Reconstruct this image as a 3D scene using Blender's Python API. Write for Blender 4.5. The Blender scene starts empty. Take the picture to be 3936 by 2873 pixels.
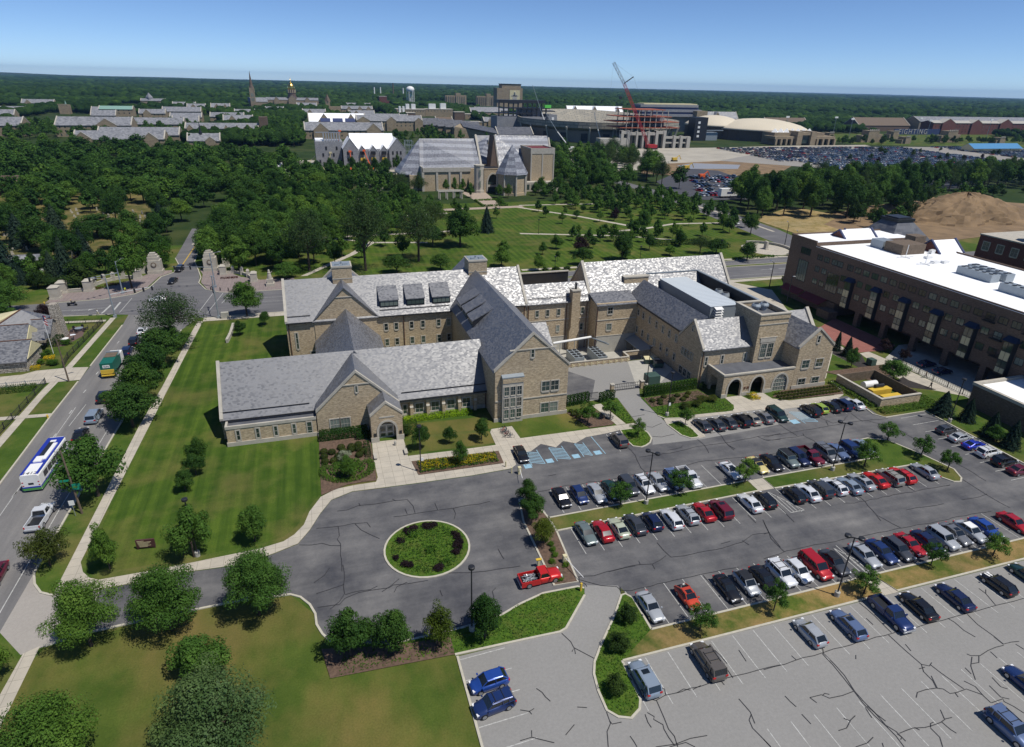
import bpy, math, random
import numpy as np
from mathutils import Vector, Matrix
rad=math.radians
S=bpy.context.scene; COL=S.collection
# ---------------- camera ----------------
H0=58.0; FPX=2420.0; PITCH,ROLL,YAW=0.432369996,-0.02475010,0.307922744
cp,sp=math.cos(PITCH),math.sin(PITCH)
fw=np.array([math.sin(YAW)*cp,math.cos(YAW)*cp,-sp]); rt=np.array([math.cos(YAW),-math.sin(YAW),0.]); dn=np.cross(fw,rt)
cr_,sr_=math.cos(ROLL),math.sin(ROLL)
RC=np.array([cr_*rt+sr_*dn,-sr_*rt+cr_*dn,fw])
cam=bpy.data.cameras.new('camera'); co=bpy.data.objects.new('camera',cam); COL.objects.link(co); S.camera=co
cam.sensor_width=36; cam.lens=FPX/3936*36; cam.clip_start=1; cam.clip_end=40000
m3=Matrix((tuple(RC[0]),tuple(-RC[1]),tuple(-RC[2]))).transposed()
co.matrix_world=Matrix.Translation((0,0,H0))@m3.to_4x4()
# ---------------- world, sun, exposure ----------------
w=bpy.data.worlds.new("World"); S.world=w; w.use_nodes=True
nt=w.node_tree; bg=nt.nodes['Background']; sky=nt.nodes.new('ShaderNodeTexSky')
sky.sky_type='NISHITA'; sky.sun_disc=False; sky.sun_elevation=rad(62); sky.sun_rotation=rad(135)
sky.altitude=200; sky.air_density=0.5; sky.dust_density=0.0; sky.ozone_density=7.5
nt.links.new(sky.outputs[0],bg.inputs[0]); bg.inputs[1].default_value=0.105
sl=bpy.data.lights.new('sun','SUN'); sl.energy=3.75; sl.angle=rad(0.53); sl.color=(1,.955,.88)
so=bpy.data.objects.new('sun',sl); COL.objects.link(so)
az=rad(-45); el=rad(62)
sd=Vector((math.cos(el)*math.cos(az),math.cos(el)*math.sin(az),math.sin(el)))
so.rotation_euler=sd.to_track_quat('Z','Y').to_euler(); so.location=(60,-40,200)
S.view_settings.view_transform='Standard'; S.view_settings.look='None'; S.view_settings.exposure=0.2; S.view_settings.gamma=1
S.render.resolution_x=1024; S.render.resolution_y=747
S.cycles.max_bounces=5; S.cycles.diffuse_bounces=3; S.cycles.glossy_bounces=2; S.cycles.transmission_bounces=2; S.cycles.volume_bounces=0
# ---------------- survey: photo detail frames -> ground points ----------------
TT={'A0':(0,200),'A1':(1000,200),'A2':(2000,200),'A3':(2936,200),'B0':(0,800),'B1':(1000,900),'B2':(2000,900),'B3':(2936,800),'C0':(0,1500),'C1':(1000,1500),'C2':(2000,1500),'C3':(2936,1500),'D0':(0,2173),'D1':(1000,2173),'D2':(2000,2173),'D3':(2936,2173)}
def G(t,x,y,z=0):
    a=TT[t]; d=RC.T@np.array([(a[0]+x/2.263-1968)/FPX,(a[1]+y/2.263-1436.5)/FPX,1]); s=(z-H0)/d[2]; return (float(d[0]*s),float(d[1]*s))
def GL(s,z=0):
    out=[];t=None
    for k in s.split():
        if k in TT: t=k
        else:
            x,y=k.split(','); out.append(G(t,float(x),float(y),z))
    return out
rng=random.Random(7)
# ---------------- materials ----------------
MATS={}
def newmat(n):
    m=bpy.data.materials.new(n); m.use_nodes=True; t=m.node_tree; b=t.nodes['Principled BSDF']; MATS[n]=m
    return m,t,b
def N(t,typ,**k):
    n=t.nodes.new(typ)
    for a,v in k.items():
        if hasattr(n,a): setattr(n,a,v)
        else: n.inputs[a].default_value=v
    return n
def ramp(t,stops,interp='LINEAR'):
    r=t.nodes.new('ShaderNodeValToRGB'); r.color_ramp.interpolation=interp
    e=r.color_ramp.elements
    while len(e)<len(stops): e.new(.5)
    for q,(p,c) in zip(e,stops): q.position=p; q.color=(*c,1) if len(c)==3 else c
    return r
def mixc(t,fac,a,b,bt='MIX'):
    m=t.nodes.new('ShaderNodeMix'); m.data_type='RGBA'; m.blend_type=bt
    for i,v in ((0,fac),(6,a),(7,b)):
        if isinstance(v,(int,float)): m.inputs[i].default_value=v
        elif isinstance(v,tuple): m.inputs[i].default_value=(*v,1) if len(v)==3 else v
        else: t.links.new(v,m.inputs[i])
    return m.outputs[2]
def pos(t,sx=1,sy=1,sz=1,rz=0):
    g=t.nodes.new('ShaderNodeNewGeometry'); mp=t.nodes.new('ShaderNodeMapping'); mp.inputs['Scale'].default_value=(sx,sy,sz); mp.inputs['Rotation'].default_value=(0,0,rz)
    t.links.new(g.outputs['Position'],mp.inputs[0]); return mp.outputs[0]
def noise(t,vec,sc,det=4,rough=.55):
    n=t.nodes.new('ShaderNodeTexNoise'); n.inputs['Scale'].default_value=sc; n.inputs['Detail'].default_value=det; n.inputs['Roughness'].default_value=rough
    if vec is not None: t.links.new(vec,n.inputs['Vector'])
    return n.outputs[0]
def plain(n,c,r=.7,metal=0,spec=.4,var=.12,sc=.8):
    m,t,b=newmat(n)
    if var:
        f=noise(t,pos(t),sc,5); rr=ramp(t,[(.3,tuple(x*(1-var) for x in c)),(.7,tuple(min(1,x*(1+var)) for x in c))]); t.links.new(f,rr.inputs[0]); t.links.new(rr.outputs[0],b.inputs['Base Color'])
    else: b.inputs['Base Color'].default_value=(*c,1)
    b.inputs['Roughness'].default_value=r; b.inputs['Metallic'].default_value=metal; b.inputs['Specular IOR Level'].default_value=spec
    return m
def paint(n,c,metal=0.25,r=.32):
    m,t,b=newmat(n); b.inputs['Base Color'].default_value=(*c,1); b.inputs['Metallic'].default_value=metal; b.inputs['Roughness'].default_value=r
    b.inputs['Coat Weight'].default_value=.7; b.inputs['Coat Roughness'].default_value=.06
    return m
def uvn(t,sx=1,sy=1):
    u=t.nodes.new('ShaderNodeUVMap'); mp=t.nodes.new('ShaderNodeMapping'); mp.inputs['Scale'].default_value=(sx,sy,1); t.links.new(u.outputs[0],mp.inputs[0]); return mp.outputs[0]
def brickmat(n,c1,c2,mort,bw=.55,bh=.2,ms=.012,rough=.9,nz=.35,dark=0):
    m,t,b=newmat(n); br=t.nodes.new('ShaderNodeTexBrick'); t.links.new(uvn(t),br.inputs[0])
    br.inputs['Scale'].default_value=1; br.inputs['Brick Width'].default_value=bw; br.inputs['Row Height'].default_value=bh; br.inputs['Mortar Size'].default_value=ms; br.inputs['Bias'].default_value=0
    br.inputs['Color1'].default_value=(*c1,1); br.inputs['Color2'].default_value=(*c2,1); br.inputs['Mortar'].default_value=(*mort,1)
    f=noise(t,uvn(t,1.1,3.2),1.6,3,.7); rr=ramp(t,[(.32,(1-nz,)*3),(.62,(1+nz*.6,)*3)]); t.links.new(f,rr.inputs[0])
    f2=noise(t,uvn(t),.12,3); r2=ramp(t,[(.3,(.88,.88,.9)),(.7,(1.08,1.06,1.02))]); t.links.new(f2,r2.inputs[0])
    c=mixc(t,1.,br.outputs[0],rr.outputs[0],'MULTIPLY'); c=mixc(t,1.,c,r2.outputs[0],'MULTIPLY'); t.links.new(c,b.inputs['Base Color'])
    b.inputs['Roughness'].default_value=rough; b.inputs['Specular IOR Level'].default_value=.2
    return m
def slatemat(n,lo,hi,tw=.42,th=.26,tilt=.1,rough=.42,band=None,spec=.5):
    m,t,b=newmat(n); L=t.links.new
    u=uvn(t); sx=t.nodes.new('ShaderNodeSeparateXYZ'); L(u,sx.inputs[0])
    def ma(op,a,bb=None):
        q=t.nodes.new('ShaderNodeMath'); q.operation=op
        for i,v in enumerate((a,bb)):
            if v is None: continue
            if isinstance(v,(int,float)): q.inputs[i].default_value=v
            else: L(v,q.inputs[i])
        return q.outputs[0]
    row=ma('FLOOR',ma('DIVIDE',sx.outputs[1],th)); off=ma('MULTIPLY',row,.37); col=ma('FLOOR',ma('ADD',ma('DIVIDE',sx.outputs[0],tw),off))
    cb=t.nodes.new('ShaderNodeCombineXYZ'); L(col,cb.inputs[0]); L(row,cb.inputs[1])
    wn=t.nodes.new('ShaderNodeTexWhiteNoise'); wn.noise_dimensions='2D'; L(cb.outputs[0],wn.inputs[0])
    rr=ramp(t,[(0,lo),(.45,tuple((a+c)/2 for a,c in zip(lo,hi))),(1,hi)]); L(wn.outputs[0],rr.inputs[0]); c=rr.outputs[0]
    big=noise(t,u,.25,4); r2=ramp(t,[(.3,(.93,.93,.94)),(.7,(1.06,1.06,1.06))]); L(big,r2.inputs[0]); c=mixc(t,1.,c,r2.outputs[0],'MULTIPLY')
    if band:
        rb=ramp(t,[(0,(.72,.72,.76)),(.5,(1.25,1.25,1.25))],'CONSTANT'); bd=ma('FRACT',ma('DIVIDE',sx.outputs[1],band)); L(bd,rb.inputs[0]); c=mixc(t,1.,c,rb.outputs[0],'MULTIPLY')
    L(c,b.inputs['Base Color'])
    g=t.nodes.new('ShaderNodeNewGeometry'); vs=t.nodes.new('ShaderNodeVectorMath'); vs.operation='SUBTRACT'; L(wn.outputs[1],vs.inputs[0]); vs.inputs[1].default_value=(.5,.5,.5)
    vm=t.nodes.new('ShaderNodeVectorMath'); vm.operation='SCALE'; L(vs.outputs[0],vm.inputs[0]); vm.inputs['Scale'].default_value=tilt*2
    va=t.nodes.new('ShaderNodeVectorMath'); L(g.outputs['Normal'],va.inputs[0]); L(vm.outputs[0],va.inputs[1])
    vn=t.nodes.new('ShaderNodeVectorMath'); vn.operation='NORMALIZE'; L(va.outputs[0],vn.inputs[0]); L(vn.outputs[0],b.inputs['Normal'])
    r3=ramp(t,[(0,(rough-.1,)*3),(1,(rough+.22,)*3)]); L(wn.outputs[0],r3.inputs[0]); L(r3.outputs[0],b.inputs['Roughness']); b.inputs['Specular IOR Level'].default_value=spec; b.inputs['IOR'].default_value=1.7 if spec>=1 else 1.5
    return m
M_BRICK=brickmat('buff_brick',(.50,.405,.27),(.365,.285,.185),(.46,.395,.30))
M_SLATE=slatemat('slate_tiles',(.07,.072,.08),(.135,.138,.15),tilt=.022,rough=.5,spec=1.0)
M_STONE=plain('limestone',(.43,.40,.34),.85,spec=.2)
M_BROWN=brickmat('brown_brick',(.165,.118,.088),(.125,.09,.07),(.15,.12,.1),.5,.16)
M_RED=brickmat('red_brick',(.17,.06,.045),(.12,.045,.035),(.15,.11,.1),.5,.16)
M_FARBRICK=brickmat('tan_brick',(.33,.27,.18),(.25,.20,.135),(.3,.26,.2),2.2,.9,.05)
M_GREYBLK=brickmat('grey_block',(.27,.28,.30),(.21,.22,.24),(.33,.33,.34),1.2,.5,.03)
M_FIELD=brickmat('rough_fieldstone',(.56,.52,.44),(.40,.37,.31),(.12,.1,.09),1.3,.33,.06,nz=.6)
M_BANDSLATE=slatemat('banded_slate',(.15,.16,.18),(.24,.25,.28),.6,.5,.03,.45,4.6)
M_FARSLATE=slatemat('grey_slate',(.15,.155,.165),(.25,.255,.27),1.4,1.,.06,.5)
M_DARKSLATE=slatemat('dark_slate',(.06,.065,.08),(.11,.115,.13),1.4,1.,.06,.5)
M_GLASS,t,b=newmat('window_glass'); b.inputs['Base Color'].default_value=(.022,.035,.035,1); b.inputs['Roughness'].default_value=.08; b.inputs['Specular IOR Level'].default_value=.8
oi=t.nodes.new('ShaderNodeObjectInfo'); r_=ramp(t,[(0,(.012,.02,.022)),(.45,(.03,.05,.045)),(.8,(.07,.105,.09)),(1,(.2,.23,.2))]); t.links.new(oi.outputs['Random'],r_.inputs[0]); t.links.new(r_.outputs[0],b.inputs['Base Color'])
M_CARGLASS,t,b=newmat('car_glass'); b.inputs['Base Color'].default_value=(.012,.016,.02,1); b.inputs['Roughness'].default_value=.05; b.inputs['Specular IOR Level'].default_value=.8
M_ALU=plain('aluminium',(.5,.52,.54),.4,.6,var=.05); M_WHITE=plain('white_paint',(.78,.78,.76),.5,var=.04)
M_ROOFW=plain('white_membrane',(.88,.89,.9),.7,var=.05,sc=.15); M_DKMETAL=plain('dark_metal',(.035,.037,.042),.45,.4,var=.1)
M_GREYMETAL=plain('grey_metal',(.30,.34,.37),.45,.3,var=.06); M_TYRE=plain('tyre_rubber',(.015,.015,.016),.85,var=0); M_RIM=plain('wheel_rim',(.42,.43,.45),.3,.7,var=0)
M_DARKROOF=plain('dark_membrane',(.10,.105,.12),.8,var=.2,sc=.5); M_CONC=plain('concrete',(.40,.385,.34),.9,spec=.2,var=.1); M_BARK=plain('bark',(.06,.047,.035),.95,var=.3)
M_RUST=plain('brown_pipe',(.11,.05,.03),.7); M_YEL=plain('yellow_paint',(.62,.42,.05),.5,var=.06); M_CREAM=plain('cream_paint',(.60,.54,.33),.7,var=.06)
M_RED2=plain('red_paint',(.55,.03,.03),.4,var=.05); M_ORANGE=plain('orange_paint',(.75,.13,.03),.5,var=.05); M_GREENMETAL=plain('green_metal',(.055,.10,.085),.5,.1)
M_LAMP=plain('lamp_lens',(.75,.76,.78),.12,var=0); M_TAIL=plain('tail_lens',(.45,.02,.02),.2,var=0); M_WOOD=plain('wood',(.14,.105,.075),.85,var=.25,sc=2)
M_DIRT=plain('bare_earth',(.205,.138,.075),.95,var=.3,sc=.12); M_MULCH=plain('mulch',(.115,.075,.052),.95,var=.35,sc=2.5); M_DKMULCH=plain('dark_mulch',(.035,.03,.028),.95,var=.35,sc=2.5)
M_BLUELINE=plain('blue_marking',(.27,.45,.56),.8,var=.12,sc=2); M_LINE=plain('white_marking',(.42,.42,.40),.8,var=.3,sc=3); M_YLINE=plain('yellow_marking',(.5,.33,.05),.8,var=.2,sc=3)
M_SEAL=plain('crack_seal',(.032,.032,.036),.6,var=.2,sc=3); M_NAVY=plain('navy_panel',(.03,.045,.12),.6); M_DOME=plain('cream_dome',(.62,.55,.42),.7,var=.04,sc=.05)
M_STEEL=plain('orange_steel',(.32,.10,.05),.7); M_GOLD=plain('gold_leaf',(.75,.50,.12),.25,1,var=0); M_BLUEROOF=plain('blue_roof',(.06,.22,.42),.5,var=.05); M_COPPER=plain('green_copper',(.2,.33,.28),.6)
M_SKIN=plain('skin',(.42,.26,.18),.6,var=0); M_PURP=plain('maroon_canvas',(.14,.025,.03),.8)
def asphalt(n,a,bb,streak=0,sc=.1):
    m,t,b=newmat(n); f=noise(t,pos(t),sc,6,.65); g=noise(t,pos(t),3.0,4,.7); rr=ramp(t,[(.3,a),(.72,bb)]); t.links.new(f,rr.inputs[0])
    r2=ramp(t,[(.25,(.9,.9,.9)),(.75,(1.1,1.1,1.1))]); t.links.new(g,r2.inputs[0]); c=mixc(t,1.,rr.outputs[0],r2.outputs[0],'MULTIPLY')
    if streak:
        h=noise(t,pos(t,.06,.9,1) if streak==1 else pos(t,.9,.06,1),.6,4,.6); r3=ramp(t,[(.3,(.82,.82,.84)),(.72,(1.22,1.2,1.18))]); t.links.new(h,r3.inputs[0]); c=mixc(t,1.,c,r3.outputs[0],'MULTIPLY')
    t.links.new(c,b.inputs['Base Color']); b.inputs['Roughness'].default_value=.85; b.inputs['Specular IOR Level'].default_value=.25
    return m
M_ASPD=asphalt('worn_asphalt',(.058,.06,.069),(.175,.172,.168),1,.13); M_ASPL=asphalt('light_asphalt',(.235,.23,.218),(.27,.263,.25),0,.06)
M_ASPS=asphalt('street_asphalt',(.155,.152,.15),(.19,.185,.178),2,.1); M_ASPM=asphalt('road_asphalt',(.115,.115,.122),(.16,.158,.16),1,.08); M_ASPK=asphalt('new_asphalt',(.055,.058,.07),(.08,.082,.09),1,.1)
def slab(n,c,cell=1.6,off=0):
    m,t,b=newmat(n); br=t.nodes.new('ShaderNodeTexBrick'); t.links.new(pos(t),br.inputs[0]); br.offset=0
    for k,v in (('Scale',1),('Brick Width',cell),('Row Height',cell),('Mortar Size',.03)): br.inputs[k].default_value=v
    br.inputs['Color1'].default_value=(*c,1); br.inputs['Color2'].default_value=(*[x*.92 for x in c],1); br.inputs['Mortar'].default_value=(*[x*.6 for x in c],1)
    f=noise(t,pos(t),.5,5); r2=ramp(t,[(.3,(.88,.88,.88)),(.7,(1.08,1.07,1.05))]); t.links.new(f,r2.inputs[0]); t.links.new(mixc(t,1.,br.outputs[0],r2.outputs[0],'MULTIPLY'),b.inputs['Base Color']); b.inputs['Roughness'].default_value=.9; b.inputs['Specular IOR Level'].default_value=.2
    return m
M_WALK=slab('sidewalk_concrete',(.47,.43,.36)); M_PAVER=slab('mauve_pavers',(.26,.215,.205),1.2); M_RPAVER=slab('red_pavers',(.30,.125,.105),.8); M_KERB=plain('kerb_concrete',(.47,.44,.36),.9,spec=.2,var=.1,sc=2)
def grassmat(n,g1,g2,dry,dryamt,stripe=0,sc=.09,smp=(1,1,1)):
    m,t,b=newmat(n); p=pos(t); L=t.links.new
    f=noise(t,p,sc*4,5,.6); rr=ramp(t,[(.3,g1),(.7,g2)]); L(f,rr.inputs[0]); c=rr.outputs[0]
    if stripe:
        wv=t.nodes.new('ShaderNodeTexWave'); wv.wave_type='BANDS'; wv.bands_direction='X'; wv.inputs['Scale'].default_value=stripe; wv.inputs['Distortion'].default_value=2.2; wv.inputs['Detail'].default_value=2; wv.inputs['Detail Scale'].default_value=.4
        L(pos(t,1,.12,1,rad(3)),wv.inputs[0]); rs=ramp(t,[(.2,(.78,.84,.8)),(.8,(1.18,1.12,1.05))]); L(wv.outputs[0],rs.inputs[0]); c=mixc(t,.8,c,mixc(t,1.,c,rs.outputs[0],'MULTIPLY'))
        w2=noise(t,pos(t,1.6,.05,1,rad(3)),1.2,3,.7); rs2=ramp(t,[(.32,(.82,.86,.82)),(.68,(1.2,1.14,1.04))]); L(w2,rs2.inputs[0]); c=mixc(t,1.,c,rs2.outputs[0],'MULTIPLY')
    d=noise(t,pos(t,*smp),sc,5,.6); rd=ramp(t,[(.5-dryamt*.1,(0,0,0)),(.85-dryamt*.25,(1,1,1))]); L(d,rd.inputs[0]); c=mixc(t,rd.outputs[0],c,dry)
    bg_=noise(t,p,.035,3,.6); rb_=ramp(t,[(.35,(.84,.88,.84)),(.65,(1.18,1.12,1.06))]); L(bg_,rb_.inputs[0]); c=mixc(t,1.,c,rb_.outputs[0],'MULTIPLY'); fn=noise(t,p,5,4,.7); rf=ramp(t,[(.25,(.75,.77,.72)),(.75,(1.25,1.22,1.25))]); L(fn,rf.inputs[0]); c=mixc(t,1.,c,rf.outputs[0],'MULTIPLY')
    L(c,b.inputs['Base Color']); b.inputs['Roughness'].default_value=.95; b.inputs['Specular IOR Level'].default_value=.1
    return m
M_GRASS=grassmat('lawn_grass',(.042,.082,.013),(.07,.115,.02),(.15,.125,.05),.5); M_GRASSW=grassmat('striped_lawn_grass',(.04,.08,.012),(.066,.112,.019),(.13,.12,.04),.35,.13)
M_GRASSD=grassmat('dry_grass',(.06,.075,.022),(.10,.10,.03),(.17,.14,.06),1.0,0,.12); M_GRASSS=grassmat('patchy_lawn_grass',(.045,.08,.013),(.078,.11,.022),(.16,.13,.045),.85,0,.07,(1,.6,1))
M_COVER=grassmat('ground_cover',(.03,.075,.01),(.09,.16,.02),(.1,.11,.03),.2,0,.6); M_GRASSI=grassmat('island_grass',(.055,.09,.016),(.09,.12,.022),(.25,.175,.075),1.1,0,.16)
M_STRAW=grassmat('straw_slope',(.2,.16,.07),(.3,.23,.1),(.34,.26,.14),1.,0,.2)
M_FARG=grassmat('woodland_floor',(.02,.04,.012),(.035,.06,.018),(.07,.075,.03),.3,0,.02)
# ---------------- mesh builder ----------------
class MB:
    def __init__(s): s.v=[]; s.f=[]; s.m=[]
    def face(s,pts,m=0):
        i=len(s.v); s.v+= [tuple(p) for p in pts]; s.f.append(tuple(range(i,i+len(pts)))); s.m.append(m)
    def prism(s,bot,top,m=0,mt=None,bottom=True):
        n=len(bot); i=len(s.v); s.v+=[tuple(p) for p in bot]+[tuple(p) for p in top]
        for k in range(n):
            j=(k+1)%n; s.f.append((i+k,i+j,i+n+j,i+n+k)); s.m.append(m)
        s.f.append(tuple(range(i+n,i+2*n))); s.m.append(m if mt is None else mt)
        if bottom: s.f.append(tuple(range(i+n-1,i-1,-1))); s.m.append(m)
    def box(s,x0,x1,y0,y1,z0,z1,m=0,mt=None):
        s.prism([(x0,y0,z0),(x1,y0,z0),(x1,y1,z0),(x0,y1,z0)],[(x0,y0,z1),(x1,y0,z1),(x1,y1,z1),(x0,y1,z1)],m,mt)
    def flat(s,poly,z0,z1,m=0,mt=None):
        a=sum(poly[k][0]*poly[(k+1)%len(poly)][1]-poly[(k+1)%len(poly)][0]*poly[k][1] for k in range(len(poly)))
        if a<0: poly=poly[::-1]
        s.prism([(x,y,z0) for x,y in poly],[(x,y,z1) for x,y in poly],m,mt)
    def sheet(s,poly,z,m=0):
        a=sum(poly[k][0]*poly[(k+1)%len(poly)][1]-poly[(k+1)%len(poly)][0]*poly[k][1] for k in range(len(poly)))
        if a<0: poly=poly[::-1]
        s.face([(x,y,z) for x,y in poly],m)
    def tube(s,p0,p1,r0,r1=None,n=8,m=0,cap=True):
        r1=r0 if r1 is None else r1; p0=Vector(p0);p1=Vector(p1); d=(p1-p0).normalized(); a=d.orthogonal().normalized(); b=d.cross(a)
        B=[p0+(a*math.cos(2*math.pi*k/n)+b*math.sin(2*math.pi*k/n))*r0 for k in range(n)]; Tp=[p1+(a*math.cos(2*math.pi*k/n)+b*math.sin(2*math.pi*k/n))*r1 for k in range(n)]
        s.prism(B,Tp,m)
    def lathe(s,c,prof,n=12,m=0):
        i=len(s.v)
        for r,z in prof: s.v+=[(c[0]+r*math.cos(2*math.pi*k/n),c[1]+r*math.sin(2*math.pi*k/n),c[2]+z) for k in range(n)]
        for q in range(len(prof)-1):
            for k in range(n):
                j=(k+1)%n; s.f.append((i+q*n+k,i+q*n+j,i+(q+1)*n+j,i+(q+1)*n+k)); s.m.append(m)
        s.f.append(tuple(i+(len(prof)-1)*n+k for k in range(n))); s.m.append(m)
        s.f.append(tuple(i+n-1-k for k in range(n))); s.m.append(m)
    def strip(s,pl,w,z0,z1,m=0,closed=False):   # raised band along a polyline
        n=len(pl); L=[];Rr=[]
        for k in range(n):
            if closed: a=pl[k-1];b=pl[(k+1)%n]
            else: a=pl[max(0,k-1)];b=pl[min(n-1,k+1)]
            dx,dy=b[0]-a[0],b[1]-a[1]; l=math.hypot(dx,dy) or 1; nx,ny=-dy/l*w/2,dx/l*w/2
            L.append((pl[k][0]+nx,pl[k][1]+ny)); Rr.append((pl[k][0]-nx,pl[k][1]-ny))
        for k in range(n if closed else n-1):
            j=(k+1)%n
            if z1>z0: s.prism([(*Rr[k],z0),(*Rr[j],z0),(*L[j],z0),(*L[k],z0)],[(*Rr[k],z1),(*Rr[j],z1),(*L[j],z1),(*L[k],z1)],m)
            else: s.face([(*Rr[k],z0),(*Rr[j],z0),(*L[j],z0),(*L[k],z0)],m)
    def build(s,name,mats,parent=None,smooth=False,local=False):
        if not isinstance(mats,(list,tuple)): mats=[mats]
        me=bpy.data.meshes.new(name); v=s.v
        off=Vector((0,0,0))
        if parent is not None and not local:
            off=wloc(parent); v=[(a-off.x,b-off.y,c-off.z) for a,b,c in v]
        me.from_pydata(v,[],s.f)
        for m in mats: me.materials.append(m)
        me.polygons.foreach_set('material_index',s.m)
        if smooth: me.polygons.foreach_set('use_smooth',[True]*len(me.polygons))
        me.update(); uvproj(me,off)
        o=bpy.data.objects.new(name,me); COL.objects.link(o)
        if parent is not None: o.parent=parent
        return o
def wloc(o):
    l=Vector((0,0,0))
    while o is not None: l+=o.location; o=o.parent
    return l
def uvproj(me,off):
    uv=me.uv_layers.new(name='UVMap'); n=len(me.loops); arr=np.zeros((n,2),dtype=np.float32)
    co=np.empty(len(me.vertices)*3,dtype=np.float32); me.vertices.foreach_get('co',co); co=co.reshape(-1,3)+np.array(off)
    li=np.empty(n,dtype=np.int32); me.loops.foreach_get('vertex_index',li)
    ls=np.empty(len(me.polygons),dtype=np.int32); me.polygons.foreach_get('loop_total',ls); nn=np.empty(len(me.polygons)*3,dtype=np.float32); me.polygons.foreach_get('normal',nn); nn=np.repeat(nn.reshape(-1,3),ls,axis=0)
    P=co[li]; flat=np.abs(nn[:,2])>.95; t=np.stack([-nn[:,1],nn[:,0],np.zeros(n)],1); l=np.linalg.norm(t,axis=1,keepdims=True); l[l<1e-6]=1; t/=l
    s=np.cross(nn,t); arr[:,0]=np.where(flat,P[:,0],(P*t).sum(1)); arr[:,1]=np.where(flat,P[:,1],(P*s).sum(1)); uv.data.foreach_set('uv',arr.ravel())
def tag(o,label=None,cat=None,group=None,kind=None):
    if label: o['label']=label
    if cat: o['category']=cat
    if group: o['group']=group
    if kind: o['kind']=kind
    return o
def thing(name,label,cat,loc=(0,0,0),group=None,rz=0):
    o=bpy.data.objects.new(name,None); COL.objects.link(o); o.location=loc; o.rotation_euler=(0,0,rz); o.empty_display_size=.5
    return tag(o,label,cat,group)
def struct(o): o['kind']='structure'; return o
def kids(o): return [c for c in KID.get(o.name,[])] if False else list(o.children)
def dup(root,loc,rz,label,group=None,scale=None,mats=None,tree=None):
    tree=tree or snapshot(root); return _dup(tree,None,loc,rz,label,group,scale,mats)
def snapshot(o): return (o,[snapshot(c) for c in o.children])
def _dup(tr,parent,loc=None,rz=None,label=None,group=None,scale=None,mats=None):
    o,ch=tr; c=o.copy(); COL.objects.link(c)
    if parent is None:
        c.location=loc; c.rotation_euler=(0,0,rz)
        if scale is not None: c.scale=scale
        if label: c['label']=label
        if group: c['group']=group
    else: c.parent=parent
    if mats and c.type=='MESH':
        for sl_ in c.material_slots:
            if sl_.material and sl_.material.name in mats:
                r=mats[sl_.material.name]; sl_.link='OBJECT'; sl_.material=r
    for k in ch: _dup(k,c,mats=mats)
    return c
def each(name,mat,par,boxes):
    for b_ in boxes: q=MB(); q.box(*b_); q.build(name,mat,par)
# ---------------- building pieces ----------------
def window(par,p,u,w,h,nx=2,ny=2,fw=.14,fm=None,proud=.09,name='window'):
    """p lower-left corner on the wall, u horizontal unit direction; outward normal = u x z"""
    fm=fm or M_STONE; nrm=(u[1],-u[0]); 
    def bx(mb,a0,a1,z0,z1,d0,d1):
        q=lambda a,d:(p[0]+u[0]*a+nrm[0]*d,p[1]+u[1]*a+nrm[1]*d)
        c=[q(a0,d1),q(a1,d1),q(a1,d0),q(a0,d0)]
        mb.prism([(x,y,z0) for x,y in c],[(x,y,z1) for x,y in c])
    mb=MB(); zb=p[2]
    bx(mb,-fw,0,zb-fw,zb+h+fw,-.04,proud); bx(mb,w,w+fw,zb-fw,zb+h+fw,-.04,proud); bx(mb,0,w,zb+h,zb+h+fw,-.04,proud); bx(mb,0,w,zb-fw*1.6,zb,-.04,proud+.05)
    t_=.05
    for k in range(1,nx): a=w*k/nx; bx(mb,a-t_/2,a+t_/2,zb,zb+h,-.04,.045)
    for k in range(1,ny): z=zb+h*k/ny; bx(mb,0,w,z-t_/2,z+t_/2,-.04,.042)
    o=mb.build(name,fm,par)
    g=MB(); bx(g,0,w,zb,zb+h,-.03,.012); g.build('pane',M_GLASS,o)
    return o
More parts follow.
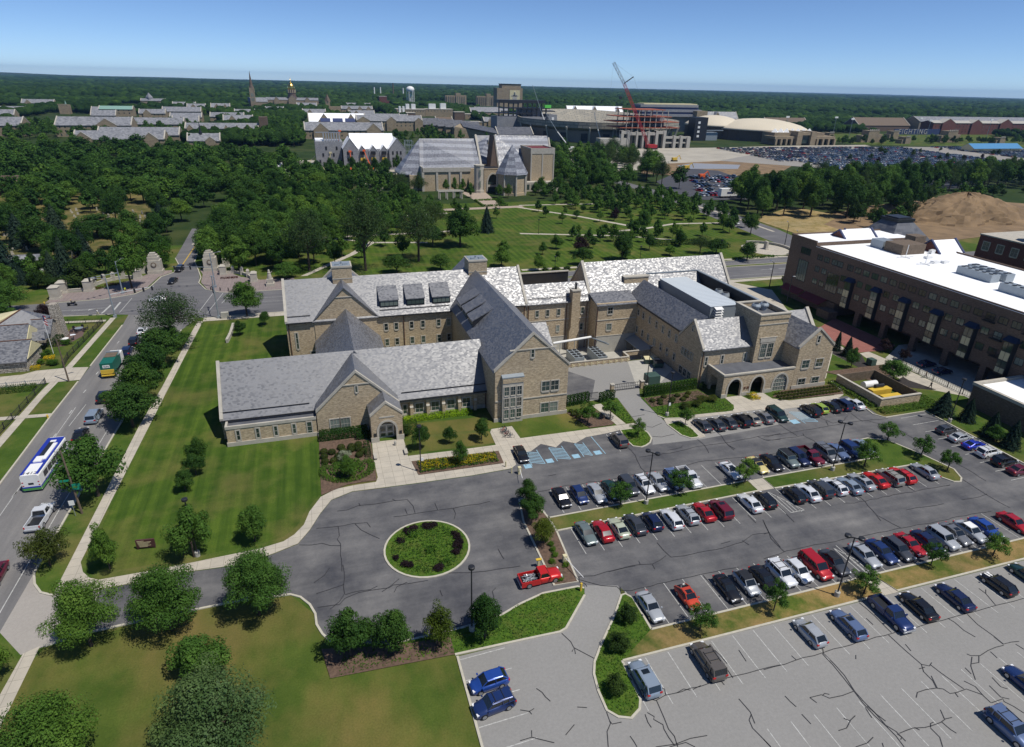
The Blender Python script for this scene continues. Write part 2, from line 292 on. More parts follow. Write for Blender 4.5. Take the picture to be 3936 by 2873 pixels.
def gable(par,x0,x1,y0,y1,ze,zr,axis='x',wall=None,roof=None,cop=(0,0),ov=.45,th=.22,zb=0,trim=None,copw=.55,coph=.32,wname='wall',hip=None,apex=None):
    """Pentagonal wall body with two roof slabs and optional gable copings."""
    wall=wall or M_BRICK; roof=roof or M_SLATE; trim=trim or M_STONE
    T=(lambda a,b,z:(a,b,z)) if axis=='x' else (lambda a,b,z:(b,a,z))   # a along ridge, b across
    if axis=='x': a0,a1,b0,b1=x0,x1,y0,y1
    else: a0,a1,b0,b1=y0,y1,x0,x1
    bm=(b0+b1)/2 if apex is None else apex
    w_=MB(); sec=[(b0,zb),(b1,zb),(b1,ze-.12),(bm,zr-.12),(b0,ze-.12)]
    A=[T(a0,b,z) for b,z in sec]; B=[T(a1,b,z) for b,z in sec]
    if axis=='x': w_.prism(B,A)
    else: w_.prism(A,B)
    w_.build(wname,wall,par)
    r_=MB(); 
    e0=ov*0 if cop[0] else .25; e1=0 if cop[1] else .25
    for b,sg in ((b0,-1),(b1,1)):
        s=(zr-ze)/abs(b-bm); zo=ze-ov*s; bo=b+sg*ov
        P=[T(a0-e0,bo,zo),T(a1+e1,bo,zo),T(a1+e1,bm,zr),T(a0-e0,bm,zr)]
        Q=[(p[0],p[1],p[2]-th) for p in P]
        r_.prism(Q,P)
    r_.build('roof',roof,par)
    for k,a in ((0,a0),(1,a1)):
        if not cop[k]: continue
        c=MB(); d=(-.15,copw-.15) if k==0 else (.15-copw,.15)
        for b,sg in ((b0,-1),(b1,1)):
            s=(zr-ze)/abs(b-bm); bo=b+sg*(ov*.7); zo=ze-ov*.7*s
            P=[T(a+d[0],bo,zo-.15),T(a+d[1],bo,zo-.15),T(a+d[1],bm,zr-.1),T(a+d[0],bm,zr-.1)]; Q=[(p[0],p[1],p[2]+.15+coph) for p in P]; c.prism(P,Q)
        c.build('coping',trim,par)
def archwall(mb,x0,x1,y0,y1,top,arches,z0=0,m=0,n=10):
    """Wall slab along x with pointed arch openings; top(x) gives its height. arches: (xc,width,spring,peak)"""
    def op(x):
        for xc,w,zs,zp in arches:
            t_=abs(x-xc)/(w/2)
            if t_<1: return zs+(zp-zs)*(1-t_**2.2)**.62
        return z0
    xs={x0,x1}
    for xc,w,_,_ in arches:
        for k in range(n+1): xs.add(xc-w/2*math.cos(math.pi*k/n))
    if callable(top):
        xs.add((x0+x1)/2); tf=top
    else: tf=lambda x:top
    xs=sorted(xs)
    for a,b in zip(xs,xs[1:]):
        if b-a<1e-5: continue
        mid=(a+b)/2; solid=op(mid)<=z0
        za,zb_=(z0,z0) if solid else (max(op(a),op(a+1e-6)) if op(a)>z0 else (op(a+1e-4)),op(b) if op(b)>z0 else op(b-1e-4))
        mb.prism([(a,y0,za),(b,y0,zb_),(b,y1,zb_),(a,y1,za)],[(a,y0,tf(a)),(b,y0,tf(b)),(b,y1,tf(b)),(a,y1,tf(a))],m)
def archtrim(par,xc,w,zs,zp,y,d=.12,tw=.3,z0=0):
    mb=MB(); pts=[]; n=14
    for k in range(n+1):
        x=xc-w/2*math.cos(math.pi*k/n); t_=min(.9999,abs(x-xc)/(w/2)); pts.append((x,zs+(zp-zs)*(1-t_**2.2)**.62))
    pts=[(xc-w/2,z0)]+pts+[(xc+w/2,z0)]
    out=[]
    for x,z in pts:
        s=(w/2+tw)/(w/2); out.append((xc+(x-xc)*s, z if z<=z0 else zs+(z-zs)*(zp-zs+tw)/(zp-zs)))
    for k in range(len(pts)-1):
        a,b=pts[k],pts[k+1]; c,e=out[k+1],out[k]
        q=[(a[0],a[1]),(b[0],b[1]),(c[0],c[1]),(e[0],e[1])]
        mb.prism([(x,y,z) for x,z in q],[(x,y-d,z) for x,z in q])
    return mb.build('arch_surround',M_STONE,par)
TREES=[
('m',-28.6,62.1,9.6,7.0,'large leafy maple by the apron where the drive meets the street'),
('m',-20.5,62.2,9.5,8.1,"broad green maple at the drive's south kerb, second from the street"),
('m',-11.1,61.9,9.5,7.5,"rounded maple at the drive's south kerb nearest the turning circle"),
('m',-16.6,54.3,5.7,6.2,'dark maple on the south lawn, behind the large one at the bottom edge'),
('g',-13.8,44.2,10.5,11.0,'largest pale-leaved tree at the bottom edge of the lawn'),
('m',-27.6,47.1,8.7,8.8,'dark broad tree in the bottom left corner of the lawn'),
('m',-36.5,59.3,6.1,3.3,'dark tree cut by the left edge beside the lower sidewalk'),
('k',-1.1,52.8,6.4,5.0,'dark round tree at the west end of the mulch bed south of the circle'),
('k',3.5,51.9,6.2,4.8,'dark round tree second from the west in the mulch bed south of the circle'),
('y',8.7,51.2,6.4,3.9,'yellow-green tree third in the mulch bed south of the circle'),
('k',13.8,51.1,6.2,4.3,'dark tree beside the lamp post south of the circle'),
('o',-37.2,77.8,6.6,5.4,'olive-tinted tree on the verge beside the white pickup'),
('m',-29.7,75.0,7.0,3.9,'young tree at the drive corner west of the brown sign'),
('m',-19.8,74.7,8.2,5.4,'tall slim tree around the lamp post on the west lawn'),
('m',-12.3,75.8,6.3,4.0,'small tree on the west lawn near the turn of the drive'),
('k',-23.1,90.9,4.0,3.0,'lowest of three dark trees in a line west of the building'),
('k',-22.2,95.2,4.1,3.3,'middle of three dark trees in a line west of the building'),
('k',-22.0,98.2,5.2,3.2,'highest of three dark trees in a line west of the building'),
('m',-35.4,93.0,10.6,8.9,'broad maple on the verge behind the bus'),
('k',-35.1,114.7,8.8,9.5,'dark maple on the verge beside the silver minivan'),
('k',-35.4,133.8,6.0,12.3,'dark maple on the verge beside the garbage truck'),
('k',-35.1,143.4,5.5,11.5,'dark maple on the verge north of the garbage truck'),
('m',-34.6,152.1,5.7,8.7,'smaller street tree on the verge beside the parked black car'),
('l',-34.5,155.0,13.5,15.1,'tall airy locust tree at the street corner'),
('m',-19.7,172.2,10.1,8.8,'upright tree at the corner east of the signal pole'),
('k',-20.3,157.6,3.9,3.1,'small tree beside the low stone wall on the lawn'),
('k',-14.8,163.7,3.9,3.2,"small tree on the lawn by the rear wing's west gable"),
('p',-68.4,181.1,5.0,4.4,'dark purple tree behind the stone clubhouse'),
('f',-49.6,228.0,10.3,9.8,'bright green tree beside the west clock pier'),
('m',-53.8,205.3,16.4,10.2,'tall green tree behind the curved stone wall'),
('b',-73.4,217.1,14.0,8.0,'dark blue spruce behind the stone wall, tallest of its row'),
('b',-77.3,218.0,9.5,7.0,'blue spruce behind the stone wall, beside the white barn'),
('b',-72.7,216.9,9.2,8.0,'pale blue spruce in front of the purple trees'),
('b',-90.8,221.0,17.6,10.4,'large dark spruce at the left edge by the cemetery'),
('b',-85.5,217.3,5.6,6.2,'small spruce in front of the white barn'),
('s',-76.7,211.7,3.8,6.4,'round green bush tree inside the curved stone wall'),
('s',-68.1,208.6,4.9,10.1,'wide green bush tree inside the curved stone wall'),
('m',-79.2,190.1,8.8,9.1,'leafy tree on the left edge above the clubhouse'),
('s',-79.4,211.2,6.2,5.4,'green shrub tree between the spruces and the wall'),
('b',-76.5,245.9,10.6,7.8,'dark spruce right of the pale blue one'),
('p',-73.7,227.6,5.6,4.7,'purple-leaved tree between the spruces'),
('s',-68.2,264.9,1.9,4.3,'low dark round shrub in the cemetery grass'),
('k',-92.8,259.2,12.1,13.4,'dark spreading tree in the cemetery'),
('k',-80.8,281.1,8.4,18.7,'dark spreading tree at the top of the cemetery'),
('k',-57.1,248.4,8.1,9.7,'dark tree beside the cemetery road'),
('k',-36.6,239.0,8.5,9.2,'dark tree right of the avenue'),
('j',62.3,70.0,4.6,4.0,'young tree with the white coupe parked beneath it'),
('j',40.1,70.0,4.4,4.0,'young tree over the dark green car'),
('j',50.7,70.8,2.0,4.1,'young tree over the dark blue SUV on the first island'),
('j',45.2,94.4,4.9,3.6,'small tree beside the window bed east of the gable'),
('j',50.2,95.3,4.2,3.9,'small tree on the strip beside the service gate path'),
('j',52.2,87.7,4.0,2.7,'young tree on the round tip island'),
('j',62.9,89.3,2.0,2.6,'thin young tree on the small island by the service lane'),
('k',26.4,73.8,4.6,3.3,'dark tree at the top of the bed west of the rows'),
('k',26.2,70.4,2.9,4.3,'dark wide tree in the middle of the bed west of the rows'),
('y',25.8,64.7,4.5,3.8,'yellow-green tree in the bed west of the rows'),
('j',38.3,45.2,4.3,3.3,'leafy young tree in front of the orange beetle'),
('s',30.7,48.8,2.7,2.4,'dark round shrub near the top of the exit island'),
('s',27.8,45.4,2.8,2.7,'dark round shrub in the middle of the exit island'),
('s',25.0,40.4,2.6,2.4,'dark round shrub at the foot of the exit island'),
('j',48.8,45.5,4.9,3.0,"young tree over the black hatchback's bonnet"),
('j',61.9,44.8,4.1,3.5,'young tree beside the lamp post and crossing path'),
('j',74.8,46.5,2.9,2.8,'young tree in front of the red coupe'),
('j',84.9,45.6,3.2,3.6,'young tree in front of the white hardtop car'),
('j',85.1,68.7,5.4,4.6,'young tree over the blue car on the second island'),
('j',96.2,74.7,3.6,4.0,'round young tree on the north edge of the big island'),
('j',97.5,68.7,4.4,3.8,'round young tree on the east edge of the big island'),
('j',97.8,63.8,4.3,3.6,'round young tree at the tip of the big island'),
('b',115.4,80.2,5.1,5.4,"young spruce by the lamp post at the lot's east corner"),
('b',117.7,76.7,5.0,3.8,"second spruce along the lot's east edge"),
('b',116.6,71.0,5.1,4.3,"third spruce along the lot's east edge"),
('b',116.1,66.9,5.7,4.1,"rightmost spruce along the lot's east edge"),
('m',115.4,69.2,3.4,3.6,"leafy shrub tree between the spruces on the lot's east edge"),
('b',119.5,113.0,5.3,2.5,'small spruce nearest the east gable wing'),
('b',119.3,109.4,5.1,3.3,'second spruce from the east gable wing'),
('m',115.0,103.5,5.2,3.2,'small leafy tree beside the green transformer'),
('m',118.5,95.0,5.5,5.8,'round tree behind the wooden enclosure'),
('p',130.9,109.4,3.6,3.6,'brownish thin tree in front of the arcade'),
('p',130.6,103.7,3.6,2.7,'reddish thin tree in front of the arcade'),
('j',142.4,161.8,4.2,2.2,'sapling beside the main road'),
('k',13.6,93.5,5.2,3.1,'dark tree beside the lamp post by the entrance walk'),
('k',18.8,94.3,3.4,2.4,'small dark tree on the lawn by the window bay'),
('k',24.5,93.8,4.7,3.0,'dark tree near the bike rack'),
('k',19.1,87.2,4.9,2.7,'upright dark tree in the yellow flower bed'),
('m',1.0,87.6,4.7,2.7,'green shrub tree in the round planting bed'),
('w',0.8,93.2,2.5,2.5,'pale flowering shrub in the round planting bed'),
('m',71.3,197.6,6.0,5.1,'small tree on the park lawn behind the rear wing'),
('k',80.3,218.3,5.2,3.4,'narrow conical tree on the park lawn'),
('m',88.4,225.7,5.8,5.3,'rounded tree beside the long park path'),
('k',89.2,201.3,6.6,6.9,'dark round tree on the park lawn near the east gable'),
('p',94.9,217.0,7.4,6.1,'reddish brown tree on the park lawn'),
('j',82.2,207.7,4.2,2.1,'thin sapling by the park lamp post'),
('k',105.9,204.2,11.3,8.4,'dark dense tree in the park with long shadow'),
('m',107.9,205.5,3.8,5.5,'light green tree below the dark dense one'),
('k',123.7,216.5,6.7,4.9,'round tree on the park lawn right of the dense one'),
('k',138.8,219.2,6.4,5.5,'round tree at the planted path bend'),
('m',127.1,206.6,4.4,4.8,'small pale tree behind the east gable ridge'),
('l',140.6,207.4,7.5,7.5,'airy willow-like tree behind the east gable'),
('k',145.8,204.4,6.6,8.8,'dark tree by the round plaza'),
('k',151.8,193.5,7.5,7.2,'dark tree on the verge by the median road'),
('l',14.8,210.0,26.1,17.9,'tall thin-leaved tree rising behind the dormers'),
('l',33.8,218.1,21.4,17.0,'tall thin-leaved tree left of the dark pair'),
('l',-3.2,214.0,20.6,15.9,'tall thin-leaved tree behind the west chimney'),
('k',24.4,205.1,6.2,8.7,'dark round tree just behind the rear ridge'),
('k',39.0,204.7,5.9,7.7,'dark round tree right behind the rear ridge'),
('m',-10.3,205.9,5.6,8.0,"green bush tree at the avenue's east corner"),
('k',53.0,236.8,14.9,14.6,'dark tall tree behind the lawn, left of the spruce'),
('k',43.0,240.8,8.0,11.1,'dark spreading tree behind the airy ones'),
('m',60.3,204.5,7.6,7.1,'conical green tree right of the second chimney'),
('p',67.0,224.6,4.8,4.7,'dark purple conical tree behind the green cone'),
('b',69.7,259.6,11.0,7.8,'lone spruce on the big park lawn'),
('m',119.7,280.7,4.3,4.4,'tiny round tree on the park lawn by the diagonal path'),
('k',128.5,293.9,4.5,3.4,'small dark ball tree by the park path'),
('j',127.3,271.0,5.3,3.7,'slim young tree beside the diagonal path'),
('p',135.2,272.2,6.9,4.3,'purple ball tree on the park lawn'),
('j',142.9,270.8,4.0,2.7,'thin sapling on the park lawn'),
('m',135.9,244.3,10.8,6.0,'bright leafy tree at the path junction'),
('m',175.3,243.7,7.7,5.2,'round tree beside the boulevard sidewalk'),
('k',182.0,232.8,9.4,7.5,'dark tree on the far side of the boulevard'),
]
# ================= ground, roads, paving =================
g=MB(); HX0,HX1,HY0,HY1=46.9,74.2,120.0,136.9; E_=15000
g.sheet([(-E_,-E_),(E_,-E_),(E_,HY0),(-E_,HY0)],0); g.sheet([(-E_,HY0),(HX0,HY0),(HX0,HY1),(-E_,HY1)],0); g.sheet([(HX1,HY0),(E_,HY0),(E_,HY1),(HX1,HY1)],0)
g.sheet([(-E_,HY1),(E_,HY1),(E_,260),(-E_,260)],0,0); g.sheet([(-E_,260),(E_,260),(E_,E_),(-E_,E_)],0,1)
o=struct(g.build('ground',[M_GRASS,M_FARG]))
def sheet(name,polys,z,m,kind='structure'):
    mb=MB()
    for i,p in enumerate(polys): mb.sheet(p,z+.002*i)
    o=mb.build(name,m); o['kind']=kind; return o
pit=MB(); pit.sheet([(HX0,HY0),(HX1,HY0),(HX1,HY1),(HX0,HY1)],-3)
for a,b in (((HX0,HY0),(HX1,HY0)),((HX1,HY0),(HX1,HY1)),((HX0,HY1),(HX0,HY0))): pit.face([(*a,-3),(*b,-3),(*b,0),(*a,0)])
struct(pit.build('sunken_yard',M_CONC))
R_=lambda x0,x1,y0,y1:[(x0,y0),(x1,y0),(x1,y1),(x0,y1)]
# lawns
sheet('old_asphalt_patch',[[(43,106),(50.5,104.5),(54.5,112),(50.5,117.8),(43,118.2)]],.024,M_ASPD)
sheet('concrete_apron',[[(62,107.5),(68,107.5),(74,113),(74,119.5),(66,119.4)]],.026,M_CONC)
sheet('west_lawn',[[(-33,78),(-31.2,75.6),(-29.5,74.6),(-23.4,74.6),(-11.6,75.2),(-8.6,75.8),(-6.9,77.6),(-5.5,81.5),(-3.4,84.9),(-3.3,103.1),(-18.2,103.1),(-19,118),(-8.3,137),(-8.3,158),(12,158),(12,169.5),(-30.2,169.5),(-31.6,131),(-33,110)]],.004,M_GRASSW)
sheet('south_lawn',[[(-38,20),(10.2,20),(10.2,49.6),(-3,54.8),(-4.7,60),(-7.5,64),(-17,64.6),(-33.5,63.2),(-38,50)]],.004,M_GRASSS)
sheet('park_lawn',[[(-28,212),(10,208),(95,198),(155,196),(190,232),(200,300),(180,330),(0,330),(-30,280)]],.004,M_GRASSW)
# streets
sheet('main_road',[[(-600,186),(-66,182.8),(-54,181.6),(-49,180.2),(-32,173.5),(-24,173.4),(400,173.4),(400,186.0),(160,187.5),(0,188),(0,194.2),(-25,194.2),(-33,199.4),(-36,207),(-36.4,213),(-38,222.6),(-40.6,233.5),(-41.5,248.5),(-44.5,290),(-48.9,290),(-47.5,240),(-44.7,230),(-44.8,221.2),(-48,216.5),(-49.3,204.3),(-52,199.2),(-59.1,195.9),(-72,195.2),(-600,196)]],.012,M_ASPM)
sheet('boulevard',[[(0,188.4),(130,189.6),(176,188.3),(190,197),(190,205),(176,195.5),(130,194.3),(0,194.1)],[(181,200),(190,192),(197.5,217),(202,240),(206.5,300),(203,356),(197,420),(186,420),(193.7,349),(190,290),(184,234)]],.014,M_ASPM)
sheet('median_grass',[[(0,186.4),(140,187.2),(172,186.6),(172,188.0),(140,188.9),(0,188.0)]],.1,M_GRASS)
sheet('west_street',[[(-50.9,101),(-50.4,122.7),(-50,138),(-49.2,172),(-49.6,181),(-31.9,173.5),(-34.6,165),(-36.6,140),(-37.7,113),(-38.3,92),(-38.7,77),(-39,67.5),(-39.6,20),(-54,20)]],.008,M_ASPS)
sheet('drive_apron',[[(-38.7,76.8),(-37.9,74.5),(-36.7,72.7),(-35.2,71.8),(-30,71.4),(-30,64.2),(-33.5,63.4),(-35.6,62.8),(-39,67)]],.016,asphalt('apron_concrete',(.30,.275,.25),(.36,.335,.30),0,.1))
drive=[(-30,71.4),(-24.2,71.5),(-20.1,71.8),(-13.7,71.4),(-9.8,72.5),(-6.7,73.7),(-5.1,76.3),(-3.6,79.7),(-1.9,82.7),(1.3,84.1),(5.6,83.9),(10.9,83.7),(20.3,83.5),(27,83.8),(27.9,84.8),(28.2,91.3),(31.5,91.9),(52,92.2),(60.3,92.3),(75.4,91.6),(86,91.7),(104,91.7),(102.5,82.3),(113,82),(113.5,60),(113.5,44),(32.8,43.9),(33.2,50),(32.5,54),(27.9,55.6),(27.2,55.8),(22.6,55.9),(19.3,55),(16.8,54),(12,52.8),(4,53),(-3.1,55.3),(-4,56.8),(-4.6,58.4),(-4.7,60.1),(-5.3,61.8),(-6.4,63.4),(-7.6,64.2),(-13.9,64.8),(-24.1,64.5),(-27,64.2),(-30,64.2)]
sheet('entrance_drive',[drive],.012,M_ASPD)
sheet('front_parking_lot',[[(10.3,49.5),(17.6,49.6),(22.4,49.5),(23.3,49.8),(27.4,54.1),(28.2,55.8),(32.3,54.6),(31.9,52.9),(29.8,50.3),(26.2,46.5),(24.5,44.6),(27.4,43.8),(115,43.8),(128,20),(10.3,20)]],.02,M_ASPL)
sheet('service_lane',[[(42.9,103.2),(42.9,119.7),(74.2,119.7),(74.2,104),(62.3,106.6),(60.3,102.5),(60.1,94),(59.8,90.4),(60.3,86.2),(61.4,84.9),(62.7,84.8),(63.4,85.2),(66,91.4),(100.2,91.6),(102.2,88.3),(92,86),(76,84.6),(63,84),(53.5,84.6),(54.6,86.6),(54.7,88.6),(54.3,90.7),(54.6,94),(55.5,103.2)]],.018,M_ASPL)
sheet('shaded_lane',[[(127,139),(137,160),(128,173),(118,173),(112,150),(104.8,142),(104.8,100),(122,110)]],.02,M_WALK)
sheet('brick_court',[[(128,128),(137,133),(137,112),(131,110),(123.9,110.5),(123.5,128)]],.03,M_RPAVER)
sheet('arcade_lane',[[(127.6,106),(138,112),(160,112),(160,60),(127.6,60)]],.024,M_CONC)
sheet('barrier_walk',[[(123.8,110),(126.9,110.4),(127.5,104.5),(127,99.2),(127.8,85),(124.3,88.5),(121,91.9),(121.5,100)]],.03,M_WALK)
sheet('east_verge',[[(103.2,98.5),(102.9,92),(103,82.5),(113.3,82),(113.5,60),(121.5,60),(127.6,85),(122,96.5),(106,97.6)],GL('B3 595,1270 895,1425 640,1465 540,1480')],.022,M_GRASS)
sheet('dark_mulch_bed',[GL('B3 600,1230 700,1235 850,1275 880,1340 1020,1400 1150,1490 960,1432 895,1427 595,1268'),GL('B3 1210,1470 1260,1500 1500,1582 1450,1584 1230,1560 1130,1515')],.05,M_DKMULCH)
sheet('north_arrow_plaza',[[(-73.3,195.8),(-59.1,196.4),(-52.5,199.6),(-49.9,204.3),(-48.6,216.6),(-45.6,221.4),(-46,224),(-51.3,224),(-54,217),(-63.1,206),(-66.2,204.7),(-73,204.7)],[(-33.5,224),(-37.6,222.8),(-35.9,216.5),(-35.3,207.3),(-32.8,199.9),(-29.2,196.1),(-25.3,194.8),(-8,194.8),(-8,206.5),(-18,206.5),(-24,211),(-30,220)]],.05,M_PAVER)
sheet('sidewalks',[
 [(-35.2,71.8),(-35.1,76),(-34.2,114),(-33.2,131),(-32.1,160),(-31.6,170.5),(-30.3,170.5),(-31.9,129.3),(-33.2,93.1),(-33.7,77.5),(-32.9,75.4),(-31.8,74),(-30.6,73.3),(-23.4,73.4),(-11.6,74.1),(-8.6,74.8),(-7.2,75.9),(-5.9,77.8),(-5.1,80.7),(-3.4,84),(-1.1,85.5),(1.9,85.8),(5.1,85.8),(5.5,87),(5.4,92.7),(5.7,98.2),(11.2,98),(11.1,92.1),(18.9,91.8),(26.5,91.7),(26.7,96.2),(27.2,97.3),(31.2,97.4),(31.4,92.8),(54.3,92.6),(54.1,91),(50.2,90.9),(47.2,90.4),(43,90.1),(40.4,88.6),(38.5,89.9),(36.5,88.2),(34.3,90),(31.8,88.1),(30.4,88.1),(28.4,88.3),(28.1,84.8),(27,83.9),(20.3,83.6),(10.9,83.8),(5.6,84),(1.3,84.2),(-1.9,82.8),(-3.6,79.8),(-5.1,76.4),(-6.7,73.8),(-9.8,72.6),(-13.7,71.5),(-20.1,71.9),(-24.2,71.6),(-30,71.5)],
 [(-35.4,62.9),(-34,63.6),(-34.2,55),(-34.8,20),(-37,20),(-35.9,55)],
 [(-55.4,60),(-56.2,116),(-55.6,135.4),(-54.6,146),(-53.4,178.6),(-52.1,178.6),(-53.3,146),(-54.3,131.7),(-54.8,112.6),(-54,60)],
 [(-160,181.2),(-66,178.6),(-54,177.3),(-54,176),(-66,177.2),(-160,179.6)],
 [(-30.4,173.2),(-30.3,170.3),(400,170.2),(400,171.8)],
 [(60.3,92.6),(63.5,92.1),(66.6,92.6),(75.4,92.1),(76.9,94),(77.2,97.6),(81,97.6),(81.6,95.5),(84.5,95.4),(83,97.6),(86.5,97.6),(86.6,94.6),(89.5,93),(100.5,92.6),(105,98.6),(107.3,98.6),(102.6,92.3),(100.6,91.4),(89.5,90),(86,90.1),(82.5,89.9),(81,91.2),(75,91.2),(67,91.4),(66.1,91.6),(64.4,84.6),(62.9,84.4),(63.6,86.4),(63.1,91.3),(59.8,90.7)],
 [(63,67.4),(66,67.4),(66,70.4),(63.2,70.4)],[(50.4,92.7),(52.3,92.7),(51.1,101.5),(49,101.5)],[(63.4,47.1),(65.7,47.1),(66.5,43.8),(64.3,43.8)],
 [(-71.7,138.8),(-49.9,138.8),(-50,145.5),(-54,146.2),(-60,146),(-62,144.5),(-71.7,144.2)],[(-59,124.6),(-50.3,123.9),(-50.3,122.7),(-59,123.2)]],.035,M_WALK)
sheet('park_paths',[[(5,262),(22,251),(42,247),(42,245),(22,249),(5,260)],[(-6,208),(11,234),(20,252),(22,250),(13,233),(-4,208)],[(66,200.5),(200,196),(200,194.6),(66,198.6)],[(82.9,255.5),(125,242.4),(145,229.6),(145,228),(125,240.6),(82.9,253.3)],[(102,314),(123,287),(141,256.4),(140,247),(138,247),(138.6,255),(121,286),(100,313)],[(120,250.5),(142,254.7),(160,261.5),(186,259),(186,257),(160,259.3),(142,252.5),(120,248)],[(103,320),(136,318.5),(166,315.5),(166,313.5),(136,316.5),(103,318)],[(197.4,318),(200,280),(197.5,236),(196,236),(198,280),(195.4,318)],
 [(-45,262),(60,266),(60,263.5),(-45,259.5)],[(20,300),(62,306),(62,303.5),(20,297.5)],[(35,410),(43,395),(37,373),(33,373),(38,394),(30,408)],[(4,402),(19,377),(28,340),(26,340),(16,376),(1,400)]],.03,M_WALK)
sheet('arts_plaza',[[(62,316),(104,318.5),(104,313),(62,311)],[(82,368),(97,368),(95,340),(93,318),(84,318),(84,340)]],.034,plain('tan_pavers',(.36,.29,.23),.9))
sheet('round_plaza',[[(171+9*math.cos(a*.3927),208+10*math.sin(a*.3927)) for a in range(16)]],.036,M_WALK)
sheet('construction_yard',[[(-16,440),(75,445),(75,470),(14,475),(12,535),(-16,535)],[(236,600),(300,610),(430,618),(520,634),(640,640),(600,560),(470,500),(300,470),(215,440),(190,480),(205,560)]],.08,plain('pale_gravel',(.38,.35,.29),.95,sc=.05,var=.15))
sheet('bare_earth_site',[[(270,400),(345,420),(400,470),(350,500),(260,480),(232,430)],[(215,196),(330,215),(420,260),(370,300),(300,285),(225,255),(205,215)]],.1,M_DIRT)
sheet('pool_of_slurry',[[(285,450),(325,445),(345,470),(310,485),(285,470)]],.16,plain('grey_slurry',(.27,.28,.3),.5))
sheet('straw_slope',[[(203,206),(228,212),(232,245),(258,262),(250,290),(205,262)]],.13,M_STRAW)
sheet('small_lot',[GL('A2 1180,1130 1450,1015 1720,1035 2020,1140 2000,1290 1600,1290 1330,1230')],.15,M_ASPK)
sheet('great_lot',[[(345,500),(420,425),(640,395),(900,460),(940,560),(760,600),(560,632),(470,585)]],.13,asphalt('lot_asphalt',(.25,.235,.21),(.3,.28,.25),0,.02))
sheet('practice_field',[[(640,640),(1000,560),(1300,700),(1100,800),(700,820),(620,720)]],.12,M_GRASS)
sheet('lot_behind_trees',[[(300,330),(420,330),(520,400),(600,420),(520,440),(400,420),(310,370)]],.14,M_ASPK)
# cemetery grass, clubhouse lawn
sheet('cemetery_grass',[[(-125,240),(-66,236),(-60,290),(-90,400),(-190,420),(-220,300)]],.01,M_GRASSD)
sheet('terrace_paving',[[(-60.8,160),(-58.6,160),(-56.5,166),(-57.3,172),(-60.5,174)]],.03,plain('brown_pavers',(.12,.08,.07),.9))
# raised islands and beds
def raised(name,polys,h,m):
    mb=MB()
    for p in polys: mb.flat(p,0,h)
    return struct(mb.build(name,m))
row12=[(28.4,69.9),(66,70.4),(93,70.5),(98.6,67.7),(98.4,62),(97.3,60.9),(96.2,61.2),(93.3,66.9),(66,67.4),(28.6,66.7)]
isl2=[(28.5,66.8),(63,67.5),(63,70.4),(28.4,69.9)]
isl3=[(66,67.4),(93.3,67),(95.3,62.7),(96.2,61.1),(97.3,60.8),(98.4,61.6),(99.6,64),(98.4,68.9),(96.4,74.7),(93.3,76.3),(90.8,76.2),(90,70.5),(66,70.4)]
isl4=[(32.9,47),(63.5,47.2),(64.3,44),(27.5,43.9),(27.8,44.6),(30.2,49.5),(32.5,52.8),(33,52.1)]
isl5=[(65.7,47.2),(118,47.3),(121,44),(66.5,44)]
exitI=[(31.9,52.9),(32.5,53),(33.1,52.1),(32.9,47),(27.6,43.9),(27.3,39),(26.7,38),(25.4,37.3),(24.2,37.8),(23.4,38.8),(23.5,41.1),(23.9,43.2),(24.6,44.6),(26.2,46.5),(29.8,50.3)]
bedW=[(24.4,56.8),(27.6,56.6),(28.5,66.8),(28.4,69.9),(27.6,75.2),(25.6,75.3),(24.6,70)]
wedge=[(27.9,55.3),(27.2,55.8),(22.6,55.9),(19.3,55),(16.8,54),(14,53.4),(9,53.2),(3,53.2),(-2.8,54.9),(-3.5,50.4),(3,50.2),(10,49.8),(17.6,49.7),(22.4,49.6),(23.3,49.9),(27.5,54.2)]
islA=[(50.2,90.8),(54.2,90.6),(54.7,88.6),(54.4,86.6),(53.4,85.3),(52.2,84.6),(51.1,84.3),(49.9,85),(49.6,87.5)]
islB=[(59.8,90.4),(62.7,91.1),(63.4,87.8),(63.3,85.1),(62.7,84.7),(61.4,84.8),(60.3,86.2)]
bigbed=[(60.2,101.7),(73.6,102),(75.8,97.4),(77,94.2),(76,92.6),(74,92.1),(66.6,92.7),(63.5,92.2),(60.6,92.9),(59.9,94)]
seC=[(102.4,86.2),(101.9,83.7),(103.2,82.1),(112.9,82),(117,84.9),(126.8,85),(125,60),(113.7,60),(113.4,81.9)]
islE=[(106,53.5),(112,56),(118,55),(118,48),(111,48.2),(106.8,50)]
raised('island_lawn',[isl2,isl3],.1,M_GRASS); raised('patchy_island_lawn',[isl4,isl5],.1,M_GRASSI)
raised('ground_cover_bed',[exitI,islA,islB,islE],.11,M_COVER); raised('wedge_bed',[wedge],.1,M_COVER)
raised('tree_bed',[bedW],.1,M_MULCH); raised('shrub_bed',[bigbed],.1,M_COVER)
circ=[(10.15+5.75*math.cos(a*math.pi/18),68.2+5.75*math.sin(a*math.pi/18)) for a in range(36)]
raised('circle_bed',[circ],.12,M_COVER)
sheet('front_mulch_bed',[[(-3.2,102.8),(4.7,102.8),(5.5,98),(5.3,87.2),(5.2,86.1),(3.2,86.2),(.6,86.1),(-3.3,84.3)],[(11.4,90.2),(26.4,89.6),(26.2,85.7),(11.9,85.9)],[(43,99.6),(49,99),(50.3,93.5),(49.5,92.9),(45,93)],[(60.6,101.4),(73.5,101.8),(74.5,98),(60.3,97.5)],[(91,97.3),(104,97),(103,92.6),(89.8,93.4),(87,95.2)],[(106.5,103),(124,103),(121,98),(114,96.5)]],.12,M_MULCH)
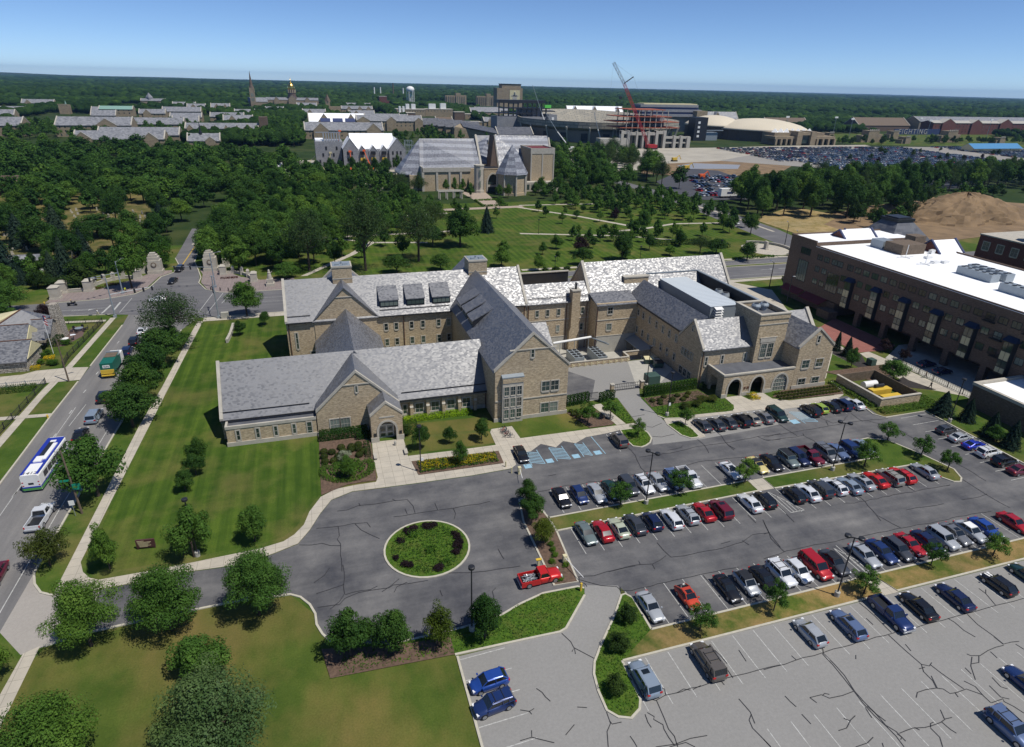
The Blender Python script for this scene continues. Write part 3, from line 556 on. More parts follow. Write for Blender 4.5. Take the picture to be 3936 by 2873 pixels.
sheet('south_mulch_bed',[[(-3.4,50.4),(-4.2,54.6),(4,52.8),(10,52.4),(10,49.8)]],.112,M_MULCH)
sheet('gable_lawn',[[(11.5,97.8),(26.6,96.6),(26.5,92.4),(11.5,92.7)],[(28.5,99.6),(43,99.6),(45,93.2),(31.5,93.1),(31.4,97.6),(27,97.6)],[(11.5,103),(28.3,102.2),(28.3,98),(27,97.5),(11.5,98.5)]],.02,M_GRASSS)
sheet('strip_bed',[[(51.3,101.5),(55.2,102.3),(54.1,93),(52.6,92.9)]],.1,M_COVER)
# kerbs
K=MB()
for pl,cl in ((isl2,1),(isl3,1),([(32.9,47),(63.5,47.2),(64.3,44),(27.7,43.9)],0),(isl5,1),(exitI[4:]+exitI[:4],0),(islA,1),(islB,1),(islE,1),(bedW,1),(wedge[:8],0),([(10,49.8)]+wedge[12:],0),(circ,1),
  ([(-38.7,76.8),(-37.9,74.5),(-36.7,72.7),(-35.2,71.8)],0),([(-38.7,76.8),(-38.3,92),(-37.7,113),(-36.6,140),(-34.6,165)],0),([(-50.9,60),(-50.4,122.7),(-50,138)],0),([(-49.8,146),(-49.2,172)],0),
  ([(10.2,20),(10.2,49.5)],0),([(-33.5,63.4),(-30,64.2),(-24.1,64.5),(-13.9,64.8),(-7.6,64.2),(-6.4,63.4),(-5.3,61.8),(-4.7,60.1),(-4.6,58.4),(-4,56.8),(-3.1,55.3)],0),
  ([(59.8,94),(60.6,92.6),(63.5,92)],0),([(113.4,60),(113.3,82),(103.2,81.9),(101.9,83.7),(102.4,86.2),(100,91)],0),([(113.4,60),(121,44)],0),
  ([(-72,195.1),(-59.1,195.8),(-52,199.1),(-49.2,204.3),(-47.9,216.5),(-44.9,221.2),(-44.8,230),(-47.5,240)],0),([(-44.4,280),(-41.4,248.5),(-40.5,233.5),(-38,222.6),(-36,213),(-35.9,207),(-33,199.3),(-29,195.6),(-25,194.3),(0,194.2)],0),
  ([(0,194.4),(130,194.5),(176,195.7)],0),([(0,186.3),(140,187.1),(172,186.5)],0),([(0,188.1),(140,189),(172,188.2)],0),([(-24,173.3),(400,173.3)],0),([(-600,185.9),(-66,182.7),(-54,181.5)],0)):
    K.strip(pl,.26,0,.14,closed=bool(cl))
struct(K.build('kerb',M_KERB))
# markings
L_=MB()
def line(a,b,w=.1,z=.03,m=0): L_.strip([a,b],w,z,z,m)
for k in range(-1,13): line((31.1+2.72*k,70.4),(31.1+2.72*k,76.5))
for k in range(13,23): line((31.1+2.72*k,70.4),(31.1+2.72*k,76.5))
for k in range(0,24): line((30.7+2.72*k,61.2),(30.7+2.72*k,67.1))
for k in range(0,23): line((32.7+2.72*k,47.3),(32.7+2.72*k,53.4)); 
for k in range(0,30): line((27.5+2.83*k,37.6),(27.5+2.83*k,43.6)); 
for k in range(0,20): line((38+2.83*k,26.5),(38+2.83*k,32.5),.1); 
for k in range(0,14): line((64.3+2.72*k,85.2),(64.3+2.72*k,90.6),.08)
for k in range(-1,9): line((106,58.9+2.75*k),(112.5,59+2.75*k))
for k in range(0,7): line((10.4,35+2.8*k),(15.6,35.2+2.8*k))
for x in (47,29.6): line((x,84),(x,90))
# hatched areas
for x0,y0,y1 in ((64.3,61.4,67),(64.6,47.6,53)):
    q=[(x0,y0),(x0+2.4,y0),(x0,y1)]
    for a,b in zip(q,q[1:]+q[:1]): line(a,b,.12)
    for k in range(1,4): line((x0+.6*k,y0),(x0+.6*k,y1-(y1-y0)*.6*k/2.4),.1)
for a,b in (((-48.2,20),(-47.1,125.6)),((-46.1,117.8),(-45.6,126.4)),((-40.8,20),(-39.9,90)),((-39.9,90),(-39.2,114.5))): line(a,b,.12)
for k in range(12): line((-47.5,60+9*k),(-47.4,61.4+9*k),.2)
for a,b in (((-56.4,182.8),(-55.9,190)),((-54.1,185.1),(-54,192.1)),((-52.2,182.7),(-51.8,195.3)),((-32.4,177.1),(-30.6,194.8)),((-30.1,176.5),(-27.8,194.8)),((-27.2,184.8),(-25.6,194.2))): line(a,b,.5 if b[1]-a[1]<9 else .16)
for x0 in (-120,): line((x0,188),(-56,187.6),.14)
line((-25,187.6),(0,187),.14); line((-25,183.8),(130,180.6),.1); line((-120,183.9),(-56,183.9),.1); line((0,178.4),(160,177),.1,.03); line((0,191.3),(176,192),.1)
for yy in (181.6,): 
    for x0 in (-64.5,149,156.5): 
        line((x0,yy if x0>0 else 190.4-3.6),(x0+4,yy if x0>0 else 186.8),.22); L_.face([(x0+4,(yy if x0>0 else 186.8)-.5,.03),(x0+5.3,(yy if x0>0 else 186.8)+.4,.03),(x0+4,(yy if x0>0 else 186.8)+.5,.03)])
struct(L_.build('white_markings',M_LINE))
L_=MB(); line((-44.0,222),(-43.0,290),.35); line((-40.4,222.8),(-42.6,240),.15) if 0 else None
struct(L_.build('yellow_markings',M_YLINE))
L_=MB()
def hatch(x0,x1,y0,y1,n=8,sl=1.0):
    for k in range(n):
        t0=y0+(y1-y0-sl)*k/(n-1); line((x0,t0+sl),(x1,t0),.16)
    line((x0,y0),(x0,y1),.12); line((x1,y0),(x1,y1),.12)
hatch(30.6,32.9,83.8,88.3); hatch(35.2,37.6,84,88.4); hatch(40.1,41.7,84.1,88.5); hatch(86,88.9,84,88.8,8)
line((44.1,84),(44,90.1),.12)
for x0,y0 in ((33.3,83.8),(38.2,84),(42.3,84.1),(29.2,83.2)): L_.sheet(R_(x0,x0+1.25,y0,y0+1.2),.03)
L_.sheet(R_(83.6,85.2,84.4,85.9),.03)
struct(L_.build('blue_markings',M_BLUELINE))
# crack sealing
CR=MB()
cr='''C1 670,1055 760,1045 860,1005 930,1000 1080,980 1160,965 1280,955 1330,1010 1348,1070|C1 1160,1105 1400,1068 1560,1045 1680,1030 1800,1005 1900,995 2000,970|C1 490,1205 660,1190 800,1165 930,1155 960,1195|C1 825,1165 880,1220 960,1260 1040,1295|C1 680,1190 690,1270 670,1300 700,1340 712,1580|C1 340,1350 450,1350 540,1335 610,1355 700,1355|C1 1680,1030 1700,1075 1690,1120|C1 1520,985 1545,1045|C1 1260,1035 1280,1080|C1 860,985 870,1010|C1 1150,950 1180,965|C1 2070,1385 2100,1440 2120,1470
D1 720,0 735,250 690,320 610,385|D1 740,260 800,240 960,215 1020,185|D1 500,370 640,350 690,345 740,290 860,240 1000,215 1120,200 1160,175 1280,165 1460,135|D1 1060,235 1140,180 1210,120|D1 490,250 600,215 730,170|D1 470,155 560,90 605,25|D1 1165,240 1190,190 1280,150|D1 2050,200 2020,230 2035,290|D1 990,500 1000,465 1060,450|D1 1565,220 1585,270|D1 1640,70 1900,60 2263,10
D2 490,105 640,95 750,60 1000,10|D2 520,130 700,180 840,190 870,220 960,225 1050,200 1560,85 1900,20|D2 870,190 875,240 905,240|D2 1590,90 1640,150 1730,250 1880,370|D2 510,105 515,150 560,160 580,190|D2 380,0 410,80 470,115 515,125|D2 360,595 440,670 465,720 560,770 655,820|D2 450,755 470,720 480,775|D2 140,1075 190,1110 220,1150 262,1187|D2 495,1237 580,1242|D2 0,1262 80,1275 120,1250|D2 75,1270 100,1300|D2 395,1480 470,1390|D2 98,1440 100,1500 0,1530|D2 100,1500 180,1520 295,1548|D2 750,1280 785,1380 755,1450 765,1584|D2 780,1360 800,1385 880,1368|D2 1080,1155 1180,1180 1260,1135 1400,1105 1560,1060 1700,1010 1850,970 2070,915 2263,870|D2 1185,1180 1250,1330 1290,1430 1340,1490 1370,1584|D2 1215,1065 1255,1080 1265,1130|D2 1105,1285 1165,1320 1160,1345 1240,1390 1250,1430 1290,1500 1340,1570|D2 1085,1300 1110,1370 1140,1415|D2 955,1490 990,1540 1015,1584|D2 1180,1584 1350,1560 1480,1510 1625,1485|D2 1300,1584 1440,1545 1520,1584|D2 1900,1165 2000,1280 2040,1380|D2 2010,1300 1990,1350 2020,1420 2080,1480 2180,1584|D2 1900,740 1965,840|D2 1800,910 1850,985|D2 1690,740 1740,790 1800,860|D2 1750,1015 1775,1045|D2 1500,1085 1570,1050|D2 1360,1115 1420,1080 1480,1090
D3 0,912 270,832 520,762 700,712 900,655 1120,595 1400,520 1700,440 1840,405 1940,375 2170,318 2263,290|D3 510,775 600,870 690,980 780,1095 860,1200 960,1310 1060,1400 1150,1490 1220,1584|D3 520,770 610,860 700,960 790,1100 870,1190 960,1280 1060,1395 1150,1450 1235,1535|D3 490,695 515,740 515,775|D3 400,1155 500,1130 570,1160 780,1100|D3 400,1155 460,1200|D3 510,1135 530,1118 570,1127|D3 880,1240 940,1330|D3 900,1230 980,1300 1060,1360|D3 650,1442 720,1420 755,1350 795,1312|D3 695,1335 745,1355|D3 330,1300 410,1385|D3 183,1140 230,1190 282,1235|D3 800,785 800,820|D3 1085,610 1220,735 1370,865 1390,930 1470,1010 1500,1070|D3 1450,870 1540,940 1640,1010 1740,1080|D3 1370,865 1440,880 1460,850|D3 1350,905 1400,890|D3 1325,1155 1335,1110 1410,1085 1500,1072 1560,1080 1620,1120 1680,1110 1760,1080 1860,1115 1900,1130|D3 1455,965 1510,1075|D3 1660,1110 1690,1150|D3 1740,1010 1840,1060 1910,1140 1975,1200|D3 1230,690 1280,750|D3 1770,430 1860,520 2000,620 2085,690|D3 2000,625 2080,690 2220,665|D3 2190,690 2263,735|D3 2085,700 1950,745 1880,790 1800,790 1765,775|D3 1870,790 1870,850 1810,860|D3 1810,800 1800,880 1840,1000|D3 1970,755 2030,810|D3 1750,895 1805,950|D3 1985,980 2060,1060 2120,1080|D3 1600,465 1660,500 1740,570 1840,628|D3 1870,205 1930,250 2015,350|D3 1930,215 1930,250|D3 1960,1050 2060,1150 2135,1167|D3 1980,1200 2080,1165 2090,1190 2170,1230 2263,1290|D3 1180,1465 1240,1440 1300,1420 1400,1415 1460,1400 1540,1370 1580,1340 1635,1328|D3 1310,1415 1355,1437|D3 1450,1420 1530,1500 1555,1584|D3 1535,1260 1570,1340|D3 1550,1370 1620,1430 1675,1465|D3 800,1584 900,1550 950,1500|D3 1450,1415 1450,1380 1475,1368|D3 0,1520 60,1584|D3 1110,590 970,450 880,370 830,330|D3 890,465 950,520|D3 240,790 285,830|D3 1030,1550 1040,1584|D3 1160,1470 1200,1500 1190,1520
C2 110,900 400,830 480,830 600,800 770,790 940,745 1100,710 1300,690 1500,640 1620,615 1900,590 2263,555|C2 930,495 1000,570 1050,680 1090,715|C2 1030,585 1300,550 1560,490 1800,460 2050,410 2263,380|C2 1540,430 1600,480 1640,550|C2 1700,360 1750,400 1780,450 1860,525|C2 1150,405 1230,410 1340,385|C2 1100,320 1150,325 1230,290|C2 970,235 1030,225 1080,215|C2 1280,525 1400,500 1410,485|C2 1190,1330 1250,1400 1310,1455 1420,1445 1700,1390 1930,1325 2020,1260 2160,1245|C2 2110,1130 2160,1240 2263,1370|C2 1650,380 1710,365|C2 1270,1440 1220,1480 1150,1515 1040,1520 900,1550 770,1584|C2 1030,1490 1045,1520|C2 1150,1520 1170,1560|C2 1745,1340 1825,1318|C2 1980,1090 2050,1160|C2 240,750 310,735|C2 2060,405 2130,435 2263,430|C2 1800,475 1870,515|C2 1930,1310 1990,1350
C3 0,410 240,370 480,330 800,275 1080,250|C3 0,430 30,440 280,410 340,395 480,470|C3 340,380 350,400|C3 730,225 700,265 600,290 500,250|C3 540,270 560,310|C3 920,275 1100,310 1300,420 1500,540|C3 700,985 790,985 1180,905 1500,850 1620,830|C3 830,930 880,970 980,1090 1190,1200|C3 980,1095 1020,1140|C3 1730,780 1870,870 1950,920 2140,1025|C3 1720,955 1880,930 1940,905|C3 1240,1045 1330,1025 1565,990|C3 830,1280 1000,1240 1270,1190 1450,1160 1700,1100 1980,1055|C3 0,1150 40,1230 60,1290 180,1410|C3 0,1255 50,1240|C3 100,980 180,1060 265,1150|C3 1700,655 1820,720 1935,795|C3 1130,300 1160,340 1250,380|C3 120,290 290,400|C3 1250,845 1310,880|C3 1590,835 1620,825|C3 760,205 860,275|C3 0,1470 200,1400 500,1340 780,1285'''
for ln in cr.replace('\n','|').split('|'):
    p=GL(ln)
    if len(p)>1:
        q=[p[0]]
        for a,b in zip(p,p[1:]):
            n=max(1,int(math.hypot(b[0]-a[0],b[1]-a[1])/1.1))
            for k in range(1,n+1): q.append((a[0]+(b[0]-a[0])*k/n+(rng.uniform(-.12,.12) if k<n else 0),a[1]+(b[1]-a[1])*k/n+(rng.uniform(-.12,.12) if k<n else 0)))
        CR.strip(q,.085,.06,.06)
struct(CR.build('crack_sealing',M_SEAL))
# far ridge on the horizon
hl=MB(); pr=None
for k in range(41):
    a=rad(-35+k*2.4); Rr=10500; h=8+30*math.exp(-((k-4)/6)**2)+6*math.sin(k*1.3)
    p=(Rr*math.sin(a),Rr*math.cos(a)); p2=(p[0]*1.12,p[1]*1.12); p0=(p[0]*.9,p[1]*.9)
    if pr: hl.face([(*pr[0],-1),(*p0,-1),(*p,h),(*pr[1],pr[3])]); hl.face([(*pr[1],pr[3]),(*p,h),(*p2,-1),(*pr[2],-1)])
    pr=(p0,p,p2,h)
struct(hl.build('distant_hills',M_FARG,smooth=True))
# earth mounds
def mound(name,cx,cy,rx,ry,h,seed):
    r=np.random.RandomState(seed); mb=MB(); n,mn=60,20; ph=r.uniform(0,6,6); rows=[]
    for j in range(mn+1):
        t=j/mn; row=[]
        for k in range(n):
            a=2*math.pi*k/n; w_=1+.13*math.sin(3*a+ph[0])+.07*math.sin(7*a+ph[1])+.04*math.sin(13*a+ph[2]*j)
            z=h*(1-t**1.5)**.95*(1+.06*math.sin(5*a+ph[3]+4*t))+r.normal(0,.045*h)*(.3+t)*(j<mn-1); row.append((cx+rx*w_*t*math.cos(a),cy+ry*w_*t*math.sin(a),z if j<mn else -.1))
        rows.append(row)
    for j in range(mn):
        for k in range(n): q=(k+1)%n; mb.face([rows[j][k],rows[j+1][k],rows[j+1][q],rows[j][q]])
    o=mb.build(name,M_DIRT,smooth=True); o['kind']='structure'; return o
mound('earth_mound',320,247,37,24,12,3); mound('small_earth_mound',284,258,16,11,6,4)
# ================= main stone building =================
MBL=thing('collegiate_hall','large tan brick hall with steep grey slate gables and a small arched entrance porch','building',(4,100,0))
B=MBL
gable(B,-19,28.6,105.9,118.5,4.4,12.0,'x',cop=(1,0),ov=.6)
gable(B,-3.15,11.35,102.9,112,4.8,11.7,'y',cop=(1,0),ov=.1)
gable(B,-2.3,11.5,112,136.95,5.1,12,'y',ov=.3)
gable(B,-8.2,46.8,136.9,151.7,10,17.1,'x',cop=(1,1),ov=.45)
gable(B,-2.3,11.3,136.75,144.3,10,16.9,'y',ov=.35)
gable(B,28.5,42.8,99.65,144.5,10.6,17.15,'y',cop=(1,0),ov=.35)
gable(B,42.7,47,118,131,5,9.6,'x',cop=(0,0),ov=.3)
gable(B,29.5,42,144.6,153.5,12,18.0,'y',ov=.3); gable(B,-2,11.4,144.6,153,12,18.3,'y',cop=(0,1),ov=.3)
# flat annex
a=MB(); a.box(-18.1,-3.3,103.1,105.8,0,3.3); a.build('annex_wall',M_BRICK,B)
a=MB(); a.box(-18.2,-3.3,103.0,103.35,3.3,3.85); a.box(-18.2,-17.85,103.35,105.4,3.3,3.85); a.build('parapet',M_STONE,B)
a=MB(); a.box(-17.8,-3.2,103.4,105.9,3.31,3.42); a.build('annex_roof',M_DARKROOF,B)
# base courses
for x0,x1,y0,y1 in ((-18.25,-3.4,102.92,103.2),(-3.3,5.7,102.75,103.1),(28.35,29.7,99.5,99.9),(33.75,43.0,99.5,99.9),(11.4,28.4,105.75,106.1),(-18.28,-17.9,103.2,106)): each('base_course',M_STONE,B,[(x0,x1,y0,y1,0,.75)])
# string courses
for x0,x1,y,z in ((31.2,40.2,99.55,14.15),(28.6,42.8,99.56,4.2),(1.6,6.3,102.8,9.3),(2.6,6.6,136.65,14.6),(46.9,58,136.83,5.0),(60.5,63.2,136.83,5.0),(46.9,58,136.8,.55),(60.5,63.2,136.8,.55),(63.3,74.3,132.32,5.6),(63.3,74.3,132.3,1.4)): each('string_course',M_STONE,B,[(x0,x1,y-.03,y+.3,z,z+.2)])
u=(1,0)
for x,z in ((-16.5,1.05),(-13.35,1.05),(-10.4,1.05),(-7.35,1.05)): window(B,(x,103.1,z),u,.45,1.8,1,2,.22)
window(B,(-4.9,103.1,.3),u,.7,2.6,1,3,.2)
window(B,(-.95,102.9,.65),u,1.55,2.3,3,2,.2); window(B,(.85,102.9,.65),u,1.55,2.3,3,2,.2); window(B,(3.85,102.9,7.8),u,.35,1.2,1,1,.16)
for x in (14.7,17.75,20.8,23.85): window(B,(x,105.9,.4),u,1.4,2.2,2,2,.2)
window(B,(12.4,105.9,.4),u,.6,2.2,1,2,.2)
for x in (13.6,16.7,19.7,22.8,25.9):
    b_=MB(); b_.prism([(x,105.2,0),(x+.55,105.2,0),(x+.55,105.95,0),(x,105.95,0)],[(x,105.2,2.2),(x+.55,105.2,2.2),(x+.55,105.95,2.2),(x,105.95,2.2)]); b_.prism([(x,105.4,2.2),(x+.55,105.4,2.2),(x+.55,105.95,2.2),(x,105.95,2.2)],[(x,105.4,3.6),(x+.55,105.4,3.6),(x+.55,105.95,3.9),(x,105.95,3.9)])
    o=b_.build('buttress',M_BRICK,B); c_=MB(); c_.prism([(x-.04,105.15,2.2),(x+.59,105.15,2.2),(x+.59,105.42,2.2),(x-.04,105.42,2.2)],[(x-.04,105.38,2.5),(x+.59,105.38,2.5),(x+.59,105.42,2.5),(x-.04,105.42,2.5)]); c_.box(x-.04,x+.59,105.35,105.95,3.62,3.8); c_.build('cap',M_STONE,o)
# porch
p=MB(); px0,px1=5.75,11.2; top=lambda x: 5.2+2.25*(1-abs(x-(px0+px1)/2)/((px1-px0)/2))
archwall(p,px0,px1,98,98.5,top,[(8.5,3.0,2.3,3.9)]); p.box(px0,px0+.45,98.5,103.2,0,5.0); p.box(px1-.45,px1,98.5,103.2,0,5.0); p.box(px0+.45,px1-.45,99.5,99.8,0,4.2)
p.build('porch_wall',M_BRICK,B)
p=MB(); xm=(px0+px1)/2
for sx,xe in ((-1,px0-.15),(1,px1+.15)):
    P=[(xe,98.3,5.1),(xe,103.2,5.1),(xm,103.2,7.5),(xm,98.3,7.5)]; Q=[(x,y,z-.2) for x,y,z in P]; p.prism(Q,P)
p.build('porch_roof',M_SLATE,B)
p=MB()
for xe in (px0-.1,px1+.1): P=[(xe,97.9,5.2),(xe,98.45,5.2),(xm,98.45,7.55),(xm,97.9,7.55)]; p.prism([(x,y,z-.1) for x,y,z in P],[(x,y,z+.28) for x,y,z in P])
p.build('porch_coping',M_STONE,B); archtrim(B,8.5,3.0,2.3,3.9,98,.1,.35)
p=MB(); p.box(5.6,7.0,97.85,98.1,0,1.0); p.box(10.0,11.35,97.85,98.1,0,1.0); p.build('porch_base',M_STONE,B)
p=MB(); p.box(7.3,9.8,99.3,99.48,0,.12); 
for x in (7.2,8.45,9.7): p.box(x-.06,x+.06,99.3,99.5,0,2.6)
p.box(7.15,9.75,99.3,99.5,2.5,2.62); p.box(7.15,9.75,99.3,99.5,1.0,1.1); d_=p.build('door',M_ALU,B); each('door_leaf',M_CONC,d_,[(7.26,8.39,99.38,99.42,.12,2.5),(8.51,9.64,99.38,99.42,.12,2.5)]); each('pane',M_GLASS,d_,[(x,x+.8,99.34,99.37,z,z+.75) for x in (7.42,8.68) for z in (.3,1.3)])
for x in (6.1,10.55): q=MB(); q.box(x,x+.45,97.9,98.0,1.2,1.8); q.build('wall_plaque',M_DKMETAL,B)
q=MB(); q.box(7.2,9.8,97.95,98.0,4.7,4.95); q.build('name_band',M_STONE,B)
# oriel
p=MB(); p.box(29.75,33.75,98.9,99.8,0,9.2); p.build('bay_wall',M_STONE,B)
p=MB(); p.prism([(29.65,98.8,9.2),(33.85,98.8,9.2),(33.85,99.8,9.2),(29.65,99.8,9.2)],[(29.65,98.8,9.4),(33.85,98.8,9.4),(33.85,99.8,9.75),(29.65,99.8,9.75)]); p.build('bay_roof',M_GREYMETAL,B)
for k in range(3):
    for j in range(3): window(B,(30.1+k*1.22,98.9,1.0+j*2.35),u,.85,1.75,2,2,.1)
p=MB(); p.box(29.75,33.75,98.8,98.95,8.2,9.1); p.build('brick_panel',M_BRICK,B)
for z in (.85,5.4):
    for x in (37.65,39.45): window(B,(x,99.65,z),u,1.5,1.95,2,2,.2)
window(B,(35.3,99.65,12.6),u,.5,1.45,1,2,.2)
# rear wing windows
for x in (12.8,15.1,18.6,21.2,24.9,27.3):
    for z in (6.1,2.3): window(B,(x,136.9,z),u,.75,1.55,1,2,.2)
window(B,(-6.5,136.9,3.4),u,.4,3.7,1,3,.22); window(B,(-3.7,136.9,.2),u,1.0,2.3,1,1,.2)
for x in (49.2,51.9,54.8,61.15):
    window(B,(x,136.9,6.25),u,.75,1.55,1,2,.16)
for x in (51.9,54.8,61.15,49.2): window(B,(x,136.9,1.95),u,.72,1.6,1,2,.16)
window(B,(63.9,136.9,6.25),u,.8,1.5,1,2,.16) if 0 else None
for z in (2.95,7.2): window(B,(66.3,132.4,z),u,1.25,1.6,2,2,.2)
# drain pipes
for x,y,z0,z1 in ((-7.7,136.75,0,9.8),(17.2,136.75,0,9.8),(47.3,136.75,-3,9.8),(62.6,136.75,-3,9.8),(63.5,132.25,-3,9.8),(-3.0,105.7,3.9,4.2),(46.3,136.7,0,9.8),(57.2,136.75,-3,9.8),(28.35,105.8,0,4.2),(74.7,103.4,0,8.6),(93.35,103.3,5,8.8)): p=MB(); p.tube((x,y,z0),(x,y,z1),.09,n=6); p.build('drain_pipe',M_RUST,B)
# gutters and snow rails on the south slopes
for x0,x1,y,z in ((-19,-3.3,105.15,3.82),(11.5,28.4,105.15,3.82),(-8.1,-2.7,136.35,9.5),(11.6,28.2,136.35,9.5),(42.9,46.5,136.35,9.5)): each('gutter',M_DKMETAL,B,[(x0,x1,y-.12,y+.08,z-.05,z+.18)])
for x0,x1,y,z in ((-19,-4.2,106.2,4.95),(12.2,28.4,106.2,4.95),(-8,-3,137.4,10.7),(12,28,137.4,10.7),(47.2,57.8,137.2,10.7),(60.6,63,137.2,10.7)): each('snow_rail',M_DKMETAL,B,[(x0,x1,y,y+.06,z,z+.16)])
# dormers on the rear wing (face south) and on the big wing (face west)
for x in (12.25,18.25,24.25):
    p=MB(); w_=4.1; p.prism([(x,138.05,10.9),(x+w_,138.05,10.9),(x+w_,142,14.6),(x,142,14.6)],[(x,138.05,12.75),(x+w_,138.05,12.75),(x+w_,142,14.9),(x,142,14.9)]); d_=p.build('dormer',M_DKMETAL,B)
    p=MB(); p.prism([(x-.15,137.85,12.68),(x+w_+.15,137.85,12.68),(x+w_+.15,142,14.86),(x-.15,142,14.86)],[(x-.15,137.85,12.88),(x+w_+.15,137.85,12.88),(x+w_+.15,142,15.06),(x-.15,142,15.06)]); p.build('roof',M_SLATE,d_)
    p=MB()
    for k in range(4): p.box(x+.15+k*.97,x+1.02+k*.97,138.0,138.04,11.5,12.6)
    p.build('pane',M_GLASS,d_)
for y in (120.0,125.4,130.8):
    w_=4.2; p=MB(); p.prism([(29.4,y,10.9),(34,y,15.1),(34,y+w_,15.1),(29.4,y+w_,10.9)],[(29.4,y,12.9),(34,y,15.3),(34,y+w_,15.3),(29.4,y+w_,12.9)]); d_=p.build('dormer',M_DKMETAL,B)
    p=MB(); p.prism([(29.1,y-.12,12.75),(34.2,y-.12,15.4),(34.2,y+w_+.12,15.4),(29.1,y+w_+.12,12.75)],[(29.1,y-.12,12.97),(34.2,y-.12,15.62),(34.2,y+w_+.12,15.62),(29.1,y+w_+.12,12.97)]); p.build('roof',M_SLATE,d_)
    p=MB(); [p.box(29.34,29.38,y+.2+k,y+1.05+k,11.4,12.6) for k in range(4)]; p.build('pane',M_GLASS,d_)
# chimneys
def chimney(x0,x1,y0,y1,zb,zt,cap=1):
    p=MB(); p.box(x0,x1,y0,y1,zb,zt); o=p.build('chimney',M_BRICK,B)
    p=MB(); p.box(x0-.12,x1+.12,y0-.12,y1+.12,zt,zt+.35); p.build('cap',M_STONE,o); each('band',M_STONE,o,[(x0-.06,x1+.06,y0-.06,y1+.06,zt-2.6,zt-2.4)])
    if cap: p=MB(); p.box(x0+.2,x1-.2,y0+.2,y1-.2,zt+.351,zt+.42); p.box(x0+.8,x0+1.7,y0+.8,y0+1.5,zt+.42,zt+.75); p.box(x1-1.8,x1-.7,y0+.9,y0+1.9,zt+.42,zt+.7); p.tube((x0+2.2,y0+2.2,zt+.4),(x0+2.2,y0+2.2,zt+.9),.22); p.build('vent',M_GREYMETAL,o)
chimney(2.6,6.9,143.0,147.3,14,19.5); chimney(34.0,38.5,143,147.4,14,19.2)
p=MB(); p.box(57.8,60.5,135.6,137,-3,2.2); p.prism([(57.8,135.6,2.2),(60.5,135.6,2.2),(60.5,137,2.2),(57.8,137,2.2)],[(58.1,135.6,3.2),(60.2,135.6,3.2),(60.2,137,3.2),(58.1,137,3.2)]); p.box(58.1,60.2,135.6,137.6,3.2,12.5); o=p.build('chimney',M_BRICK,B)
p=MB(); p.box(57.95,60.35,135.45,137.75,12.5,12.75); p.build('cap',M_STONE,o); p=MB(); p.tube((59.2,136.5,12.7),(59.2,136.5,14.2),.28); p.tube((59.2,136.5,14.2),(59.2,136.5,14.5),.42,.1); p.build('flue',M_DKMETAL,o)
# connector with shed roof and roof well
p=MB(); p.box(46.9,63.3,136.9,152,-3,9.8); p.build('wall',M_BRICK,B)
p=MB(); p.box(46.95,57.8,136.84,136.9,-3,.5); p.box(60.5,63.2,136.84,136.9,-3,.5); p.box(63.3,74.3,132.34,132.4,-3,1.35); p.build('concrete_plinth',M_CONC,B)
P=[(46.9,136.4,9.6),(63.2,136.4,9.6),(63.2,140.7,13.4),(46.9,140.7,13.4)]; p=MB(); p.prism([(x,y,z-.22) for x,y,z in P],P); p.build('roof',M_SLATE,B)
p=MB(); p.box(46.9,63.2,140.7,141.0,9.8,13.38); p.box(46.9,63.2,151.5,151.9,9.8,12.9); p.box(46.5,46.9,141,151.9,9.8,13); p.build('roof_well',M_DKMETAL,B)
p=MB(); p.box(46.8,63.3,151.3,152,12.9,13.15); p.build('parapet',M_STONE,B)
# big east gable, bay, box, north-south wing
gable(B,63.4,104.3,137.4,150.4,9.9,17.2,'x',cop=(1,1),ov=.45,copw=.7,coph=.45)
p=MB(); p.box(63.3,74.25,132.4,137.6,-3,9.9); p.build('wall',M_BRICK,B)
P=[(63.2,131.9,9.6),(74.2,131.9,9.6),(74.2,137.6,11.2),(63.2,137.6,11.2)]; p=MB(); p.prism([(x,y,z-.22) for x,y,z in P],P); p.build('roof',M_SLATE,B)
p=MB(); p.box(73.7,80.5,139.5,144.5,9,13.7); p.build('stair_tower',M_BRICK,B); p=MB(); p.box(73.55,80.65,139.35,144.6,13.7,14.0); p.build('parapet',M_STONE,B)
p=MB(); p.box(74.3,98.2,105.6,137.4,-3,9.9); p.build('wall',M_BRICK,B)
P=[(73.9,112.0,9.75),(73.9,137.2,9.75),(77.9,137.2,13.8),(77.9,108.3,13.8)]; p=MB(); p.prism([(x,y,z-.22) for x,y,z in P],P); p.build('roof',M_SLATE,B); p=MB()
P=[(98.6,112,9.75),(98.6,137.2,9.75),(96,137.2,13.7),(96,112,13.7)]; p.prism([(x,y,z-.22) for x,y,z in P],P); p.build('roof',M_SLATE,B)
p=MB(); p.box(78.2,95.6,106.5,141,9.91,10.0); p.build('roof_deck',M_DARKROOF,B)
p=MB(); p.box(80.5,96,141,141.4,9.9,14.0); p.box(95.6,96,112,141,9.9,13.9); p.build('roof_well',M_DKMETAL,B)
p=MB(); p.box(80.5,96.1,140.85,141.55,14,14.2); p.box(95.45,96.15,112,140.85,13.9,14.1); p.build('parapet',M_GREYMETAL,B)
p=MB(); p.box(73.75,73.95,112.2,137,9.35,9.75); p.build('gutter',M_DKMETAL,B)
uw=(0,-1)
for y in (131.9,129.4,126.2,122.9,119.9,117,114): window(B,(74.3,y,6.55),uw,.7,1.4,1,2,.18)
for y in (131.9,129,126.1,123,119.9,117,113.9): window(B,(74.3,y,2.1),uw,.7,1.5,1,2,.18)
gable(B,74.25,86.6,103.55,112.2,9.0,13.5,'x',cop=(1,0),ov=.5)
for k in range(4): window(B,(74.25,110.9-k*1.2,4.8),uw,.85,1.6,2,2,.1)
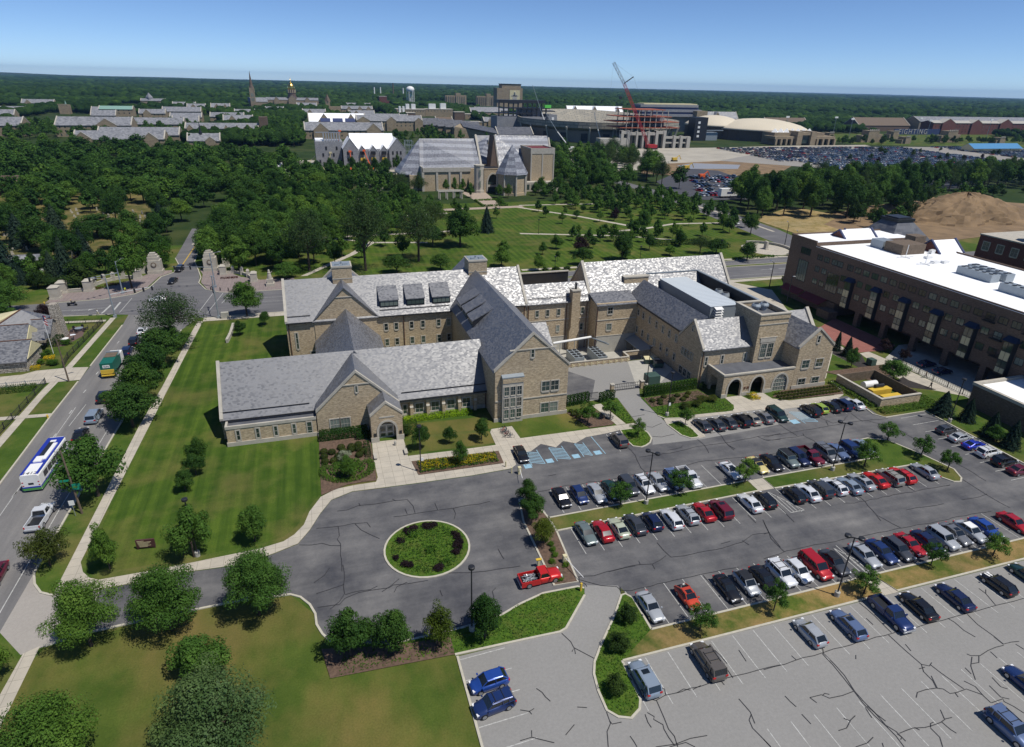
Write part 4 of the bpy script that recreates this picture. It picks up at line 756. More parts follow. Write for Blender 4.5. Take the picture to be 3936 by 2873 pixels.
for k in range(3): window(B,(74.25,110.8-k*1.7,.4),uw,1.2,1.6,2,2,.15)
window(B,(74.25,108.1,11.2),uw,.5,1.1,1,1,.12)
for x in (75.35,79.25,84.85): window(B,(x,103.55,4.85),u,.5,1.9,1,2,.2)
# tower
p=MB(); p.box(86.35,93.45,102.3,110.8,0,14.5); p.build('tower_wall',M_BRICK,B)
p=MB(); 
for a_ in ((86.2,93.6,102.15,102.7),(86.2,93.6,110.4,110.95),(86.2,86.75,102.7,110.4),(93.05,93.6,102.7,110.4)): p.box(*a_,14.5,15.5)
p.build('tower_parapet',M_BRICK,B)
p=MB()
for a_ in ((86.1,93.7,102.05,102.8),(86.1,93.7,110.3,111.05),(86.1,86.85,102.8,110.3),(92.95,93.7,102.8,110.3)): p.box(*a_,15.5,15.72)
p.box(86.25,93.55,102.2,102.35,13.3,13.5); p.box(87.1,91.4,102.15,102.35,10.35,10.5); p.box(87.3,91.1,102.18,102.32,9.35,10.25); p.build('tower_coping',M_STONE,B)
p=MB(); p.box(86.76,93.04,102.71,110.39,14.51,14.6); p.build('tower_deck',M_DARKROOF,B)
for x in (87.75,89.45): window(B,(x,102.3,5.9),u,1.35,3.1,3,3,.18)
# east gable wing and east end
gable(B,93.5,102,97.5,110,9.65,13.3,'y',cop=(1,0),ov=.35)
gable(B,93.4,103,103.8,112,9.4,13.8,'x',cop=(0,1),ov=.4,copw=.8,coph=.5)
for x in (94.95,98.45):
    for z in (4.7,.45): window(B,(x,97.5,z),u,1.75,1.75,2,2,.2)
window(B,(97.5,97.5,10.3),u,.55,1.45,1,2,.2)
p=MB(); p.box(93.35,102.15,97.35,97.6,0,.8); p.build('base_course',M_STONE,B)
# arcade porch
p=MB(); arc=[(79.1,3.1,2.2,4.0),(84.6,3.1,2.2,4.0),(90.3,3.4,2.0,3.9)]
archwall(p,76.2,93.45,97.5,98.0,4.95,arc); p.box(76.2,76.65,98,103.5,3.6,4.95); p.box(76.2,76.65,98,99.5,0,3.6); p.box(76.2,76.65,102,103.5,0,3.6); p.build('arcade_wall',M_BRICK,B)
for q in arc: archtrim(B,*q,97.5,.1,.38)
p=MB(); p.box(76.65,93.4,98,103.45,4.55,4.8); p.build('arcade_roof',M_DARKROOF,B)
p=MB(); p.box(76.05,93.4,97.35,97.85,4.95,5.25); p.box(76.05,76.55,97.85,103.4,4.95,5.25); p.box(76.1,77.3,97.36,97.5,0,.85); p.box(81.0,82.8,97.36,97.5,0,.85); p.box(86.4,88.3,97.36,97.5,0,.85); p.build('arcade_coping',M_STONE,B)
p=MB(); p.box(88.7,91.9,97.7,97.75,.1,3.6); o=p.build('arcade_glazing',M_GLASS,B); p=MB()
for k in range(6): p.box(88.62+k*.66,88.7+k*.66,97.62,97.7,0,3.5)
for k in range(4): p.box(88.6,92,97.62,97.69,.05+k*.9,.13+k*.9)
p.build('mullion',M_STONE,o)
for x in (81.4,82.1): q=MB(); q.box(x,x+.45,97.42,97.5,1.5,2.0); q.build('wall_plaque',M_RUST,B)
# rooftop plant, each machine a thing
t=thing('rooftop_air_handler','very long pale metal air handling unit lying in the roof well of the east wing','air handler',(87,126,10))
p=MB(); p.box(83.8,91.3,116.2,139.3,10,12.9); p.box(91.3,93.5,119,126,10,12.2); p.build('casing',M_GREYMETAL,t)
m_,tt,bb=newmat('seamed_pale_metal'); wv=tt.nodes.new('ShaderNodeTexWave'); wv.bands_direction='Y'; wv.inputs['Scale'].default_value=.33; tt.links.new(pos(tt),wv.inputs[0]); r_=ramp(tt,[(.0,(.33,.37,.40)),(.25,(.55,.60,.63))]); tt.links.new(wv.outputs[0],r_.inputs[0]); tt.links.new(r_.outputs[0],bb.inputs['Base Color']); bb.inputs['Roughness'].default_value=.45
p=MB(); p.box(83.7,91.45,116.1,139.4,12.9,13.05); p.build('lid',m_,t)
p=MB()
for k in range(4): p.prism([(84.6,115.1,10.6+.62*k),(86.6,115.1,10.6+.62*k),(86.6,116.1,10.95+.62*k),(84.6,116.1,10.95+.62*k)],[(84.6,115.1,10.68+.62*k),(86.6,115.1,10.68+.62*k),(86.6,116.1,11.03+.62*k),(84.6,116.1,11.03+.62*k)])
p.build('intake_hood',M_WHITE,t)
def fan(x,y,z,r,h,lab):
    t=thing('roof_exhaust_fan',lab,'exhaust fan',(x,y,z),'fans on the east roofs'); p=MB(); p.lathe((x,y,z),[(r*.8,0),(r*.8,h*.5),(r*1.05,h*.55),(r*1.05,h*.75),(r*.75,h)],14); p.build('housing',M_GREYMETAL,t); p=MB(); p.lathe((x,y,z+h),[(r*.6,0),(r*.5,.05)],12); p.build('grille',M_DKMETAL,t)
fan(94.2,128.5,10,1.1,2.7,'rooftop fan in the long well, farther of the pair'); fan(94.2,125.7,10,1.1,2.7,'rooftop fan in the long well, nearer of the pair')
fan(88.9,107.6,14.6,.95,1.6,'left fan inside the square tower parapet'); fan(91.1,107.8,14.6,.95,1.6,'right fan inside the square tower parapet')
def unit(x0,x1,y0,y1,z0,z1,lab,fans=0,m=None,cat='cooling unit',name='cooling_unit',group=None,ver=0):
    t=thing(name,lab,cat,((x0+x1)/2,(y0+y1)/2,z0),group); p=MB(); p.box(x0,x1,y0,y1,z0,z1); p.build('casing',m or M_GREYMETAL,t)
    if fans:
        ny=fans
        for k in range(ny):
            for q in (.27,.73):
                if (y1-y0)>(x1-x0): c=(x0+(x1-x0)*q,y0+(y1-y0)*(k+.5)/ny,z1)
                else: c=(x0+(x1-x0)*(k+.5)/ny,y0+(y1-y0)*q,z1)
                p=MB(); p.lathe(c,[(.45,.0),(.48,.12),(.2,.14)],10); p.build('fan',M_DKMETAL,t)
    return t
unit(92.4,94.2,114.0,116.4,10,12.3,'grey box unit standing beside the louvred end of the long air handler'); unit(94.3,95.4,112.6,114.2,10,11.4,'smallest grey box unit on the east roof well')
unit(55.4,57.9,125.6,131,-2.9,-.6,'left rooftop-style chiller in the sunken yard with eight fans',4,group='chillers in the sunken yard'); unit(61,63.4,124.6,131.2,-2.9,-.5,'right chiller in the sunken yard with ten fans',5,group='chillers in the sunken yard')
t=thing('steam_pipe','shiny white pipe crossing above the chillers on posts','pipe',(58,133,-3)); p=MB(); p.tube((52,131.5,1.2),(62.8,133.2,1.2),.3); p.build('main_pipe',M_WHITE,t); p=MB(); [p.tube((x,y,-3),(x,y,1.2),.08) for x,y in ((54,131.8),(58,132.4),(62,133))]; p.tube((62.8,133.2,1.0),(65,129,1.0),.2); p.tube((63.4,133.2,.6),(65.6,129,.6),.2); p.build('support',M_GREYMETAL,t)
t=thing('pipe_rack','bundle of grey pipes behind the yard wall beside the big gable','pipes',(51.5,122,-3)); p=MB()
for k in range(7): p.tube((49.2+k*.5,125.5,-1.5+.1*k),(51.6+k*.35,121,-.9+.05*k),.12,n=6); p.tube((51.6+k*.35,121,-.9),(51.6+k*.35,121,-3),.1,n=6)
p.build('pipe_run',M_GREYMETAL,t)
# retaining wall with yellow brackets
t=thing('yard_wall','low tan brick wall edging the sunken yard with a row of yellow guard posts','wall',(59,119.7,0)); p=MB(); p.box(47.5,66.3,119.75,120.05,0,1.0); p.box(66.3,66.6,119.75,122.8,0,1.0); p.box(66.3,73.2,122.6,122.9,0,1.0); p.build('wall_body',M_BRICK,t); p=MB(); p.box(47.4,66.4,119.68,120.12,1,1.14); p.box(66.2,66.7,120.12,122.5,1,1.14); p.box(66.3,73.3,122.52,122.98,1,1.14); p.build('coping',M_STONE,t)
for k in range(10): 
    x=52.2+k*1.52; o=thing('guard_post','cream guard post with a bent arm along the foot of the yard wall','guard post',(x,119.4,0),'guard posts along the yard wall'); p=MB(); p.tube((x,119.35,0),(x,119.35,.9),.1,n=8); p.build('post',M_CREAM,o); p=MB(); p.box(x-.05,x+.6,119.3,119.4,.5,.62); p.build('arm',M_CREAM,o)
t=thing('loading_canopy','lean-to canopy along the shaded foot of the west facing yard wall','canopy',(72,128,-3)); p=MB(); P=[(71.6,123.2,.2),(74.2,123.2,1.2),(74.2,132.2,1.2),(71.6,132.2,.2)]; p.prism([(x,y,z-.15) for x,y,z in P],P); p.build('canopy_roof',M_GREYMETAL,t); p=MB(); [p.tube((71.8,y,-3),(71.8,y,.1),.1) for y in (123.2,127.5,131.8)]; p.build('support',M_GREYMETAL,t)
# service gate, hedges, bins, transformers
t=thing('sliding_gate','black metal gate across the service lane between brick piers','gate',(59,106,0)); p=MB(); p.box(56,62.1,106,106.06,.15,.25); p.box(56,62.1,106,106.06,1.5,1.6); [p.tube((56+k*.42,106.03,.2),(56+k*.42,106.03,1.55),.035,n=5) for k in range(15)]; p.box(56,62.1,106.0,106.05,.8,.86); p.build('gate_frame',M_DKMETAL,t)
for x in (55.6,62.5): o=MB(); o.box(x-.3,x+.4,105.7,106.4,0,1.6); q=o.build('pier',M_BRICK,t); o=MB(); o.box(x-.38,x+.48,105.62,106.48,1.6,1.78); o.build('cap',M_STONE,q)
t=thing('picket_gate','small black pedestrian gate between two clipped hedges','gate',(50.3,103.5,0)); p=MB(); [p.tube((49.3+k*.25,103.6,0),(49.3+k*.25,103.6,1.7),.04,n=5) for k in range(9)]; p.box(49.2,51.4,103.57,103.63,1.5,1.58); p.build('picket_frame',M_DKMETAL,t)
def dumpster(x,y,rz,lab,m,junk=0):
    t=thing('dumpster',lab,'dumpster',(x,y,0),'dumpsters in the service yard',rz); p=MB()
    p.prism([(-1,-.6,.15),(1,-.6,.15),(1,.6,.15),(-1,.6,.15)],[(-1.1,-.85,1.25),(1.1,-.85,1.25),(1.1,.75,1.45),(-1.1,.75,1.45)]); [p.tube((a,-1*.5,0),(a,-.5,.15),.08) for a in (-.8,.8)]; p.build('bin_body',m,t,local=True)
    p=MB(); p.prism([(-1.12,-.9,1.26),(1.12,-.9,1.26),(1.12,.78,1.46),(-1.12,.78,1.46)],[(-1.12,-.9,1.32),(1.12,-.9,1.32),(1.12,.78,1.52),(-1.12,.78,1.52)]); p.build('lid',M_DKMETAL if not junk else M_CREAM,t,local=True)
dumpster(70.3,117.4,rad(-12),'open green dumpster heaped with pale rubbish in the service yard',M_GREENMETAL,1); dumpster(71.3,114.9,rad(-12),'closed dark green dumpster in the service yard',M_GREENMETAL)
unit(64.5,67.2,106.6,109,0,2.0,'large green transformer cabinet behind the clipped hedge',0,M_GREENMETAL,'transformer','transformer_cabinet'); unit(120.1,121.5,102.8,104.4,.1,1.6,'green transformer cabinet on a pad east of the building',0,M_GREENMETAL,'transformer','transformer_cabinet')
# ================= brown apartment block on the right =================
M_DKNAVY=plain('dark_navy_metal',(.018,.028,.06),.5)
A=thing('apartment_block','long brown brick apartment block with white flat roof and shaded ground floor arcade','building',(150,120,0))
p=MB(); p.box(137.4,172,60,146,3.9,17.2); p.box(146,171.9,60,156,0,3.9); p.box(137.4,172,146,156.5,3.6,18.3); p.build('wall',M_BROWN,A)
each('arcade_pier',M_BROWN,A,[(137.45,138.7,y-.7,y+.7,0,3.9) for y in (126.3,117.5,108.4,99.4,90.2,81,72)]+[(137.45,145,134.5,156.3,0,3.6)])
p=MB(); p.box(137.2,172.2,60,145.9,17.2,17.32); p.box(152.5,172,145.9,156.3,17.2,17.32) if 0 else None; p.build('roof',M_ROOFW,A)
p=MB(); p.box(137.7,171.7,146.2,156.2,18.3,18.36); p.build('upper_roof',M_ROOFW,A)
p=MB(); p.box(137.22,137.6,60,145.8,17.32,17.6); p.box(137.22,172.2,156.2,156.7,18.3,18.7); p.box(137.2,137.6,146,156.2,18.3,18.75); p.box(171.8,172.2,60,146,17.32,17.7); p.build('parapet',M_BROWN,A)
uy=(0,-1)
ys=[144.6,141.9,138.9,136.9,133.2,130.4]+[127.6-2.86*k for k in range(18)]
for i,y in enumerate(ys):
    wd=2.0
    if i==2: wd=2.0
    window(A,(137.4,y,13.9),uy,1.9 if i!=3 else 1.95,1.35,2,1,.1,M_DKMETAL,.06)
bays=(130.9,121.9,113.2,104.1,95.2,86.2,77.2)
for zz in (10.5,6.9):
    for y in [144.6,141.9]+[134.6-2.95*k for k in range(20)]:
        if any(abs(y-1-b_)<2.2 for b_ in bays): continue
        window(A,(137.4,y,zz),uy,1.7,1.4,2,1,.1,M_DKMETAL,.06)
window(A,(137.4,139.4,6.3),uy,4.2,5.2,4,3,.1,M_DKMETAL,.06)
for y in (151.5,): window(A,(137.4,y,14.2),uy,3.8,1.7,4,1,.1,M_DKMETAL); window(A,(137.4,y,6.2),uy,3.8,6,4,3,.1,M_DKMETAL)
for y in bays:
    p=MB(); p.prism([(136.5,y-1.1,3.8),(137.4,y-1.4,3.8),(137.4,y+1.4,3.8),(136.5,y+1.1,3.8)],[(136.5,y-1.1,11.3),(137.4,y-1.4,11.3),(137.4,y+1.4,11.3),(136.5,y+1.1,11.3)]); o=p.build('bay_window',M_DKMETAL,A)
    p=MB(); p.prism([(136.1,y-1.4,11.2),(137.4,y-1.7,11.2),(137.4,y+1.7,11.2),(136.1,y+1.4,11.2)],[(137.2,y-1.1,12.1),(137.4,y-1.2,12.1),(137.4,y+1.2,12.1),(137.2,y+1.1,12.1)]); p.build('roof',M_DKNAVY,o)
    for z0,z1,mm,nm in ((9,10.9,M_GLASS,'pane'),(7,8.8,M_CREAM,'panel'),(5.4,6.8,M_GLASS,'pane'),(4.1,5.2,M_CREAM,'panel')):
        p=MB(); p.box(136.44,136.5,y-.95,y-.05,z0,z1); p.box(136.44,136.5,y+.05,y+.95,z0,z1); p.build(nm,mm,o)
for y,z in ((89.5,10.2),(88.3,6.6),(80.3,10.2),(92.2,13.4),(83.5,13.4)):
    p=MB(); p.box(136.6,137.4,y-1.3,y+1.3,z,z+.15); [p.box(136.6,136.64,y-1.3+k*.2,y-1.25+k*.2,z+.15,z+1) for k in range(14)]; p.box(136.58,136.66,y-1.3,y+1.3,z+1,z+1.08); p.build('balcony',M_DKMETAL,A)
for x0,y0,y1 in ((134.6,137.5,146),(135.4,147,155)):
    p=MB(); P=[(x0,y0,2.6),(137.4,y0,3.9),(137.4,y1,3.9),(x0,y1,2.6)]; p.prism([(x,y,z-.1) for x,y,z in P],P); p.build('awning',M_PURP,A)
p=MB(); p.box(133.6,136.6,132,136.5,0,2.2); p.build('planter_wall',M_BROWN,A)
for (x0,x1,y,sg) in ((149.2,150.8,151,0),(165.5,175.3,134,1)):
    gable(A,x0,x0+ (12 if sg==0 else 9),y-3.5 if sg==0 else 130.5,y+3.5 if sg==0 else 137.5,17.7 if sg==0 else 17.5,20.4,'x',M_RED,M_ROOFW,cop=(1,1),trim=M_NAVY)
t=thing('pyramid_roof_lantern','dark seamed metal pyramid roof rising behind the white roof','roof lantern',(176,156,17)); p=MB(); p.prism([(168,149,16),(184,149,16),(184,163,16),(168,163,16)],[(173,153,21.5),(179,153,21.5),(179,159,21.5),(173,159,21.5)]); p.build('pyramid',M_DARKSLATE,t); p=MB(); p.box(172.6,179.4,152.6,159.4,21.5,22.3); p.box(173.4,178.6,153.4,158.6,22.3,22.7); p.build('cap',M_DKMETAL,t)
gable(A,160,172,157,163,12,18.4,'x',M_RED,M_ROOFW,cop=(1,1),trim=M_NAVY)
unit(153.5,157.8,138.5,142.8,17.35,19.6,'pale ribbed cabinet on the white roof beside the brown penthouse',0,M_GREYMETAL); unit(153.4,161.5,131.8,137.8,17.35,20,'brown ribbed metal penthouse on the white roof',0,M_WOOD,'penthouse','roof_penthouse'); unit(162.5,166.5,136.5,140,17.35,21,'tall brown penthouse box behind the wider one',0,M_WOOD,'penthouse','roof_penthouse')
unit(152,154.8,105,114,17.35,19.2,'left long cooling unit on the white roof',5,group='long cooling units on the white roof'); unit(156.3,159,104.6,114.8,17.35,19.2,'right long cooling unit on the white roof',5,group='long cooling units on the white roof'); unit(148,151,91,100,17.35,19.2,'nearest long cooling unit at the right edge of the white roof',5,group='long cooling units on the white roof')
for k,(x,y) in enumerate(((158,127.4),(155.4,123),(158.2,122.4))): unit(x-.9,x+.9,y-.6,y+.6,17.35,17.9,('small pale roof hatch vent nearest the brown penthouse','small pale roof hatch vent left of the lower pair','small pale roof hatch vent right of the lower pair')[k],0,M_WHITE,'roof vent','roof_vent')
for k in range(6): unit(163.2+k*1.05,164+k*1.05,131+.4*k,132+.4*k,17.35,18.3,'small condenser in the row behind the brown penthouse',0,M_WHITE,'condenser','small_condenser','condensers behind the brown penthouse')
for k,(x,y) in enumerate(((152.5,129.5),(151.6,122.5))):
    t=thing('roof_mast',('white vent mast on a frame nearer the penthouse','white vent mast on a frame nearer the long cooling units')[k],'mast',(x,y,17.3)); p=MB(); p.tube((x,y,17.3),(x,y,20.8),.09,n=6); p.build('pole',M_WHITE,t); p=MB(); p.box(x-3,x+3,y-.1,y+.1,17.5,17.65); p.box(x-.1,x+.1,y-1.5,y+1.5,17.35,17.5); p.build('frame',M_WHITE,t)
# second brick block, far right
A2=thing('red_brick_block','dark red brick block with an octagonal corner pavilion at the right edge','building',(235,170,0)); p=MB(); p.box(222,262,140,162,0,13.6); p.build('wall',M_RED,A2); p=MB(); p.box(221.8,262,139.8,162.2,13.6,14); p.build('parapet',M_STONE,A2)
for k in range(7): window(A2,(225+k*4.6,140,8.6),(1,0),2.2,2.6,2,2,.25,M_STONE); window(A2,(225+k*4.6,140,3.6),(1,0),2.2,2.6,2,2,.25,M_STONE)
for k in range(4): window(A2,(222,160-k*5,9),(0,-1),2.2,2.6,2,2,.25,M_STONE)
p=MB(); p.lathe((229,147,13.8),[(4.2,0),(4.2,1),(3.9,1.01),(3.9,3.4),(4.4,3.41),(4.4,3.8)],8); p.build('pavilion',M_STONE,A2); p=MB(); p.lathe((229,147,17.6),[(4.7,0),(0.2,1.9)],8); p.build('pavilion_roof',M_GREYMETAL,A2); p=MB(); p.lathe((229,147,15.2),[(3.95,0),(3.95,1.6)],8); p.build('opening',M_GLASS,A2)
# low building at the lot's right edge
t=thing('low_store_building','low dark brick building with white sunken roof at the right edge beyond the spruces','building',(135,78,0)); p=MB(); p.box(124.3,146,64,82,0,4.6); p.build('wall',M_BROWN,t); p=MB(); p.box(124.8,145.5,64.4,81.5,4.6,4.66); p.build('roof',M_ROOFW,t); p=MB()
for a_ in ((124.1,124.8,64,82.2),(124.8,146,81.5,82.2)): p.box(*a_,4.6,5.2)
p.build('parapet',M_STONE,t)
# wooden enclosure with tank
t=thing('plant_enclosure','brick and timber enclosure beside the lot holding yellow equipment','enclosure',(110,92,0)); p=MB(); p.box(105.1,115.3,85.4,85.75,0,2.0); p.box(105.1,105.45,85.75,97.5,0,2.0); p.build('enclosure_wall',M_BRICK,t); p=MB(); p.box(104.98,115.4,85.3,85.85,2,2.15); p.box(104.98,105.55,85.85,97.6,2,2.15); p.build('coping',M_STONE,t); p=MB(); p.box(105.45,115.2,97.3,97.45,0,2.1); p.box(115.1,115.25,85.75,97.3,0,2.1); p.build('timber_screen',M_WOOD,t)
t=thing('storage_tank','white horizontal tank lying inside the enclosure','tank',(109.5,92.8,0)); p=MB(); p.tube((107.9,92.9,1.4),(111.2,92.9,1.4),.75,n=14); p.build('tank_body',M_WHITE,t); p=MB(); p.box(108.3,108.6,92.3,93.5,0,.9); p.box(110.5,110.8,92.3,93.5,0,.9); p.build('cradle',M_DKMETAL,t)
t=thing('yellow_skid','yellow machine skid with a black drum inside the enclosure','machine',(110,89.5,0)); p=MB(); p.box(107.5,112.5,89.8,91.2,.3,1.5); p.box(108.5,113.2,87.2,89,.2,.9); p.build('skid_frame',M_YEL,t); p=MB(); p.tube((109,91.0,1.9),(111.2,91.0,1.9),.4); p.build('drum',M_DKMETAL,t)
# ================= stone clubhouse on the left =================
c=thing('stone_clubhouse','fieldstone clubhouse with dark slate gables and cream gable ends at the left edge','building',(-67,155,0))
gable(c,-80,-61.2,146.2,154.8,2.8,5.6,'x',M_FIELD,M_SLATE,cop=(0,0),ov=.5)
gable(c,-80,-64.2,155.2,163.6,3.2,6.2,'x',M_FIELD,M_SLATE,cop=(0,0),ov=.5)
gable(c,-70,-61.3,161.5,168,3.2,5.4,'x',M_FIELD,M_SLATE,ov=.4)
p=MB(); P=[(-72,157,5.2),(-61.5,166,3.4),(-67.3,166,7.6)]; p.prism([(x,y,z-.3) for x,y,z in P],P); P=[(-67.3,166,7.6),(-61.5,166,3.4),(-62,172,3.2)]; p.prism([(x,y,z-.3) for x,y,z in P],P); p.build('roof',M_SLATE,c); p=MB(); P=[(-75,157,4.6),(-67.5,166,7.62),(-75,172,5),(-86,168,3.2),(-84,157,3.2)]; p.prism([(x,y,z-.3) for x,y,z in P],P); p.build('pale_roof_slope',M_CREAM,c); p=MB(); p.tube((-72,157,5.3),(-67.3,166,7.7),.14); p.tube((-80.2,150.5,5.62),(-61,150.5,5.62),.12); p.tube((-80,159.4,6.22),(-64,159.4,6.22),.12); p.tube((-70,164.75,5.42),(-61.2,164.75,5.42),.12); p.build('ridge_cap',M_RUST,c)
p=MB(); P=[(-60.95,146.3,2.8),(-60.95,154.7,2.8),(-60.95,150.5,5.35)]; p.prism(P,[(x+.12,y,z) for x,y,z in P]); P=[(-63.95,155.3,3.2),(-63.95,163.5,3.2),(-63.95,159.4,5.95)]; p.prism(P,[(x+.12,y,z) for x,y,z in P]); p.build('gable_panel',M_CREAM,c)
for y in (153.6,148.9): window(c,(-61.2,y-1,.8),(0,1),1.0,1.4,2,2,.12,M_STONE)
p=MB(); 
for k in range(6): p.box(-78+k*2.6,-76+k*2.6,146.6,146.7,0,2.2)
p.build('door_screen',M_WOOD,c)
p=MB(); p.prism([(-62.2,166,0),(-60.6,164.4,0),(-60.0,168.2,0),(-61.4,169.6,0)],[(-62.6,169.6,8),(-61.4,168.8,8),(-61,170.3,8),(-62.1,171,8)]) if 0 else p.prism([(-62.2,166,0),(-60.0,166,0),(-60.0,168.6,0),(-62.2,168.6,0)],[(-61.9,166.3,8.2),(-60.3,166.3,8.2),(-60.3,168.3,8.2),(-61.9,168.3,8.2)]); p.build('chimney',M_FIELD,c)
p=MB(); P=[(-66,157.8,2.6),(-61.2,157.8,2.6),(-61.2,160.8,2.6),(-66,160.8,2.6)]; p.prism(P,[(-66,159.3,4.2),(-61.5,159.3,4.2),(-61.5,159.4,4.2),(-66,159.4,4.2)]); p.build('porch_roof',M_SLATE,c)
t=thing('garage_house','grey roofed white house corner at the left edge below the clubhouse','house',(-72,132,0)); gable(t,-82,-66.5,126,135.5,2.8,5.2,'x',M_WHITE,M_SLATE,ov=.4)
t=thing('white_barn','white gabled shed between the spruces at the left','shed',(-90,232,0)); gable(t,-95,-84.5,228.5,236,3,5.4,'x',M_WHITE,M_FARSLATE,ov=.4)
t=thing('brown_roof_house','low brown roofed house among the cemetery trees at the left edge','house',(-150,398,0)); gable(t,-190,-143,390,404,5,9,'x',M_BROWN,plain('brown_shingle',(.13,.085,.07)),ov=.6)
def textmesh(n,cu):
    q=bpy.data.objects.new('tmp',cu); COL.objects.link(q); me=bpy.data.meshes.new_from_object(q.evaluated_get(bpy.context.evaluated_depsgraph_get())); bpy.data.objects.remove(q); o=bpy.data.objects.new(n,me); COL.objects.link(o); return o
# ================= campus buildings beyond the park =================
FAR={}
def fwin(par,x0,x1,y,z0,n,h=1.6,w=1.2):
    dx=(x1-x0)/n
    for k in range(n):
        p=MB(); x=x0+dx*(k+.5)-w/2; p.box(x,x+w,y-.12,y-.02,z0,z0+h); p.build('window',M_GLASS,par)
def hall(lab,x0,x1,y0,y1,ze,zr,axis='x',wall=None,roof=None,floors=2,n=8,gb=(),cat='building',name='campus_hall',cop=(1,1),win=1):
    t=thing(name,lab,cat,((x0+x1)/2,(y0+y1)/2,0))
    gable(t,x0,x1,y0,y1,ze,zr,axis,wall or M_FARBRICK,roof or M_FARSLATE,cop=cop,ov=.6,copw=1,coph=.6)
    for g_ in gb: gable(t,g_[0],g_[1],y0-2,(y0+y1)/2,ze,zr-.4 if len(g_)<3 else g_[2],'y',wall or M_FARBRICK,roof or M_FARSLATE,cop=(1,0),ov=.3,copw=.9,coph=.5)
    if win and n:
        for f_ in range(floors):
            z=ze-2.7-3.6*f_
            if z>0: fwin(t,x0+2,x1-2,y0,z,n)
    return t
hall('wide grey roofed stone hall with a west gable rising over the nearest wood',-187,-117,645,668,7,13,gb=((-186,-172),(-134,-122,12)),n=12)
t=hall('second grey roofed hall, flat topped, just behind the widest one',-180,-112,690,712,7,13,n=0); hall('tall four storey stone hall with dark hipped wing on the left',-232,-165,758,784,11,18,floors=3,n=14,gb=((-196,-178,17),))
hall('stone hall with grey roof cut by the left edge',-330,-262,765,790,10,17,floors=3,n=12); hall('grey roofed hall behind, between the orange brick one and the chapel',-184,-128,830,850,8,14,n=8)
t=hall('long stone residence with a row of small dormer gables',-112,-44,725,745,10.5,15,floors=3,n=18,gb=((-110,-104,14),(-96,-92,13.6),(-86,-82,13.6),(-76,-72,13.6),(-66,-62,13.6),(-58,-50,14.4)))
p=MB(); p.box(-43,-35,728,740,0,21); p.build('tower',M_BROWN,t)
t=hall('small chapel with a black flèche on its roof'.replace('è','e'),-99,-72,641,656,6,11.5,n=4,name='chapel',cat='chapel',gb=((-84,-76,9),)); p=MB(); p.lathe((-88,648,10),[(1.4,0),(1.3,3),(.9,3.2),(0.05,12)],8); p.build('spire',M_DKMETAL,t)
hall('grey hipped hall left of the bright yellow tree',-205,-150,1150,1170,7,13,n=6); hall('low hall in front of the grey hipped hall',-172,-132,1010,1028,6,11,n=6)
hall('hall with one stone gable right of the avenue woods',-122,-78,1010,1028,7,12,gb=((-106,-96),),n=6); hall('small stone hall with white gables among trees',-145,-115,1230,1248,9,16,gb=((-140,-130),(-126,-118)),n=4)
hall('grey roofed hall beside the crenellated tower',-300,-268,1150,1165,7,12,n=4); hall('hall with green figure at its gable',-268,-238,1020,1036,7,13,n=5)
hall('hall with green copper roof on the left campus',-285,-240,1131,1148,10,14,roof=M_COPPER,n=6); hall('pale roofed hall at the far left edge',-430,-385,1155,1170,6,11,n=5); hall('orange brick low hall with blue panel roof',-232,-200,905,918,6,8,wall=M_RED,roof=M_NAVY,n=5)
t=thing('crenellated_tower','square crenellated stone tower with a small green spire on the left campus','tower',(-343,1184,0)); p=MB(); p.box(-349,-336,1178,1191,0,13); [p.box(-349.3+k*2.7,-347.9+k*2.7,1177.6,1178.4,13,14.4) for k in range(5)]; p.build('tower_shaft',M_FARBRICK,t); p=MB(); p.lathe((-340,1184,13),[(1.4,0),(0.1,6)],8); p.build('spire',M_COPPER,t)
t=hall('dark roofed hall with a pale pyramid cupola on the far left',-316,-270,1571,1590,8,12,n=5); p=MB(); p.lathe((-300,1580,8),[(7,0),(7,6),(.2,15)],4); p.build('cupola',M_FARSLATE,t)
# basilica, dome
t=thing('basilica','slim spired stone church on the horizon left of the golden dome','church',(-95,1585,0)); gable(t,-110,-70,1580,1600,9,17,'x',M_FARBRICK,M_FARSLATE); p=MB(); p.box(-104,-94,1572,1582,0,28); p.box(-103,-95,1573,1581,28,36); p.build('bell_tower',M_FARBRICK,t); p=MB(); p.lathe((-99,1577,36),[(4.6,0),(3.2,6),(.1,33)],8); p.build('spire',M_WOOD,t); p=MB(); [p.lathe((x,y,28),[(1,0),(.1,11)],6) for x in (-103.4,-94.6) for y in (1572.6,1581)]; p.build('pinnacle',M_FARBRICK,t)
p=MB(); [p.box(x,x+2,1571.8,1572,a_,a_+6) for x in (-101.5,-98.5) for a_ in (10,19)]; p.build('window',M_GLASS,t)
t=thing('domed_main_building','pale building crowned by the golden dome and statue on the horizon','building',(-20,1740,0)); gable(t,-80,40,1734,1752,9,14,'x',M_FARBRICK,M_FARSLATE); 
for x in (-56,14): gable(t,x-6,x+6,1726,1740,9,16,'y',M_FARBRICK,M_FARSLATE)
gable(t,-29,-11,1722,1740,12,20,'y',M_FARBRICK,M_FARSLATE); p=MB(); p.lathe((-20,1742,10),[(11,0),(11,6),(9,6.2),(9,14),(10,14.2),(8.6,15),(8.6,22)],12); p.build('drum',M_BROWN,t); p=MB(); p.lathe((-20,1742,32),[(8.8,0),(8.9,3),(7.6,8),(5,12),(2,14.6),(1.6,15),(1.6,19),(.5,20),(.4,26)],16); p.build('dome',M_GOLD,t,smooth=True)
